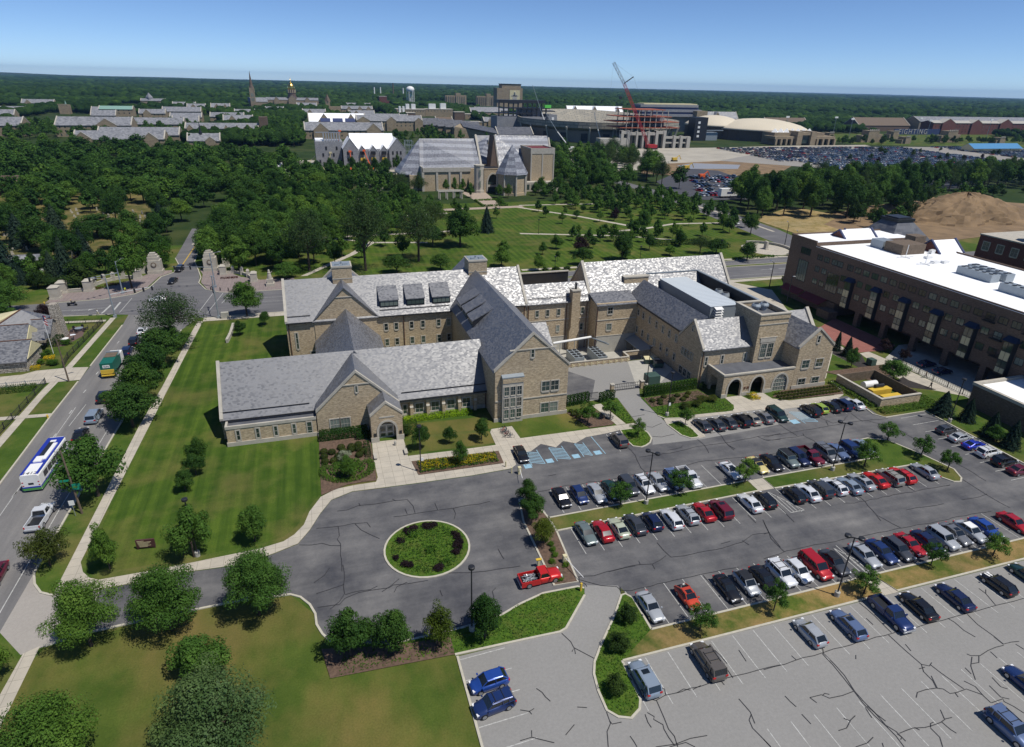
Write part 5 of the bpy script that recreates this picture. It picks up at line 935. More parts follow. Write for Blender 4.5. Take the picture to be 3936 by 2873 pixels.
for k in range(12): p=MB(); a_=k*math.pi/6+.26; p.tube((-20+9.4*math.cos(a_),1742+9.4*math.sin(a_),24.5),(-20+9.4*math.cos(a_),1742+9.4*math.sin(a_),31.5),.55,n=6); p.build('column',M_CREAM,t)
t=thing('clock_spire_hall','brown towered hall with a pointed roof right of the golden dome','building',(48,1360,0)); p=MB(); p.box(44,52,1353,1361,0,18); p.box(52,86,1356,1366,0,9); p.build('wall',M_FARBRICK,t); p=MB(); p.lathe((48,1357,18),[(6,0),(.2,13)],4); p.build('spire',M_WOOD,t)
# water tower and chimneys
t=thing('water_tower','white water tower on tall legs among the trees','water tower',(261,1710,0)); p=MB(); p.lathe((261,1710,30),[(1.5,-1),(8,2),(10,6),(10,9),(8,12.5),(4,14.4),(1,15)],20); p.build('tank',M_WHITE,t,smooth=True)
for k in range(6): p=MB(); a_=k*math.pi/3; p.tube((261+9*math.cos(a_),1710+9*math.sin(a_),0),(261+9*math.cos(a_),1710+9*math.sin(a_),35),.65,n=6); p.build('leg',M_WHITE,t)
p=MB(); p.tube((261,1710,0),(261,1710,31),1.1,n=8); p.build('riser_pipe',M_WHITE,t)
for x,y,h,m,lab in ((218,2154,37,M_WHITE,'white chimney leftmost on the skyline'),(260,2365,35,M_WHITE,'white chimney right beside the power plant'),(280,2186,48,M_BROWN,'tall brown brick chimney, tallest on the skyline'),(323,2270,35,M_WHITE,'slim white chimney just left of the water tower')):
    t=thing('power_chimney',lab,'chimney',(x,y,0)); p=MB(); p.tube((x,y,0),(x,y,h),2.2,1.7,n=12); p.build('shaft',m,t); p=MB(); p.tube((x,y,h),(x,y,h+1),1.9,1.9,n=12); p.build('rim',M_DKMETAL,t)
t=thing('power_plant','red brick power plant block under the tall chimneys','building',(200,1770,0)); p=MB(); p.box(190,209,1764,1785,0,19); p.box(209,232,1770,1785,0,9); p.build('wall',M_RED,t); p=MB(); p.box(189.6,209.4,1763.6,1785.4,19,19.8); p.build('roof',M_CONC,t)
# library with mural
t=thing('library_tower','tall tan library tower with a pale figure mural on its face','tower',(450,1510,0)); p=MB(); p.box(425,486,1500,1530,0,47); p.build('wall',M_FARBRICK,t); p=MB(); p.box(437,482,1502,1528,47,55); p.build('penthouse',M_FARBRICK,t); p=MB(); p.box(436,483,1501,1529,55,56); p.build('roof',M_DKMETAL,t)
p=MB(); p.box(455,479,1499.4,1499.9,16,43); o=p.build('mural_panel',M_CREAM,t); p=MB(); p.box(462,472,1499.2,1499.35,18,34); p.box(458,476,1499.2,1499.35,30,32); p.lathe((467,1499.3,36),[(1.8,0),(1.8,3),(.5,4)],8); p.build('mural_figure',M_CONC,o)
for i,(x0,x1,y,lab) in enumerate(((365,422,1788,'left of two brown slab dormitory blocks on the skyline'),(448,501,1778,'right of two brown slab dormitory blocks on the skyline'))):
    t=thing('dormitory_tower',lab,'building',((x0+x1)/2,y,0)); p=MB(); w_=x1-x0; p.box(x0,x0+w_*.5,y,y+14,0,24); p.box(x0+w_*.5,x0+w_*.72,y-1,y+15,0,30); p.box(x0+w_*.72,x1,y,y+14,0,25); p.build('wall',M_BROWN if 0 else M_FARBRICK,t)
    for k in range(9): p=MB(); a_=x0+2+k*w_*.105; p.box(a_,a_+1.5,y-1.2,y-.9,2,22); p.build('window',M_GLASS,t)
# modern flats / labs
hall('dark roofed low halls row beyond the yellow roofed labs',70,128,1313,1330,7,12,gb=((80,88),(100,108),(116,124)),n=8)
def block(lab,x0,x1,y0,y1,z,m=None,top=(),n=8,name='campus_block'):
    t=thing(name,lab,'building',((x0+x1)/2,(y0+y1)/2,0)); p=MB(); p.box(x0,x1,y0,y1,0,z); p.build('wall',m or M_FARBRICK,t); p=MB(); p.box(x0-.4,x1+.4,y0-.4,y1+.4,z,z+.7); p.build('parapet',M_STONE,t)
    for (a0,a1,h) in top: p=MB(); p.box(a0,a1,y0+4,y0+12,z+.7,z+h); p.build('roof_plant',M_WHITE if h>6 else M_CONC,t)
    if n: fwin(t,x0+2,x1-2,y0,z-3.4,n)
    return t
block('pale flat roofed laboratory with two white stacks',159,210,1207,1235,11,top=((176,182,9),(186,193,9)),n=10); block('pale flat roofed laboratory with a white box on top',212,262,1216,1240,11.5,top=((219,231,9),(240,250,10)),n=8)
block('brown laboratory with twin narrow brick towers',150,178,1120,1140,9,M_BROWN,top=((152,155,10),(158,161,10)),n=0); block('low beige hall right of the saw tooth roofs',188,238,914,934,7,n=8); block('square brown tower block with a rose window',197,211,905,917,20,M_BROWN,n=0); hall('low brown barn roofed hall by the square tower',176,200,930,945,8,13,wall=M_BROWN,roof=M_WOOD,n=0)
hall('grey roofed hall left of the library tower',298,356,1230,1248,8,15,n=6); hall('low dark roofed hall left of the stadium stand',204,246,715,738,6,13,roof=M_DARKSLATE,n=0)
block('beige pavilion at the end of the lawns',262,300,1120,1140,8,n=4)
for x0,x1,y,zr_ in ((-420,-360,900,15),(-395,-350,1010,13),(-225,-190,1090,12),(-190,-160,1290,13),(-100,-70,1120,12),(-60,-30,1230,12),(-150,-120,890,13),(-95,-60,905,14),(0,36,1130,13),(70,110,1100,13),(120,150,1010,12),(-230,-190,1400,12),(-10,30,1450,12),(90,140,1480,12),(300,360,1010,13),(330,400,1320,13),(250,290,950,12),(-520,-470,1250,13),(-470,-420,1400,13),(380,440,980,14)):
    t=hall('small grey roofed hall far off among the campus trees',x0,x1,y,y+16,zr_*.55,zr_,n=6,gb=((x0+6,x0+16),)); t['group']='small grey roofed halls among the campus trees'
# long academic halls behind construction site
t=hall('long grey roofed academic hall with a gable at either end behind the construction site',0,81,729,750,9,16,gb=((9,24),(63,78)),n=12)
hall('white roofed academic hall with two brown gables and blue solar panels',6,76,880,905,9,18,roof=M_ROOFW,gb=((18,32),(52,64)),n=0); hall('long two storey tan hall with a gable in the middle of the campus',62,143,846,866,12,18,gb=((62,78,16.5),(98,110,16.5),(133,143,15.5)),n=14); hall('background grey hall with pointed gable behind the tan hall',62,130,952,970,9,15,gb=((70,84),),n=6)
t=thing('solar_array','row of blue solar panels in front of the white roof','solar panels',(45,872,0)); p=MB(); [p.prism([(20+k*15,868,9),(32+k*15,868,9),(32+k*15,874,9),(20+k*15,874,9)],[(20+k*15,868,9.3),(32+k*15,868,9.3),(32+k*15,874,13),(20+k*15,874,13)]) for k in range(3)]; p.build('panel',M_NAVY,t)
# saw-tooth roofed school
t=thing('saw_tooth_school','dark saw tooth roofed school building','building',(160,800,0)); 
for k in range(6):
    x=144+k*7; y=850-k*14; p=MB(); p.box(x,x+22,y,y+13,0,8); p.build('wall',M_FARBRICK,t); p=MB(); P=[(x-.5,y-1,7.5),(x+22,y-1,7.5),(x+22,y+9,15),(x-.5,y+9,15)]; p.prism([(a,b,c-.4) for a,b,c in P],P); p.build('roof',M_DARKSLATE,t)
t=thing('wedge_roofed_school','wedge shaped glass ended building with long dark sloping roof','building',(195,720,0)); p=MB(); p.prism([(158,727,0),(176,727,0),(200,716,0),(200,730,0),(170,745,0)],[(158,727,13),(176,727,10),(200,716,7),(200,730,11),(170,745,16)]); p.build('wall',M_FARBRICK,t); p=MB(); p.prism([(168,728,12.5),(203,712,6.5),(206,728,10.5),(168,745,17)],[(168,728,13),(203,712,7),(206,728,11),(168,745,17.5)]); p.build('roof',M_DARKSLATE,t)
# ---- construction block ----
t=thing('construction_block','grey block building under construction with bright white roof and zigzag gables','building',(36,480,0)); p=MB(); p.box(6,25,489,512,0,17.5); p.box(24,66,474,500,0,13.5); p.build('wall',M_GREYBLK,t)
gable(t,24,34,472,496,14,20.8,'y',M_GREYBLK,M_ROOFW,cop=(1,0),ov=.1,trim=M_GREYBLK); gable(t,55.5,67,472,496,14,20.8,'y',M_GREYBLK,M_ROOFW,cop=(1,0),ov=.1,trim=M_GREYBLK); gable(t,30,60,480,500,13.5,23,'x',M_GREYBLK,M_ROOFW,ov=2.5)
for x in (37,44.6,52): gable(t,x-3,x+3,473.6,482,12.5,16.4,'y',M_GREYBLK,M_ROOFW,ov=.05)
for x in (27,30,58,61,63.5,37,44.5,52): 
    for z in (10.2,6,1.8): p=MB(); wd=1.1 if x not in (37,44.5,52) else 3; p.box(x-wd/2,x+wd/2,471.8 if x in (27,30,58,61,63.5) else 473.8,472,z,z+2.2); p.build('window_opening',M_DKMETAL if not (z==6 and x in (37,44.5,52)) else M_YEL,t)
for k in range(7): p=MB(); p.box(8+k*2.4,9.2+k*2.4,488.8,489,3+4.5*(k%3),5.2+4.5*(k%3)); p.build('window_opening',M_DKMETAL,t)
p=MB(); [p.box(12+k*1.8,12.6+k*1.8,490,494,17.5,23.5) for k in range(7)]; p.box(7,24,490,490.5,23.3,23.8); p.build('roof_frame',M_ALU,t); p=MB(); p.box(6.5,12,491,508,17.6,18.5); p.build('roof_sheeting',M_ROOFW,t)
t=thing('scaffold','steel scaffold cage on the right of the grey construction block','scaffold',(70,480,0)); 
p=MB()
for x in (67.5,70,72.5):
    for y in (473,480): p.tube((x,y,0),(x,y,19),.16,n=5)
for z in (4,8,12,16,19): p.box(67.3,72.7,472.9,473.1,z,z+.2); p.box(67.3,72.7,479.9,480.1,z,z+.2)
p.build('scaffold_frame',M_GREYMETAL,t)
def lift(x,y,x2,y2,z2,lab,g_=None):
    t=thing('boom_lift',lab,'boom lift',(x,y,0),g_); p=MB(); p.box(x-1.6,x+1.6,y-1,y+1,.6,2.2); p.build('chassis',M_ORANGE,t); p=MB(); p.tube((x,y,2),(x+(x2-x)*.5,y+(y2-y)*.5,z2*.55),.35,n=6); p.tube((x+(x2-x)*.5,y+(y2-y)*.5,z2*.55),(x2,y2,z2),.25,n=6); p.box(x2-.9,x2+.9,y2-.6,y2+.6,z2-.5,z2+.6); p.build('boom',M_CREAM if 'cream' in lab else M_ORANGE,t)
    for a_ in (-1.2,1.2):
        for b_ in (-1,1): p=MB(); p.tube((x+a_,y+b_*.8,.5),(x+a_,y+b_*1.15,.5),.5,n=10); p.build('wheel',M_TYRE,t)
lift(-1,492,9,494,11,'cream boomed lift left of the construction block'); lift(14,486,16,489,10,'orange lift base with cream boom before the dark recess'); lift(29,468,28.5,471,12.5,'orange lift raised at the left zigzag gable'); lift(42,468,38,471,13,'orange lift reaching over the middle windows'); lift(51,466,52,469,3,'low orange lift at the foot of the grey wall'); lift(20,495,24,496,24,'orange boom lift reaching above the unfinished roof')
for k in range(5):
    t=thing('site_container',('white','grey','dark','pale blue','cream')[k]+' storage container on the gravel construction yard','container',(-12+k*5,505-k*9,0)); x=-12+k*5;y=505-k*9; p=MB(); p.box(x-3,x+3,y-1.2,y+1.2,.1,2.6); p.build('container_body',(M_WHITE,M_CONC,M_DKMETAL,M_GREYMETAL,M_CREAM)[k],t); p=MB(); p.box(x-3.05,x-2.98,y-1,y+1,.3,2.4); p.build('door',M_GREYMETAL,t)
t=thing('storage_tent','long white tunnel tent at the edge of the construction yard','tent',(-24,505,0)); p=MB(); prev=None
for k in range(9):
    a_=math.pi*k/8; q=(4.5*math.cos(a_),3.6*math.sin(a_))
    if prev: p.face([(-24+prev[0],488,prev[1]),(-24+q[0],488,q[1]),(-22+q[0],512,q[1]),(-22+prev[0],512,prev[1])]); p.face([(-24+prev[0],488,prev[1]),(-24,488,0),(-24+q[0],488,q[1])])
    prev=q
p.build('canvas',M_WHITE,t)
# ---- arts center ----
t=thing('performing_arts_centre','huge banded slate roofed arts building with octagonal pavilion and arched entrance','building',(100,375,0)); B2_=t
def slabroof(P,m=M_BANDSLATE,th=.5,par=t,name='roof'): p=MB(); p.prism([(x,y,z-th) for x,y,z in P],P); return p.build(name,m,par)
p=MB(); p.box(61.8,93,372,404,0,12.2); p.box(55,61.8,376,404,0,8.5); p.build('wall',M_BRICK,t)
p=MB(); p.box(61.5,90,371.4,372,10.7,13); 
for x in (61.5,69.5,76.8,83.5): p.box(x,x+1.2,371.5,372,0,10.7)
p.box(61.3,61.9,371.4,378,0,13.6); p.build('stone_frame',M_STONE,t)
slabroof([(61,377,10.5),(96.5,373.5,13),(96.8,388,27.4),(63.2,388,27.4)]); slabroof([(63.2,388,27.4),(96.8,388,27.4),(97,402,13),(61,402,13)])
slabroof([(49.5,380,9.2),(61,376.5,8.2),(63.2,388,27.4)]); slabroof([(48.5,392,9.5),(49.5,380,9.2),(63.2,388,27.4)]); slabroof([(61,402,9),(48.5,392,9.5),(63.2,388,27.4)]); slabroof([(56,376.6,7.6),(62,376,8),(62,378,11.5),(57,378,11)])
p=MB(); p.prism([(51,381,0),(60.5,378,0),(62,400,0),(50,392,0)],[(51,381,9),(60.5,378,9),(62,400,9),(50,392,9)]); p.build('wall',M_DKMETAL if 0 else M_BROWN,t)
p=MB(); P=[(96.4,373.2,12.6),(97.6,373.2,12.6),(97.6,388,29.5),(96.4,388,29.5)]; p.prism([(x,y,z-1) for x,y,z in P],P); P=[(97.6,388,0),(97.6,374,0),(97.6,374,13),(97.6,388,28)]; p.prism(P,[(x-1,y,z) for x,y,z in P]); p.build('coping',M_STONE,t)
slabroof([(97.6,374,10),(140,380,11),(142,396,28),(97.6,394,22)]) if 0 else slabroof([(108,379,11),(141,379,11),(146,398,28.2),(110,394,29)])
slabroof([(97.6,386,13),(110,386,14),(110,410,26.5),(97.6,410,20)])
p=MB(); P=[(103,376.5,11.8),(108.2,376.5,11.8),(105.4,377.5,29.8)]; p.prism(P,[(x+.6,y+12,z) for x,y,z in P]); p.build('gable_fin',M_BROWN,t); p=MB(); P=[(107.9,376.2,11.8),(108.7,376.2,11.8),(105.9,377.2,30.2),(105.3,377.2,30.2)]; p.prism(P,[(x,y+.8,z) for x,y,z in P]); p.build('coping',M_STONE,t)
p=MB(); p.box(97,145,380,398,0,11); p.build('wall',M_BRICK,t)
p=MB(); archwall(p,95.5,105.5,362,363.2,13.2,[(100.8,6.2,5.5,10.3)]); p.box(95.5,96.5,363.2,376,0,12.6); p.box(105,106,363.2,376,0,12.6); p.box(96.5,105,367,367.6,0,12.4); p.build('entrance_wall',M_BRICK,t); p=MB(); p.box(95.4,106,362,377,12.5,12.9); p.build('entrance_roof',M_DKMETAL,t); archtrim(t,100.8,6.2,5.5,10.3,362,.3,.8)
p=MB(); p.box(98,103.6,363.4,363.6,4.3,10.2); p.box(98.4,103,363.3,363.5,0,3); p.build('window',M_GLASS,t); p=MB(); p.box(97.8,103.9,362.2,363,3.1,4.2); p.build('lintel',M_STONE,t)
p=MB(); p.lathe((93,364,0),[(3.3,0),(3.3,1.5),(2.9,1.6),(2.9,14.6),(3.15,14.7),(3.15,15.3)],8); p.build('turret',M_STONE,t); p=MB(); [p.box(92.6+dx_,93.4+dx_,360.9+abs(dx_)*.3,361.2+abs(dx_)*.3,z,z+3.4) for dx_ in (-.1,) for z in (3.2,9.4)]; p.build('window',M_GLASS,t)
p=MB(); p.lathe((110.2,356,0),[(8.8,0),(8.8,1.5),(8.4,1.6),(8.4,12)],8); p.build('pavilion_wall',M_BRICK,t); p=MB(); p.lathe((110.2,356,11.4),[(9.7,0),(9.5,.3),(7,4.5),(3.6,10.6),(.2,15.2)],8); p.build('pavilion_roof',M_BANDSLATE,t)
p=MB()
for k in range(8): a_=math.pi/8*0+k*math.pi/4; p.box(110.2+8.75*math.cos(a_)-.35,110.2+8.75*math.cos(a_)+.35,356+8.75*math.sin(a_)-.35,356+8.75*math.sin(a_)+.35,0,11.6)
p.build('corner_pier',M_STONE,t)
p=MB(); p.box(125.4,140,368,388,0,23); p.build('stage_tower',M_BRICK,t); p=MB(); p.box(125.2,140.2,367.8,368.3,20.5,23.6); [p.box(x,x+.7,367.75,368.1,5.5,20.5) for x in (125.3,132.3,139.4)]; p.box(125.2,125.8,368.3,388,22.8,23.7); p.box(139.6,140.2,368.3,388,22.8,23.7); p.box(125.2,140.2,387.5,388.2,22.8,23.7); p.box(119.5,142,362.5,368,0,5.2); p.build('stone_frame',M_STONE,t); p=MB(); p.box(125.8,139.6,368.3,387.5,23,23.1); p.build('tower_deck',M_PURP,t)
fwin(t,121,141,362.5,1.2,7,2.8,1.5)
hall('gabled tan residence hall directly behind the arts building',112,160,425,440,12,24,axis='x',n=0,gb=((146,158,22),),cop=(1,1)); hall('white roofed gabled hall seen between the arts building roofs',104,118,405,430,14,27,axis='x',n=0,gb=((106,112,25),))
t=thing('stone_pergola','pale pergola frame on the plaza before the arts building','pergola',(71,345,0)); p=MB(); [p.tube((x,y,0),(x,y,4),.35,n=6) for x in (66,70,74,78) for y in (343,347)]; p.box(65,79,342.5,343.5,4,4.5); p.box(65,79,346.5,347.5,4,4.5); p.build('pergola_frame',M_STONE,t)
# ---- stadium ----
t=thing('stadium','football stadium bowl with tan rim, steel upper frame and press box under construction','stadium',(360,720,0)); cx,cy,RX,RY=342,762,90,100
p=MB(); q2=MB(); ring=48
def ell(k,f,z): a_=2*math.pi*k/ring; z=z if z<15 else z-5+6*max(0,math.sin(a_)); return (cx+RX*f*math.cos(a_),cy+RY*f*math.sin(a_),z)
for k in range(ring):
    j=k+1
    p.face([ell(k,1,0),ell(j,1,0),ell(j,1,12),ell(k,1,12)]); p.face([ell(k,1,12),ell(j,1,12),ell(j,.99,12.2),ell(k,.99,12.2)])
    q2.face([ell(k,.98,12),ell(j,.98,12),ell(j,1.07,20),ell(k,1.07,20)]); q2.face([ell(k,1.07,20),ell(j,1.07,20),ell(j,1.05,27),ell(k,1.05,27)]) if 0 else None
    q2.face([ell(k,1.07,26.5),ell(j,1.07,26.5),ell(j,.72,10),ell(k,.72,10)]); q2.face([ell(k,1.07,20),ell(j,1.07,20),ell(j,1.07,26.5),ell(k,1.07,26.5)])
p.build('outer_wall',plain('stadium_stone',(.24,.21,.175)),t); q2.build('seating_bowl',brickmat('pale_seating',(.38,.35,.28),(.30,.28,.23),(.16,.16,.15),9,3,.35),t)
for k in range(24,46):
    if k%2: 
        p=MB(); a0=ell(k+.2,1.003,1); a1=ell(k+.8,1.003,1); p.face([a0,a1,(a1[0],a1[1],9.5),(a0[0],a0[1],9.5)]); p.build('arch_opening',M_DKMETAL,t)
    else: p=MB(); a0=ell(k,1.02,0); p.tube(a0,ell(k,1.08,21),.9,n=6); p.build('rib',M_CONC,t)
t2=thing('stadium_steel_frame','orange decked steel frame of the new stadium side with pale concrete front','building',(340,620,0))
p=MB()
for z,a0,a1 in ((19,304,372),(24.5,300,371),(29.5,303,362),(36,312,354)): p.box(a0,a1,618,650,z,z+.7)
p.build('deck',M_STEEL,t2); p=MB(); [p.tube((305+k*6.6,619,0),(305+k*6.6,619,29 if k in (0,9,10) else 36),.5,n=6) for k in range(1,9)]; [p.tube((305+k*6.6,640,0),(305+k*6.6,640,36),.5,n=6) for k in range(1,8)]; p.build('column',M_CONC,t2)
p=MB(); p.box(330,366,640,648,19,29); p.build('inner_wall',M_GREYBLK,t2)
p=MB(); p.box(296,311,613.5,617,0,10); 
for x0,x1,zt in ((304,307,17),(311,314,17),(321,323,16),(328,330,16),(334,336.5,16),(343,346,17),(352,355,17),(364,367,12),(372,375,12),(380,384,11)): p.box(x0,x1,613,618,0,zt)
p.box(304,314,613.4,617,13.8,16.6); p.box(314,343,613.6,617,12.6,15.2); p.box(343,355,613.4,617,13.8,16.6); p.box(355,384,614,617,9.3,11.4); p.box(355,384,614.2,617,4.6,6); p.box(296,304,613.4,617,4.4,6); p.box(282,296,614,625,0,9.4); p.build('concrete_front',M_CONC,t2)
p=MB(); p.box(314,384,617,619,0,9.2); p.box(305,356,617,619,9.2,13.5); p.build('glazing',M_GLASS,t2)
t3=thing('press_box','long multi tier grey press box rising behind the bowl','building',(490,840,0)); p=MB(); p.box(445,540,850,872,0,20); [p.box(442+k*2,545-k*4,842+k*3,872,20+k*6,23.2+k*6) for k in range(3)]; p.build('tier',M_GREYBLK,t3); p=MB(); [p.box(448,538,846+k*3,870,23.2+k*6,26+k*6) for k in range(2)]; p.build('glass_band',M_NAVY,t3); p=MB(); p.box(452,536,850,870,35.2,36.6); p.build('roof',M_CREAM,t3); p=MB(); p.box(528,545,835,850,0,28); p.build('end_tower',M_FARBRICK,t3)
t4=thing('south_stand_building','grey block stand building left of the bowl with arched bays and steel above','building',(272,780,0)); p=MB(); p.box(222,296,782,810,0,21); p.box(285,296,775,800,0,24); p.box(255,282,790,812,21,30); p.build('wall',M_GREYBLK,t4); p=MB(); p.box(224,284,785,800,36,39.5); p.box(228,290,785,800,30,31); p.box(224,270,784,800,24.5,25.5); [p.box(225+k*6,226.2+k*6,786,788,21,36) for k in range(11)]; p.box(280,296,782,800,27,28); p.build('steel_frame',M_DKMETAL,t4); p=MB(); [p.box(254+k*6,256.5+k*6,779.6,780,10,17) for k in range(5)]; [p.box(289,292,774.6,775,a_,a_+3) for a_ in (6,12,18)]; p.build('window_opening',M_WHITE,t4)
p=MB(); p.box(282,290,781,784,31.2,34.5); p.build('green_screen',plain('green_sheet',(.12,.6,.08),var=0),t4)
t5=thing('black_stair_core','black wrapped stair core at the right end of the stadium','tower',(450,700,0)); p=MB(); p.box(442,459,700,715,0,26); p.build('core',M_DKMETAL,t5); p=MB(); p.box(458,478,705,716,0,9); p.box(458,484,703,704,11,12); p.build('annex',M_GREYMETAL,t5); p=MB(); [p.box(446,449,699.7,700,4+5*k,6.5+5*k) for k in range(4)]; p.build('opening',M_WHITE,t5)
# crane
def crane(lab,x,y,pts,m,m2,w_=1.05,name='lattice_crane'):
    t=thing(name,lab,'crane',(x,y,0)); p=MB(); p.box(x-5,x+5,y-3.5,y+3.5,1.4,4.6); p.build('cab',m,t); p=MB(); p.box(x-5.5,x+5.5,y-4,y-2.6,0,1.4); p.box(x-5.5,x+5.5,y+2.6,y+4,0,1.4); p.build('track',M_DKMETAL,t)
    for i,(a,b) in enumerate(zip(pts,pts[1:])):
        p=MB(); a=Vector(a);b=Vector(b); d=(b-a).normalized(); s1=Vector((0,1,0)); s2=d.cross(s1).normalized(); n=int((b-a).length/4)
        C_=[s1*w_+s2*w_,s1*w_-s2*w_,-s1*w_-s2*w_,-s1*w_+s2*w_]
        for c_ in C_: p.tube(a+c_,b+c_,.17,n=4)
        for k in range(n):
            u0=a+(b-a)*(k/n);u1=a+(b-a)*((k+1)/n)
            for j in range(4): p.tube(u0+C_[j],u1+C_[(j+1)%4],.09,n=3)
        p.build('boom_section',m if i==0 else m2,t)
    return t
t=crane('tall red lattice crane with a pale jib towering over the stadium',334,604,[(331,605,4),(301.5,612,60),(290,615,78)],plain('crane_red',(.36,.025,.03),.5,var=0),M_GREYMETAL)
p=MB(); p.tube((301.5,612,60),(311,612,66),.5,n=5); p.tube((311,612,66),(340,606,5),.06,n=3); p.tube((290,615,78),(311,612,66),.06,n=3); p.tube((290,615,78),(288.5,614,48),.05,n=3); p.box(298,300,611,613,46,48.5); p.build('rigging',M_DKMETAL,t)
def boomcrane(lab,x,y,x2,y2,z2):
    t=thing('mobile_crane',lab,'crane',(x,y,0),None); p=MB(); p.box(x-5,x+5,y-1.5,y+1.5,1,3.2); p.build('carrier',M_WHITE,t); p=MB(); p.tube((x,y,3),((x+x2)/2,(y+y2)/2,z2/2),.5,n=6); p.build('lower_boom',M_WHITE,t); p=MB(); p.tube(((x+x2)/2,(y+y2)/2,z2/2),(x2,y2,z2),.3,n=6); p.build('upper_boom',M_GREYMETAL,t)
boomcrane('white telescopic crane leaning left before the stadium bowl',243,600,219,604,33); boomcrane('grey telescopic crane beside the left stadium wall',268,720,246,724,56); boomcrane('slim grey telescopic crane in front of the seats',300,650,290,652,32)
# domes, arena entrance, right side
for i,(x0,x1,y,zr_,lab) in enumerate(((471,545,735,27,'cream shell roofed arena, farther and left of the pair'),(497,613,690,25,'cream shell roofed arena, larger and nearer of the pair'))):
    t=thing('domed_arena',lab,'arena',((x0+x1)/2,y,0)); rx=(x1-x0)/2; p=MB(); p.lathe(((x0+x1)/2,y+rx*.7,0),[(rx*.97,0),(rx*.97,zr_-13)],24); o=p.build('wall',M_BROWN,t); p=MB(); p.lathe(((x0+x1)/2,y+rx*.7,zr_-13),[(rx*1.02,0),(rx*.97,2.2),(rx*.84,5.4),(rx*.63,8.6),(rx*.38,11),(rx*.15,12),(.5,12.2)],32); p.build('dome',M_DOME,t,smooth=True)
t=thing('arena_entrance_hall','tan entrance hall of the arena with tall openings and white tented skylights','building',(550,645,0)); p=MB()
p.box(510,541,640,660,6.6,9.5); p.box(560,594,640,660,6.6,9.5); p.box(538,545,637,660,0,15); p.box(557,564,637,660,0,15); p.box(545,557,638,660,11,14); p.box(515,585,648,670,0,13); [p.box(x,x+2.4,638,641,0,6.8) for x in (510,517,524,531,567,575,583,591.6)]; p.build('wall',M_FARBRICK,t); p=MB(); p.box(545,557,640,641,2,11); p.box(512,540,642,643,0,6.5); p.box(562,594,642,643,0,6.5); p.build('glazing',M_GLASS,t)
for k in range(7): p=MB(); x=520+k*8; p.lathe((x,655,13),[(5,0),(.3,4.2)],4); p.build('skylight',M_WHITE,t)
hall('white roofed residence row with brown gables, leftmost behind the stadium',455,566,1140,1158,12,23,roof=M_ROOFW,gb=((462,476),(500,514),(548,558)),n=0); hall('white roofed gabled hall behind the cream arenas',585,700,980,998,12,22,roof=M_FARSLATE,gb=((600,615),(650,665)),n=0); hall('long brown roofed sheds behind the arenas',720,800,930,950,9,16,roof=M_WOOD,n=0)
hall('broad brown hipped roofed hall beyond the practice fields',850,955,872,905,9,20,roof=M_WOOD,wall=M_BROWN,n=0); t=hall('long dark red brick residence blocks at the right horizon',924,1180,802,825,17,20,wall=M_RED,roof=M_CONC,floors=4,n=36,gb=((940,965,23),(1000,1020,22),(1060,1085,23)),cop=(0,0)); hall('grey hipped roofs behind the red brick blocks',960,1300,860,890,16,23,n=0)
def castle(lab,x,y,h,w_):
    t=thing('castle_gatehouse',lab,'building',(x,y,0)); p=MB(); p.box(x-w_/2,x+w_/2,y,y+12,0,h); p.box(x-w_,x-w_/2,y+2,y+12,0,h*.6); p.box(x+w_/2,x+w_,y+2,y+12,0,h*.7); p.build('wall',M_FARBRICK,t); p=MB(); [p.box(x-w_/2+k*w_/5,x-w_/2+w_/10+k*w_/5,y-.5,y,h,h+1.6) for k in range(5)]; p.build('battlement',M_STONE,t)
castle('castle like tan gatehouse nearer the arena beside the field',680,670,14,16); castle('castle like tan gatehouse farther right beside the field',806,667,14,16); castle('small square tan pavilion left of the nearer gatehouse',634,690,10,7); castle('small square tan pavilion left of the farther gatehouse',768,720,10,8); castle('small tan pavilion right of the nearer gatehouse',715,650,8,7); castle('small tan pavilion right of the farther gatehouse',860,640,8,8)
t=thing('blue_roof_shelter','long low shelter with bright blue roof beside the great parking lot','shelter',(735,560,0)); gable(t,702,775,552,566,4.5,8.5,'x',M_CREAM,M_BLUEROOF,ov=1.5)
t=thing('field_sign_wall','dark fence wall with large pale letters along the practice field','sign',(890,801,0)); p=MB(); p.box(850,940,801,802,0,8); p.build('backing',M_NAVY,t)
cu=bpy.data.curves.new('lettering','FONT'); cu.body='FIGHTING'; cu.size=10; cu.space_character=1.3; cu.extrude=.1; cu.materials.append(M_CONC); o=textmesh('lettering',cu); o.parent=t; o.location=(858-890,800.6-801,1); o.rotation_euler=(rad(90),0,0)
for k,(x,y) in enumerate(((620,760),(700,760),(690,720),(800,700),(850,760),(960,740),(1010,700),(1060,740))):
    t=thing('floodlight_mast','tall thin floodlight mast standing by the practice fields','floodlight',(x,y,0),'floodlight masts round the practice fields'); p=MB(); p.tube((x,y,0),(x,y,24),.35,.2,n=5); p.build('pole',M_GREYMETAL,t); p=MB(); p.box(x-2.5,x+2.5,y-.4,y+.4,24,26); p.build('lamp_bank',M_WHITE,t)
for k,(x,y,w_,lab) in enumerate(((330,375,18,'white trailer with arched roof among the trees by the lot'),(352,380,24,'grey flat roofed site hut behind the roadside trees'),(410,372,26,'long dark roofed site hut behind the tall trees'))):
    t=thing('site_hut',lab,'hut',(x,y,0)); p=MB(); p.box(x,x+w_,y,y+9,0,4.2); p.build('wall',M_WHITE,t); p=MB(); p.box(x-.4,x+w_+.4,y-.4,y+9.4,4.2,4.8); p.build('roof',M_WHITE if k==0 else M_DARKSLATE,t)
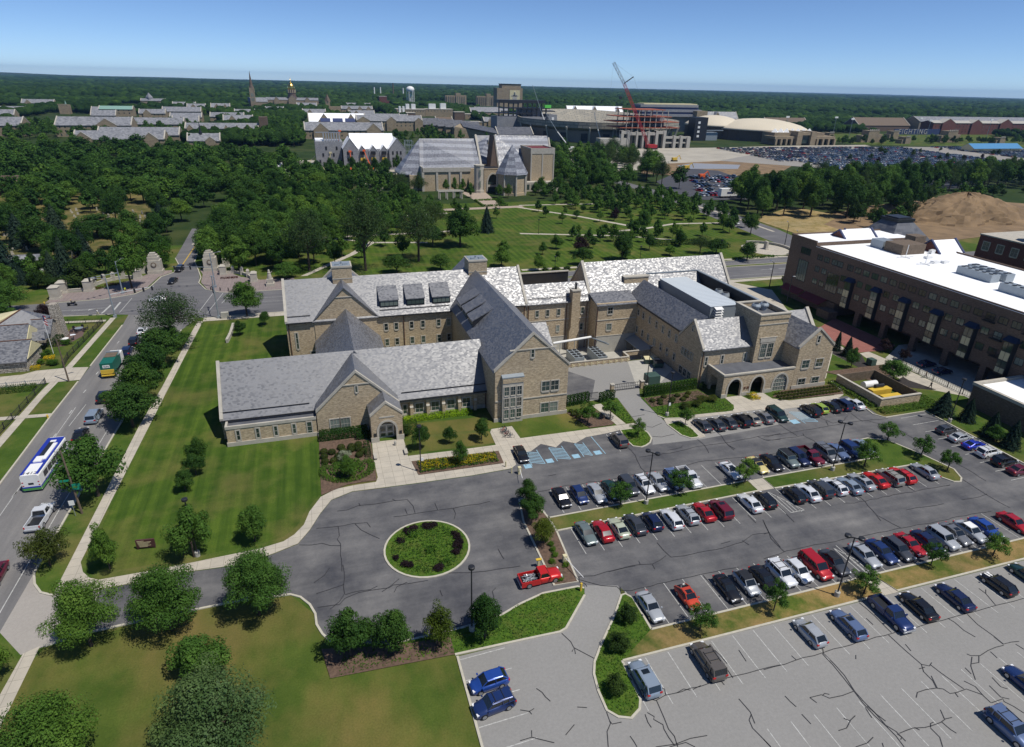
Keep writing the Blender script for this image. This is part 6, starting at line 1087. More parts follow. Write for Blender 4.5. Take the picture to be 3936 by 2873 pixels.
t=thing('white_semi_trailer','long white semi trailer parked at the edge of the small dark lot','trailer',(236,322,0)); p=MB(); p.box(226,250,321,324.5,1.2,5.4); p.build('box_body',M_WHITE,t); p=MB(); p.box(230,234,320.9,321,2.6,3.6); p.box(236,246,320.9,321,3.2,3.8); p.build('lettering_panel',M_NAVY,t); 
for x in (228,230,246,248): p=MB(); p.tube((x,321,.6),(x,324.5,.6),.6,n=10); p.build('wheel',M_TYRE,t)
for k,(x,y,c_) in enumerate(((279,446,'yellow'),(262,398,'orange'),(300,500,'yellow'),(248,312,'orange'),(420,395,'yellow'))):
    t=thing('excavator',c_+' excavator '+('beside the muddy pool','by the small dark lot','on the earth near the stadium','behind the white semi trailer','behind the tall roadside trees')[k],'excavator',(x,y,0)); p=MB(); p.box(x-2,x+2,y-1.5,y+1.5,1.2,3.2); p.build('body',M_YEL if c_=='yellow' else M_ORANGE,t); p=MB(); p.box(x-2.4,x+2.4,y-1.6,y-.9,0,1.1); p.box(x-2.4,x+2.4,y+.9,y+1.6,0,1.1); p.build('track',M_DKMETAL,t); p=MB(); p.tube((x+1,y,2.4),(x+4.5,y,5),.35,n=5); p.tube((x+4.5,y,5),(x+6.5,y,1.6),.3,n=5); p.build('arm',M_YEL if c_=='yellow' else M_ORANGE,t)
# ================= vehicles =================
def loft(mb,secs,m=0):
    n=len(secs[0]); i=len(mb.v)
    for s in secs: mb.v+=[tuple(p) for p in s]
    for a in range(len(secs)-1):
        for k in range(n-1): mb.f.append((i+a*n+k,i+(a+1)*n+k,i+(a+1)*n+k+1,i+a*n+k+1)); mb.m.append(m)
    mb.f.append(tuple(range(i,i+n))); mb.m.append(m); mb.f.append(tuple(range(i+(len(secs)-1)*n+n-1,i+(len(secs)-1)*n-1,-1))); mb.m.append(m)
def sec(x,w,zb,zs): # half profile across width: closed shell over the top
    return [(x,-w*.92,zb),(x,-w,zb+(zs-zb)*.35),(x,-w*.99,zb+(zs-zb)*.72),(x,-w*.90,zs-.03),(x,-w*.45,zs+.03),(x,w*.45,zs+.03),(x,w*.90,zs-.03),(x,w*.99,zb+(zs-zb)*.72),(x,w,zb+(zs-zb)*.35),(x,w*.92,zb)]
PAINTS={'black':(.012,.012,.014),'navy':(.012,.02,.07),'dark blue':(.015,.035,.13),'blue':(.02,.07,.32),'silver':(.40,.42,.44),'white':(.74,.75,.76),'red':(.42,.012,.018),'dark red':(.16,.012,.025),'maroon':(.13,.015,.03),'dark grey':(.055,.06,.07),'grey':(.17,.175,.185),'pale green':(.52,.56,.42),'grey green':(.16,.20,.195),'pale yellow':(.72,.60,.25),'orange':(.62,.07,.03),'brown':(.13,.115,.10),'beige':(.33,.31,.27),'lime green':(.32,.46,.06),'dark green':(.015,.045,.04),'steel blue':(.12,.17,.30),'silver blue':(.27,.33,.40),'bright red':(.60,.02,.018),'bright blue':(.02,.04,.40)}
PM={k:paint('paint_'+k.replace(' ','_'),v) for k,v in PAINTS.items()}
BASE=PM['silver']
SPEC={# L,W,H, zbelt, hood x, windscreen foot, roof front, roof rear, rear glass foot, tail z
'sedan':(4.75,1.82,1.44,.92,2.3,.95,.25,-1.05,-1.75,.98),'coupe':(4.6,1.8,1.36,.90,2.25,.85,.1,-.85,-1.75,.98),'hatch':(4.2,1.76,1.52,.95,2.05,1.05,.35,-1.35,-1.95,1.0),'wagon':(4.7,1.8,1.5,.94,2.3,1.0,.3,-1.7,-2.2,1.0),
'suv':(4.6,1.88,1.74,1.08,2.25,1.05,.45,-1.85,-2.2,1.12),'van':(5.05,1.98,1.76,1.05,2.45,1.45,.65,-2.1,-2.4,1.1),'jeep':(4.3,1.85,1.8,1.12,2.1,.75,.5,-1.95,-2.05,1.15),'beetle':(4.1,1.75,1.48,.92,2.0,.8,.2,-.8,-1.9,.85)}
def wheel_pair(t,xf,xr,w,r=.33):
    for x in (xf,xr):
        for s in (-1,1):
            p=MB(); p.tube((x,s*(w-.22),r),(x,s*(w+.01),r),r,n=16); o=p.build('wheel',M_TYRE,t,local=True)
            p=MB(); p.tube((x,s*(w+.0),r),(x,s*(w+.025),r),r*.66,n=12); p.build('rim',M_RIM,o,local=True)
def make_car(kind,lab):
    L,W,H,zb,hx,wf,rf,rr,rg,tz=SPEC[kind]; w=W/2; t=thing('parked_car',lab,'car',(0,0,-50)); f_,r_=L/2,-L/2
    p=MB(); zh=zb-.06
    st=[(r_,w*.82,.38,tz*.62),(r_+.10,w*.93,.26,tz*.93),(r_+.3,w*.98,.2,tz),(rg-.02 if rg>r_+.35 else r_+.45,w,.2,zb+.05),(rr-.2,w,.18,zb),(0,w,.18,zb),(wf,w,.18,zb),(f_-.95,w*.98,.18,zh-.03),(f_-.4,w*.93,.2,zh-.13),(f_-.1,w*.84,.26,zh-.24),(f_,w*.7,.36,zh-.4)]
    loft(p,[sec(*s) for s in st]); p.build('body',BASE,t,local=True,smooth=True)
    # greenhouse
    wb,wt=w*.9,w*.72
    if kind in('suv','van','jeep'): wt=w*.80
    b=[(wf,zb-.02),(rg,zb+.02)]; 
    A=[(wf,-wb*.92,zb-.03),(rf,-wt,H-.05),(rr,-wt,H-.06),(rg,-wb*.9,zb+.0)]; Bq=[(x,-y,z) for x,y,z in A]
    p=MB(); p.face([A[0],Bq[0],Bq[1],A[1]]); o=p.build('windscreen',M_CARGLASS,t,local=True); p=MB(); p.face([A[3],A[2],Bq[2],Bq[3]]); p.build('rear_window',M_CARGLASS,t,local=True)
    for s,q in ((-1,A),(1,Bq)):
        p=MB(); p.face([q[0],q[1],q[2],q[3]] if s>0 else [q[3],q[2],q[1],q[0]]); p.build('side_window',M_CARGLASS,t,local=True)
    p=MB(); loft(p,[[(rf+.05,-wt-.02,H-.10),(rf+.05,-wt*.9,H-.05),(rf+.05,wt*.9,H-.05),(rf+.05,wt+.02,H-.10)],[((rf+rr)/2+.2,-wt-.03,H-.06),((rf+rr)/2+.2,-wt*.85,H),((rf+rr)/2+.2,wt*.85,H),((rf+rr)/2+.2,wt+.03,H-.06)],[(rr-.05,-wt-.02,H-.10),(rr-.05,-wt*.9,H-.05),(rr-.05,wt*.9,H-.05),(rr-.05,wt+.02,H-.10)]])
    p.build('roof',BASE,t,local=True)
    for q in (A,Bq):
        p=MB(); p.tube(q[0],q[3],.05,n=5); p.tube(q[0],q[1],.055,n=5); p.tube(q[2],q[3],.085 if kind!='coupe' else .06,n=5); xm=(rf+rr)/2; s=1 if q[0][1]>0 else -1; p.tube((xm,s*wb,zb),(xm,s*wt,H-.05),.045,n=4)
        if kind in('suv','van','wagon','jeep'): xm=rr+(rf-rr)*.18; p.tube((xm,s*wb,zb),(xm,s*wt,H-.05),.07,n=4)
        p.build('pillar',BASE,t,local=True)
    wheel_pair(t,f_-.88,r_+.95,w,.33 if kind not in('suv','jeep','van') else .37)
    for s in (-1,1):
        p=MB(); p.box(f_-.38,f_-.08,min(s*w*.52,s*w*.86),max(s*w*.52,s*w*.86),zh-.36,zh-.2); p.build('headlight',M_LAMP,t,local=True)
        p=MB(); p.box(r_+.02,r_+.2,min(s*w*.6,s*w*.93),max(s*w*.6,s*w*.93),tz*.72,tz*.9); p.build('taillight',M_TAIL,t,local=True)
        p=MB(); p.box(wf-.15,wf+.02,min(s*w,s*(w+.2)),max(s*w,s*(w+.2)),zb-.02,zb+.12); p.build('mirror',BASE,t,local=True)
    p=MB(); p.box(f_-.03,f_+.02,-w*.4,w*.4,.42,.58); p.build('grille',M_DKMETAL,t,local=True)
    return t
def make_pickup(lab):
    t=thing('pickup_truck',lab,'pickup truck',(0,0,-50)); w=.95; f_,r_=2.75,-2.75
    p=MB(); loft(p,[sec(*s) for s in [(-.15,w,.3,1.08),(.0,w,.3,1.1),(1.2,w,.3,1.1),(2.1,w*.97,.3,1.05),(2.6,w*.92,.32,.98),(2.75,w*.8,.4,.8)]]); p.build('body',BASE,t,local=True,smooth=True)
    p=MB(); p.box(r_,-.15,-w,-w+.1,.35,1.12); p.box(r_,-.15,w-.1,w,.35,1.12); p.box(r_,r_+.1,-w+.1,w-.1,.4,1.1); p.box(r_+.1,-.15,-w+.1,w-.1,.35,.6); p.build('cargo_bed',BASE,t,local=True)
    p=MB(); p.box(r_+.12,-.17,-w+.12,w-.12,.6,.66); p.build('bed_liner',M_DKMETAL,t,local=True)
    A=[(1.25,-w*.88,1.07),(.75,-w*.76,1.7),(-.15,-w*.76,1.72),(-.3,-w*.88,1.08)]; Bq=[(x,-y,z) for x,y,z in A]
    p=MB(); p.face([A[0],Bq[0],Bq[1],A[1]]); p.build('windscreen',M_CARGLASS,t,local=True); p=MB(); p.face([A[3],A[2],Bq[2],Bq[3]]); p.build('rear_window',M_CARGLASS,t,local=True)
    for q in (Bq,A[::-1]): p=MB(); p.face(q); p.build('side_window',M_CARGLASS,t,local=True)
    p=MB(); p.box(-.22,.8,-w*.79,w*.79,1.68,1.78); p.build('roof',BASE,t,local=True); p=MB(); [(p.tube(q[0],q[3],.05,n=5),p.tube(q[0],q[1],.06,n=5),p.tube(q[2],q[3],.1,n=5)) for q in (A,Bq)]; p.build('pillar',BASE,t,local=True)
    wheel_pair(t,1.8,-1.75,w,.4)
    for s in (-1,1):
        p=MB(); p.box(2.55,2.78,min(s*.55,s*.85),max(s*.55,s*.85),.75,.92); p.build('headlight',M_LAMP,t,local=True); p=MB(); p.box(-2.78,-2.7,min(s*.8,s*.95),max(s*.8,s*.95),.75,1.05); p.build('taillight',M_TAIL,t,local=True); p=MB(); p.box(1,1.15,min(s*.95,s*1.2),max(s*.95,s*1.2),1.08,1.3); p.build('mirror',BASE,t,local=True)
    p=MB(); p.box(-2.88,-2.76,-.9,.9,.42,.6); p.box(2.76,2.86,-.85,.85,.42,.6); p.build('bumper',M_ALU,t,local=True)
    return t
PROTO={k:make_car(k,'x') for k in SPEC}; PROTO['pickup']=make_pickup('x')
SNAP={k:snapshot(v) for k,v in PROTO.items()}
CATN={'suv':'car','van':'van','jeep':'car','pickup':'pickup truck'}
HD={'N':math.pi/2,'S':-math.pi/2,'E':0,'W':math.pi}
def car(kind,col,x,y,h,lab,group='cars parked in the front lots',scale=None,z=.03,extra=None):
    rz=HD[h] if isinstance(h,str) else h
    o=dup(PROTO[kind],(x,y,z),rz+rng.uniform(-.03,.03),lab,group,scale,{BASE.name:PM[col]},SNAP[kind]); o['category']=CATN.get(kind,'car')
    if kind in('van','pickup'): o.name={'van':'parked_minivan','pickup':'pickup_truck'}[kind]
    if extra=='sunroof':
        p=MB(); H=SPEC[kind][2]; p.box(-.35,.25,-.4,.4,H-.02,H+.012); p.build('sunroof',M_CARGLASS,o,local=True)
    if extra=='rails':
        p=MB(); H=SPEC[kind][2]; p.box(-1.3,.3,-.62,-.58,H-.03,H+.05); p.box(-1.3,.3,.58,.62,H-.03,H+.05); p.box(-1.0,-.94,-.6,.6,H+.02,H+.06); p.box(0,.06,-.6,.6,H+.02,H+.06); p.build('roof_rack',M_DKMETAL,o,local=True)
    if extra=='stripes':
        p=MB(); [p.box(-2.0,2.0,a,a+.28,-5,-5.01) for a in (.1,-.38)]; 
        p=MB(); z_=.93; p.prism([(1.1,.08,z_),(1.85,.08,.86),(1.85,.34,.86),(1.1,.34,z_)],[(1.1,.08,z_+.03),(1.85,.08,.89),(1.85,.34,.89),(1.1,.34,z_+.03)]); p.prism([(1.1,-.34,z_),(1.85,-.34,.86),(1.85,-.08,.86),(1.1,-.08,z_)],[(1.1,-.34,z_+.03),(1.85,-.34,.89),(1.85,-.08,.89),(1.1,-.08,z_+.03)]); p.build('racing_stripe',M_WHITE,o,local=True)
    if extra in('softtop','blackroof','whitetop'):
        p=MB(); L,W,H,zb,hx,wf,rf,rr,rg,tz=SPEC[kind]; p.prism([(rf,-.66,H-.02),(rr,-.66,H-.02),(rr,.66,H-.02),(rf,.66,H-.02)][::-1],[(rf,-.64,H+.02),(rr,-.64,H+.02),(rr,.64,H+.02),(rf,.64,H+.02)][::-1]); p.build('roof_cover',M_WHITE if extra=='whitetop' else M_DKMETAL,o,local=True)
    return o
ROWA='second island row'
A_=[('sedan','black',31.8),('hatch','dark blue',34.7),('sedan','silver',37.5),('sedan','dark green',40.1),('suv','dark grey',43.1),('wagon','white',45.8,'rails'),('sedan','silver',48.3),('suv','steel blue',51.0,'rails'),('pickup','white',53.7),('coupe','white',61.6,'sunroof'),('coupe','pale yellow',67.0,'softtop'),('sedan','black',69.9),('jeep','grey green',73.2,'softtop'),('suv','navy',75.4),('pickup','dark red',77.8),('van','grey',81.2,'rails'),('sedan','steel blue',83.6),('suv','dark blue',86.3),('sedan','silver blue',89.2)]
ORD=['first','second','third','fourth','fifth','sixth','seventh','eighth','ninth','tenth','eleventh','twelfth','thirteenth','fourteenth','fifteenth','sixteenth','seventeenth','eighteenth','nineteenth','twentieth','twenty first']
TYP={'sedan':'sedan','hatch':'hatchback','wagon':'estate car','suv':'SUV','van':'minivan','jeep':'off roader','pickup':'pickup truck','coupe':'coupe','beetle':'beetle shaped car'}
def row(lst,y,h,where,jit=.25):
    for i,c in enumerate(lst):
        kind,col,x=c[:3]; ex=c[3] if len(c)>3 else None; hh=c[4] if len(c)>4 else h
        e={'rails':' with roof rails','sunroof':' with a sunroof','softtop':' with a black top','stripes':' with white bonnet stripes','whitetop':' with a white hardtop','blackroof':' with a black roof'}.get(ex,'')
        car(kind,col,x,y+rng.uniform(-jit,jit),hh,f'{col} {TYP[kind]}{e}, {ORD[i]} in {where}',extra=ex)
row(A_,73.2,'S','the row above the grassy island')
row([('sedan','grey green',32.1,None,'S'),('sedan','red',34.6),('coupe','pale green',37.1),('sedan','dark grey',39.8),('hatch','navy',42.5),('wagon','white',45.5),('wagon','silver',48.4,'rails'),('coupe','red',51.1),('suv','dark red',53.8,'sunroof'),('sedan','white',59.2),('hatch','black',61.9),('hatch','black',67.2),('sedan','white',69.8),('suv','dark grey',72.4),('wagon','white',75.1,'rails'),('sedan','silver blue',77.7),('sedan','silver',80.5,'sunroof'),('coupe','bright red',83.2),('suv','beige',86.0,'rails'),('wagon','bright red',88.5,'rails'),('sedan','silver',93.4)],64.5,'N','the row below the grassy islands')
row([('sedan','black',29.6,None,'S'),('suv','brown',47.9,'sunroof')],86.6,'N','the blue hatched bays by the main building')
row([('sedan','dark grey',65.6),('sedan','dark grey',68.4),('sedan','dark grey',71.1),('suv','black',73.8,'rails'),('sedan','beige',76.3),('sedan','grey',79.0),('van','dark green',82.1,None,'S'),('suv','black',89.8),('hatch','lime green',92.3),('sedan','black',95.2),('suv','navy',97.9),('sedan','white',100.7)],87.6,'N','the row before the arched porch')
for i,(k,c,y,ex) in enumerate((('hatch','dark grey',74.2,None),('sedan','silver',71.3,None),('coupe','bright blue',68.6,None),('suv','white',65.9,'rails'),('suv','black',63.0,None),('sedan','maroon',60.2,None))): car(k,c,109.6,y,'E',f'{c} {TYP[k]}, {ORD[i]} down in the right hand column by the spruces',extra=ex)
row([('sedan','silver',34.2),('beetle','orange',39.5,'sunroof'),('coupe','black',45.2),('hatch','silver',48.1,'blackroof'),('sedan','black',50.8),('suv','white',53.5,'rails'),('hatch','white',56.1),('van','red',59.0),('sedan','dark grey',62.0,'blackroof'),('sedan','silver',67.1),('sedan','dark blue',70.0),('wagon','dark grey',72.7),('coupe','red',75.1),('sedan','navy',78.0),('suv','silver',80.7),('sedan','grey',83.4,'sunroof'),('sedan','silver',86.2,'whitetop'),('sedan','blue',89.0),('sedan','red',94.4)],50.0,'S','the row above the patchy grass strip')
row([('suv','silver blue',28.6,'sunroof'),('van','brown',36.5,'rails'),('hatch','silver',50.3),('wagon','steel blue',55.6,'sunroof'),('pickup','dark blue',61.9,None,'S'),('sedan','black',66.3),('sedan','navy',72.1),('hatch','black',79.7,'stripes'),('wagon','dark green',85.1)],40.9,'N','the row below the patchy grass strip')
car('suv','steel blue',61.2,25.4,'S','steel blue wagon cut by the bottom right corner','cars parked in the front lots',extra='rails'); car('sedan','dark blue',68.2,28.8,'N','dark blue car bonnet at the right edge near the bottom')
car('hatch','blue',12.6,45.0,rad(186),'bright blue hatchback beside the kerb of the lower left lot',extra=None); car('suv','dark blue',12.4,42.3,rad(188),'dark blue hatchback with two roof bars in the lower left lot',extra='rails',scale=(.96,.96,.92))
o=car('pickup','bright red',22.9,58.1,rad(3),'bright red pickup with a bed full of scrap at the barrier','pickup trucks')
p=MB(); [p.tube((-2.4+rng.random()*1.9,-.7+rng.random()*1.4,.7+rng.random()*.3),(-2.4+rng.random()*1.9,-.7+rng.random()*1.4,.7+rng.random()*.45),.045,n=4) for _ in range(26)]; tl=p.build('scrap_metal_load',M_ALU,None); tl.location=(22.9,58.1,.03); tl.rotation_euler=(0,0,rad(3)); tag(tl,'tangle of bare metal scrap heaped in the red pickup bed','scrap')
# street vehicles
gs='traffic on the street and crossing'
car('pickup','white',-41.4,88.6,rad(88),'white crew cab pickup with a black bed cover behind the bus',gs,scale=(1.06,1.05,1.05)); car('van','silver blue',-42.4,119.6,'N','silver minivan ahead of the bus in the street queue',gs); car('sedan','black',-42.9,113.0,'N','black car directly ahead of the bus',gs); car('suv','black',-42.8,127.8,'N','black car behind the garbage truck',gs); car('suv','navy',-43.7,151.6,'N','navy car stopped just ahead of the garbage truck',gs); car('suv','black',-43.5,157.8,'N','black sport utility car second ahead of the garbage truck',gs); car('sedan','white',-43.2,165.1,'N','white car first at the crossing in the street',gs)
car('sedan','black',-43.4,209,rad(-100),'black sedan coming out of the gateway avenue',gs); car('suv','black',-43.5,222.6,rad(-100),'black sport utility car between the clock piers',gs); car('sedan','white',-44.4,190.6,'W','white sedan crossing on the main road behind the airy tree',gs); car('sedan','maroon',-42.8,76.9,'S','maroon car cut by the left edge on the street',gs)
car('sedan','navy',133.4,99.8,'E','navy car in the shadow of the arcade, farther one',gs); car('sedan','navy',133.4,95.6,'E','navy car in the shadow of the arcade, nearer one',gs); car('wagon','white',189,254.3,rad(-75),'white estate car driving on the diagonal boulevard',gs); car('suv','silver',150,180,'W','silver car far along the main road at the right',gs) if 0 else None
for v in PROTO.values():
    for c_ in list(v.children):
        for d_ in list(c_.children): bpy.data.objects.remove(d_)
        bpy.data.objects.remove(c_)
    bpy.data.objects.remove(v)
# bus
t=thing('city_bus','white and blue city bus numbered 1412 with a green stripe, queueing on the street','bus',(-44.7,102.4,.02),None,rad(88)); Lb=11.6
p=MB(); loft(p,[[(x,-w,.35),(x,-w,2.75),(x,-w+.2,3.0),(x,w-.2,3.0),(x,w,2.75),(x,w,.35)] for x,w in ((-Lb/2,1.22),(-Lb/2+.15,1.27),(0,1.27),(Lb/2-.3,1.27),(Lb/2,1.15))]); p.build('body',M_WHITE,t,local=True)
BLUE=PM['bright blue']; p=MB(); p.box(-Lb/2+3.4,Lb/2-.2,-1.2,1.2,3.0,3.05); p.box(-Lb/2+.2,-Lb/2+3.4,-1.2,-.85,3.0,3.05); p.box(-Lb/2+.2,-Lb/2+3.4,.85,1.2,3.0,3.05); p.build('roof_panel',BLUE,t,local=True)
p=MB(); p.box(-1.5,3.5,-.9,-.3,3.05,3.18) ; p.box(-2.2,-.6,-.5,.6,3.051,3.25); p.box(4,4.6,-.4,.4,3.05,3.12); p.build('roof_hatch',M_WHITE,t,local=True); p=MB(); p.box(-.4,4.6,-.2,.5,3.05,3.1); p.build('roof_vent',M_DKMETAL,t,local=True)
p=MB(); p.box(-Lb/2-.02,Lb/2-.4,-1.3,-1.27,.4,.85); p.box(-Lb/2-.02,Lb/2-.4,1.27,1.3,.4,.85); p.box(-Lb/2-.04,-Lb/2+.01,-1.2,1.2,.4,.75); p.build('green_stripe',plain('bus_green',(.08,.3,.06),.4,var=0),t,local=True); p=MB(); p.box(-Lb/2-.03,Lb/2-.5,-1.295,-1.27,.86,1.1); p.box(-Lb/2-.03,Lb/2-.5,1.27,1.295,.86,1.1); p.box(-Lb/2-.035,-Lb/2,-1.2,1.2,.76,1.0); p.build('blue_stripe',BLUE,t,local=True)
for k in range(6):
    for s in (-1,1): p=MB(); p.box(-Lb/2+1.6+k*1.6,-Lb/2+3.0+k*1.6,min(s*1.27,s*1.29),max(s*1.27,s*1.29),1.5,2.45); p.build('side_window',M_CARGLASS,t,local=True)
p=MB(); p.box(Lb/2-.02,Lb/2+.03,-1.05,1.05,1.2,2.5); p.build('windscreen',M_CARGLASS,t,local=True); p=MB(); p.box(-Lb/2-.03,-Lb/2+.01,-.35,.35,1.35,1.65); p.build('destination_sign',M_DKMETAL,t,local=True)
for y in (-1,1):
    for z in (1.15,1.7): p=MB(); p.box(-Lb/2-.03,-Lb/2+.01,y*1.05-.1,y*1.05+.1,z,z+.15); p.build('taillight',M_TAIL,t,local=True)
wheel_pair(t,3.2,-3.2,1.22,.48)
cu=bpy.data.curves.new('roof_number','FONT'); cu.body='1412'; cu.size=1.0; cu.extrude=.01; cu.align_x='CENTER'; cu.materials.append(M_DKMETAL); o=textmesh('roof_number',cu); o.parent=t; o.location=(-Lb/2+.25,0,3.02); o.rotation_euler=(0,0,rad(-90))
# garbage truck
t=thing('garbage_truck','green garbage truck with yellow tailgate on the street','truck',(-44.4,142.6,.02),None,rad(90)); p=MB(); p.prism([(-4.2,-1.25,1.1),(1.6,-1.25,1.1),(1.6,1.25,1.1),(-4.2,1.25,1.1)],[(-4.2,-1.2,3.3),(1.6,-1.2,3.4),(1.6,1.2,3.4),(-4.2,1.2,3.3)]); p.build('hopper_body',plain('truck_green',(.01,.12,.085),.45,var=.05),t,local=True)
p=MB(); p.box(-.9,1.5,-1.1,1.1,3.36,3.46); p.build('hopper_opening',M_WOOD,t,local=True); p=MB(); p.box(-4.35,-4.2,-1.25,1.25,1.0,1.9); p.box(-4.6,-4.3,-1.2,1.2,.6,.8); p.build('tailgate',M_YEL,t,local=True); p=MB(); p.box(-4.24,-4.2,-.6,.7,2.3,2.9); o=p.build('sign_panel',M_WHITE,t,local=True)
cu=bpy.data.curves.new('lettering','FONT'); cu.body='WM'; cu.size=.55; cu.extrude=.01; cu.align_x='CENTER'; cu.materials.append(M_DKMETAL); q=textmesh('lettering',cu); q.parent=o; q.location=(-4.26,.05,2.4); q.rotation_euler=(rad(90),0,rad(-90))
p=MB(); p.box(2.1,4.2,-1.15,1.15,.7,2.9); p.build('cab',M_WHITE,t,local=True); p=MB(); p.box(4.18,4.23,-1,1,1.7,2.6); p.build('windscreen',M_CARGLASS,t,local=True); p=MB(); p.box(-4,4,-.5,.5,.6,1.1); p.build('chassis',M_DKMETAL,t,local=True); p=MB(); [p.tube((.2+k*.5,-1.3,3.2),(1.6,-1.3,3.9-k*.2),.07,n=4) for k in range(3)]; p.box(1.6,1.8,-1.25,1.25,1.1,3.7); p.build('lift_arm',M_GREYMETAL,t,local=True); wheel_pair(t,3.0,-2.2,1.2,.52); wheel_pair(t,3.0,-3.4,1.2,.52)
# golf cart, motorcycle with rider
t=thing('golf_cart','white golf cart on the verge beside the main road at the right','golf cart',(173.5,196.6,.05),None,rad(160)); p=MB(); p.box(-1.2,1.2,-.6,.6,.35,.75); p.box(-.5,0,-.55,.55,.75,1.0); p.build('body',M_CREAM,t,local=True); p=MB(); p.box(-1.1,.7,-.65,.65,1.85,1.93); p.build('canopy',M_CREAM,t,local=True); p=MB(); [p.tube((x,y,.7),(x,y,1.86),.03,n=4) for x in (-1,.6) for y in (-.6,.6)]; p.build('post',M_DKMETAL,t,local=True); wheel_pair(t,.8,-.8,.55,.24)
t=thing('motorcycle','dark touring motorcycle on the main road near the corner','motorcycle',(-65.5,191.5,.02),None,rad(0)); p=MB(); p.box(-.7,.6,-.14,.14,.45,.85); p.box(.1,.7,-.2,.2,.75,1.05); p.box(-1.1,-.6,-.3,.3,.5,.9); p.box(.6,.9,-.3,.3,.8,1.2); p.build('frame',M_DKMETAL,t,local=True)
for x in (-.8,.9): p=MB(); p.tube((x,-.07,.32),(x,.07,.32),.32,n=14); p.build('wheel',M_TYRE,t,local=True)
# far parked cars: single meshes, individually placed
def farproto(n):
    mb=MB(); loft(mb,[sec(x,w,.2,z) for x,w,z in ((-2.3,.85,.75),(-2.1,.9,.95),(1.0,.9,.95),(2.0,.88,.8),(2.3,.7,.6))],0)
    if n==0: mb.prism([(-1.8,-.8,.93),(1.0,-.8,.93),(1.0,.8,.93),(-1.8,.8,.93)],[(-1.2,-.66,1.4),(.2,-.66,1.4),(.2,.66,1.4),(-1.2,.66,1.4)],1,0)
    else: mb.prism([(-2.2,-.85,.93),(1.1,-.85,.93),(1.1,.85,.93),(-2.2,.85,.93)],[(-2.0,-.75,1.7),(.4,-.75,1.7),(.4,.75,1.7),(-2.0,.75,1.7)],1,0)
    me=bpy.data.meshes.new('far_car_body'); me.from_pydata(mb.v,[],mb.f); me.materials.append(BASE); me.materials.append(M_CARGLASS); me.polygons.foreach_set('material_index',mb.m); me.update(); return me
FP=[farproto(0),farproto(1)]
pal=['black']*4+['navy','dark blue','silver','silver','silver','silver','white','white','white','white','white','white','grey','grey','dark grey','red','bright red','beige','silver blue','dark green','blue']
GLs={'black':'black','navy':'dark blue','dark blue':'dark blue','silver':'silver','white':'white','grey':'grey','dark grey':'dark grey','red':'red','bright red':'red','beige':'beige','silver blue':'pale blue','dark green':'dark green','blue':'blue'}
FB=[];nfar=0
def farcar(x,y,rz,where,group,zz=.16):
    global nfar
    c=rng.choice(pal)
    o=bpy.data.objects.new('parked_car',FP[rng.random()<.4]); COL.objects.link(o); o.location=(x,y,zz); o.rotation_euler=(0,0,rz); s_=o.material_slots[0]; s_.link='OBJECT'; s_.material=PM[c]
    tag(o,f'{GLs[c]} car among many in {where}','car',f'{GLs[c]} cars in {where}'); nfar+=1
# small dark lot
a0=np.array([226.,325.]); 
for r_ in range(5):
    for k in range(26):
        x=219+k*2.9+r_*9; y=330+r_*17+(k*.0)
        if rng.random()<.16 or not(214<x<291) or nfar>118: continue
        farcar(x,y,math.pi/2+.3,'the small dark lot beside the boulevard','',.18); 
        if rng.random()<.75: farcar(x+1.5,y+5.2,math.pi/2+.3,'the small dark lot beside the boulevard','',.18)
# great lot: nearest rows individual, the rest one stuff object
n2=0; stuffp=MB(); SF={}
rows_=[]
for r_ in range(13):
    y=437+r_*13.5
    for k in range(150):
        x=395+k*2.85+r_*1.5
        if x>940 or (x<405+r_*3 and y<480): continue
        if y>570 and x>745: continue
        if rng.random()<.22 or (k//17)%6==5: continue
        rows_.append((y,x))
rows_.sort(key=lambda q:q[0]+q[1]*.2)
for y,x in rows_:
    for dy in (0,5.4):
        if rng.random()<.1: continue
        if n2<150: farcar(x,y+dy,math.pi/2,'the nearest rows of the great lot','',.15); n2+=1
        else: SF.setdefault(rng.choice(pal),[]).append((x,y+dy))
for k in range(40):
    farcar(300+k*5.6+rng.uniform(-1,1),352+k*1.6,rng.choice((0,math.pi/2)),'the lot glimpsed behind the tall roadside trees','',.16) if rng.random()<.8 else None
base=[(-2.2,-.9,.2),(2.2,-.9,.2),(2.2,.9,.2),(-2.2,.9,.2),(-2.2,-.85,.9),(2.1,-.85,.85),(2.1,.85,.85),(-2.2,.85,.9),(-1.4,-.65,1.45),(.4,-.65,1.45),(.4,.65,1.45),(-1.4,.65,1.45),(-1.9,-.8,.9),(1.1,-.8,.9),(1.1,.8,.9),(-1.9,.8,.9)]
bf=[(0,1,5,4),(1,2,6,5),(2,3,7,6),(3,0,4,7),(4,5,6,7),(8,9,10,11),(12,13,9,8),(13,14,10,9),(14,15,11,10),(15,12,8,11)]
v=[];f=[];mi=[];mats=[M_CARGLASS]
for c_,L_s in SF.items():
    mats.append(PM[c_]); m_=len(mats)-1
    for x,y in L_s:
        i=len(v); v+=[(x-b,y+a,z+.15) for a,b,z in base]; f+=[tuple(i+q for q in g_) for g_ in bf]; mi+=[m_]*6+[0]*4
me=bpy.data.meshes.new('car_mass'); me.from_pydata(v,[],f); [me.materials.append(m) for m in mats]; me.polygons.foreach_set('material_index',mi); me.update(); o=bpy.data.objects.new('distant_parked_cars',me); COL.objects.link(o); tag(o,'dense mass of many coloured cars filling the great lot','cars',kind='stuff')
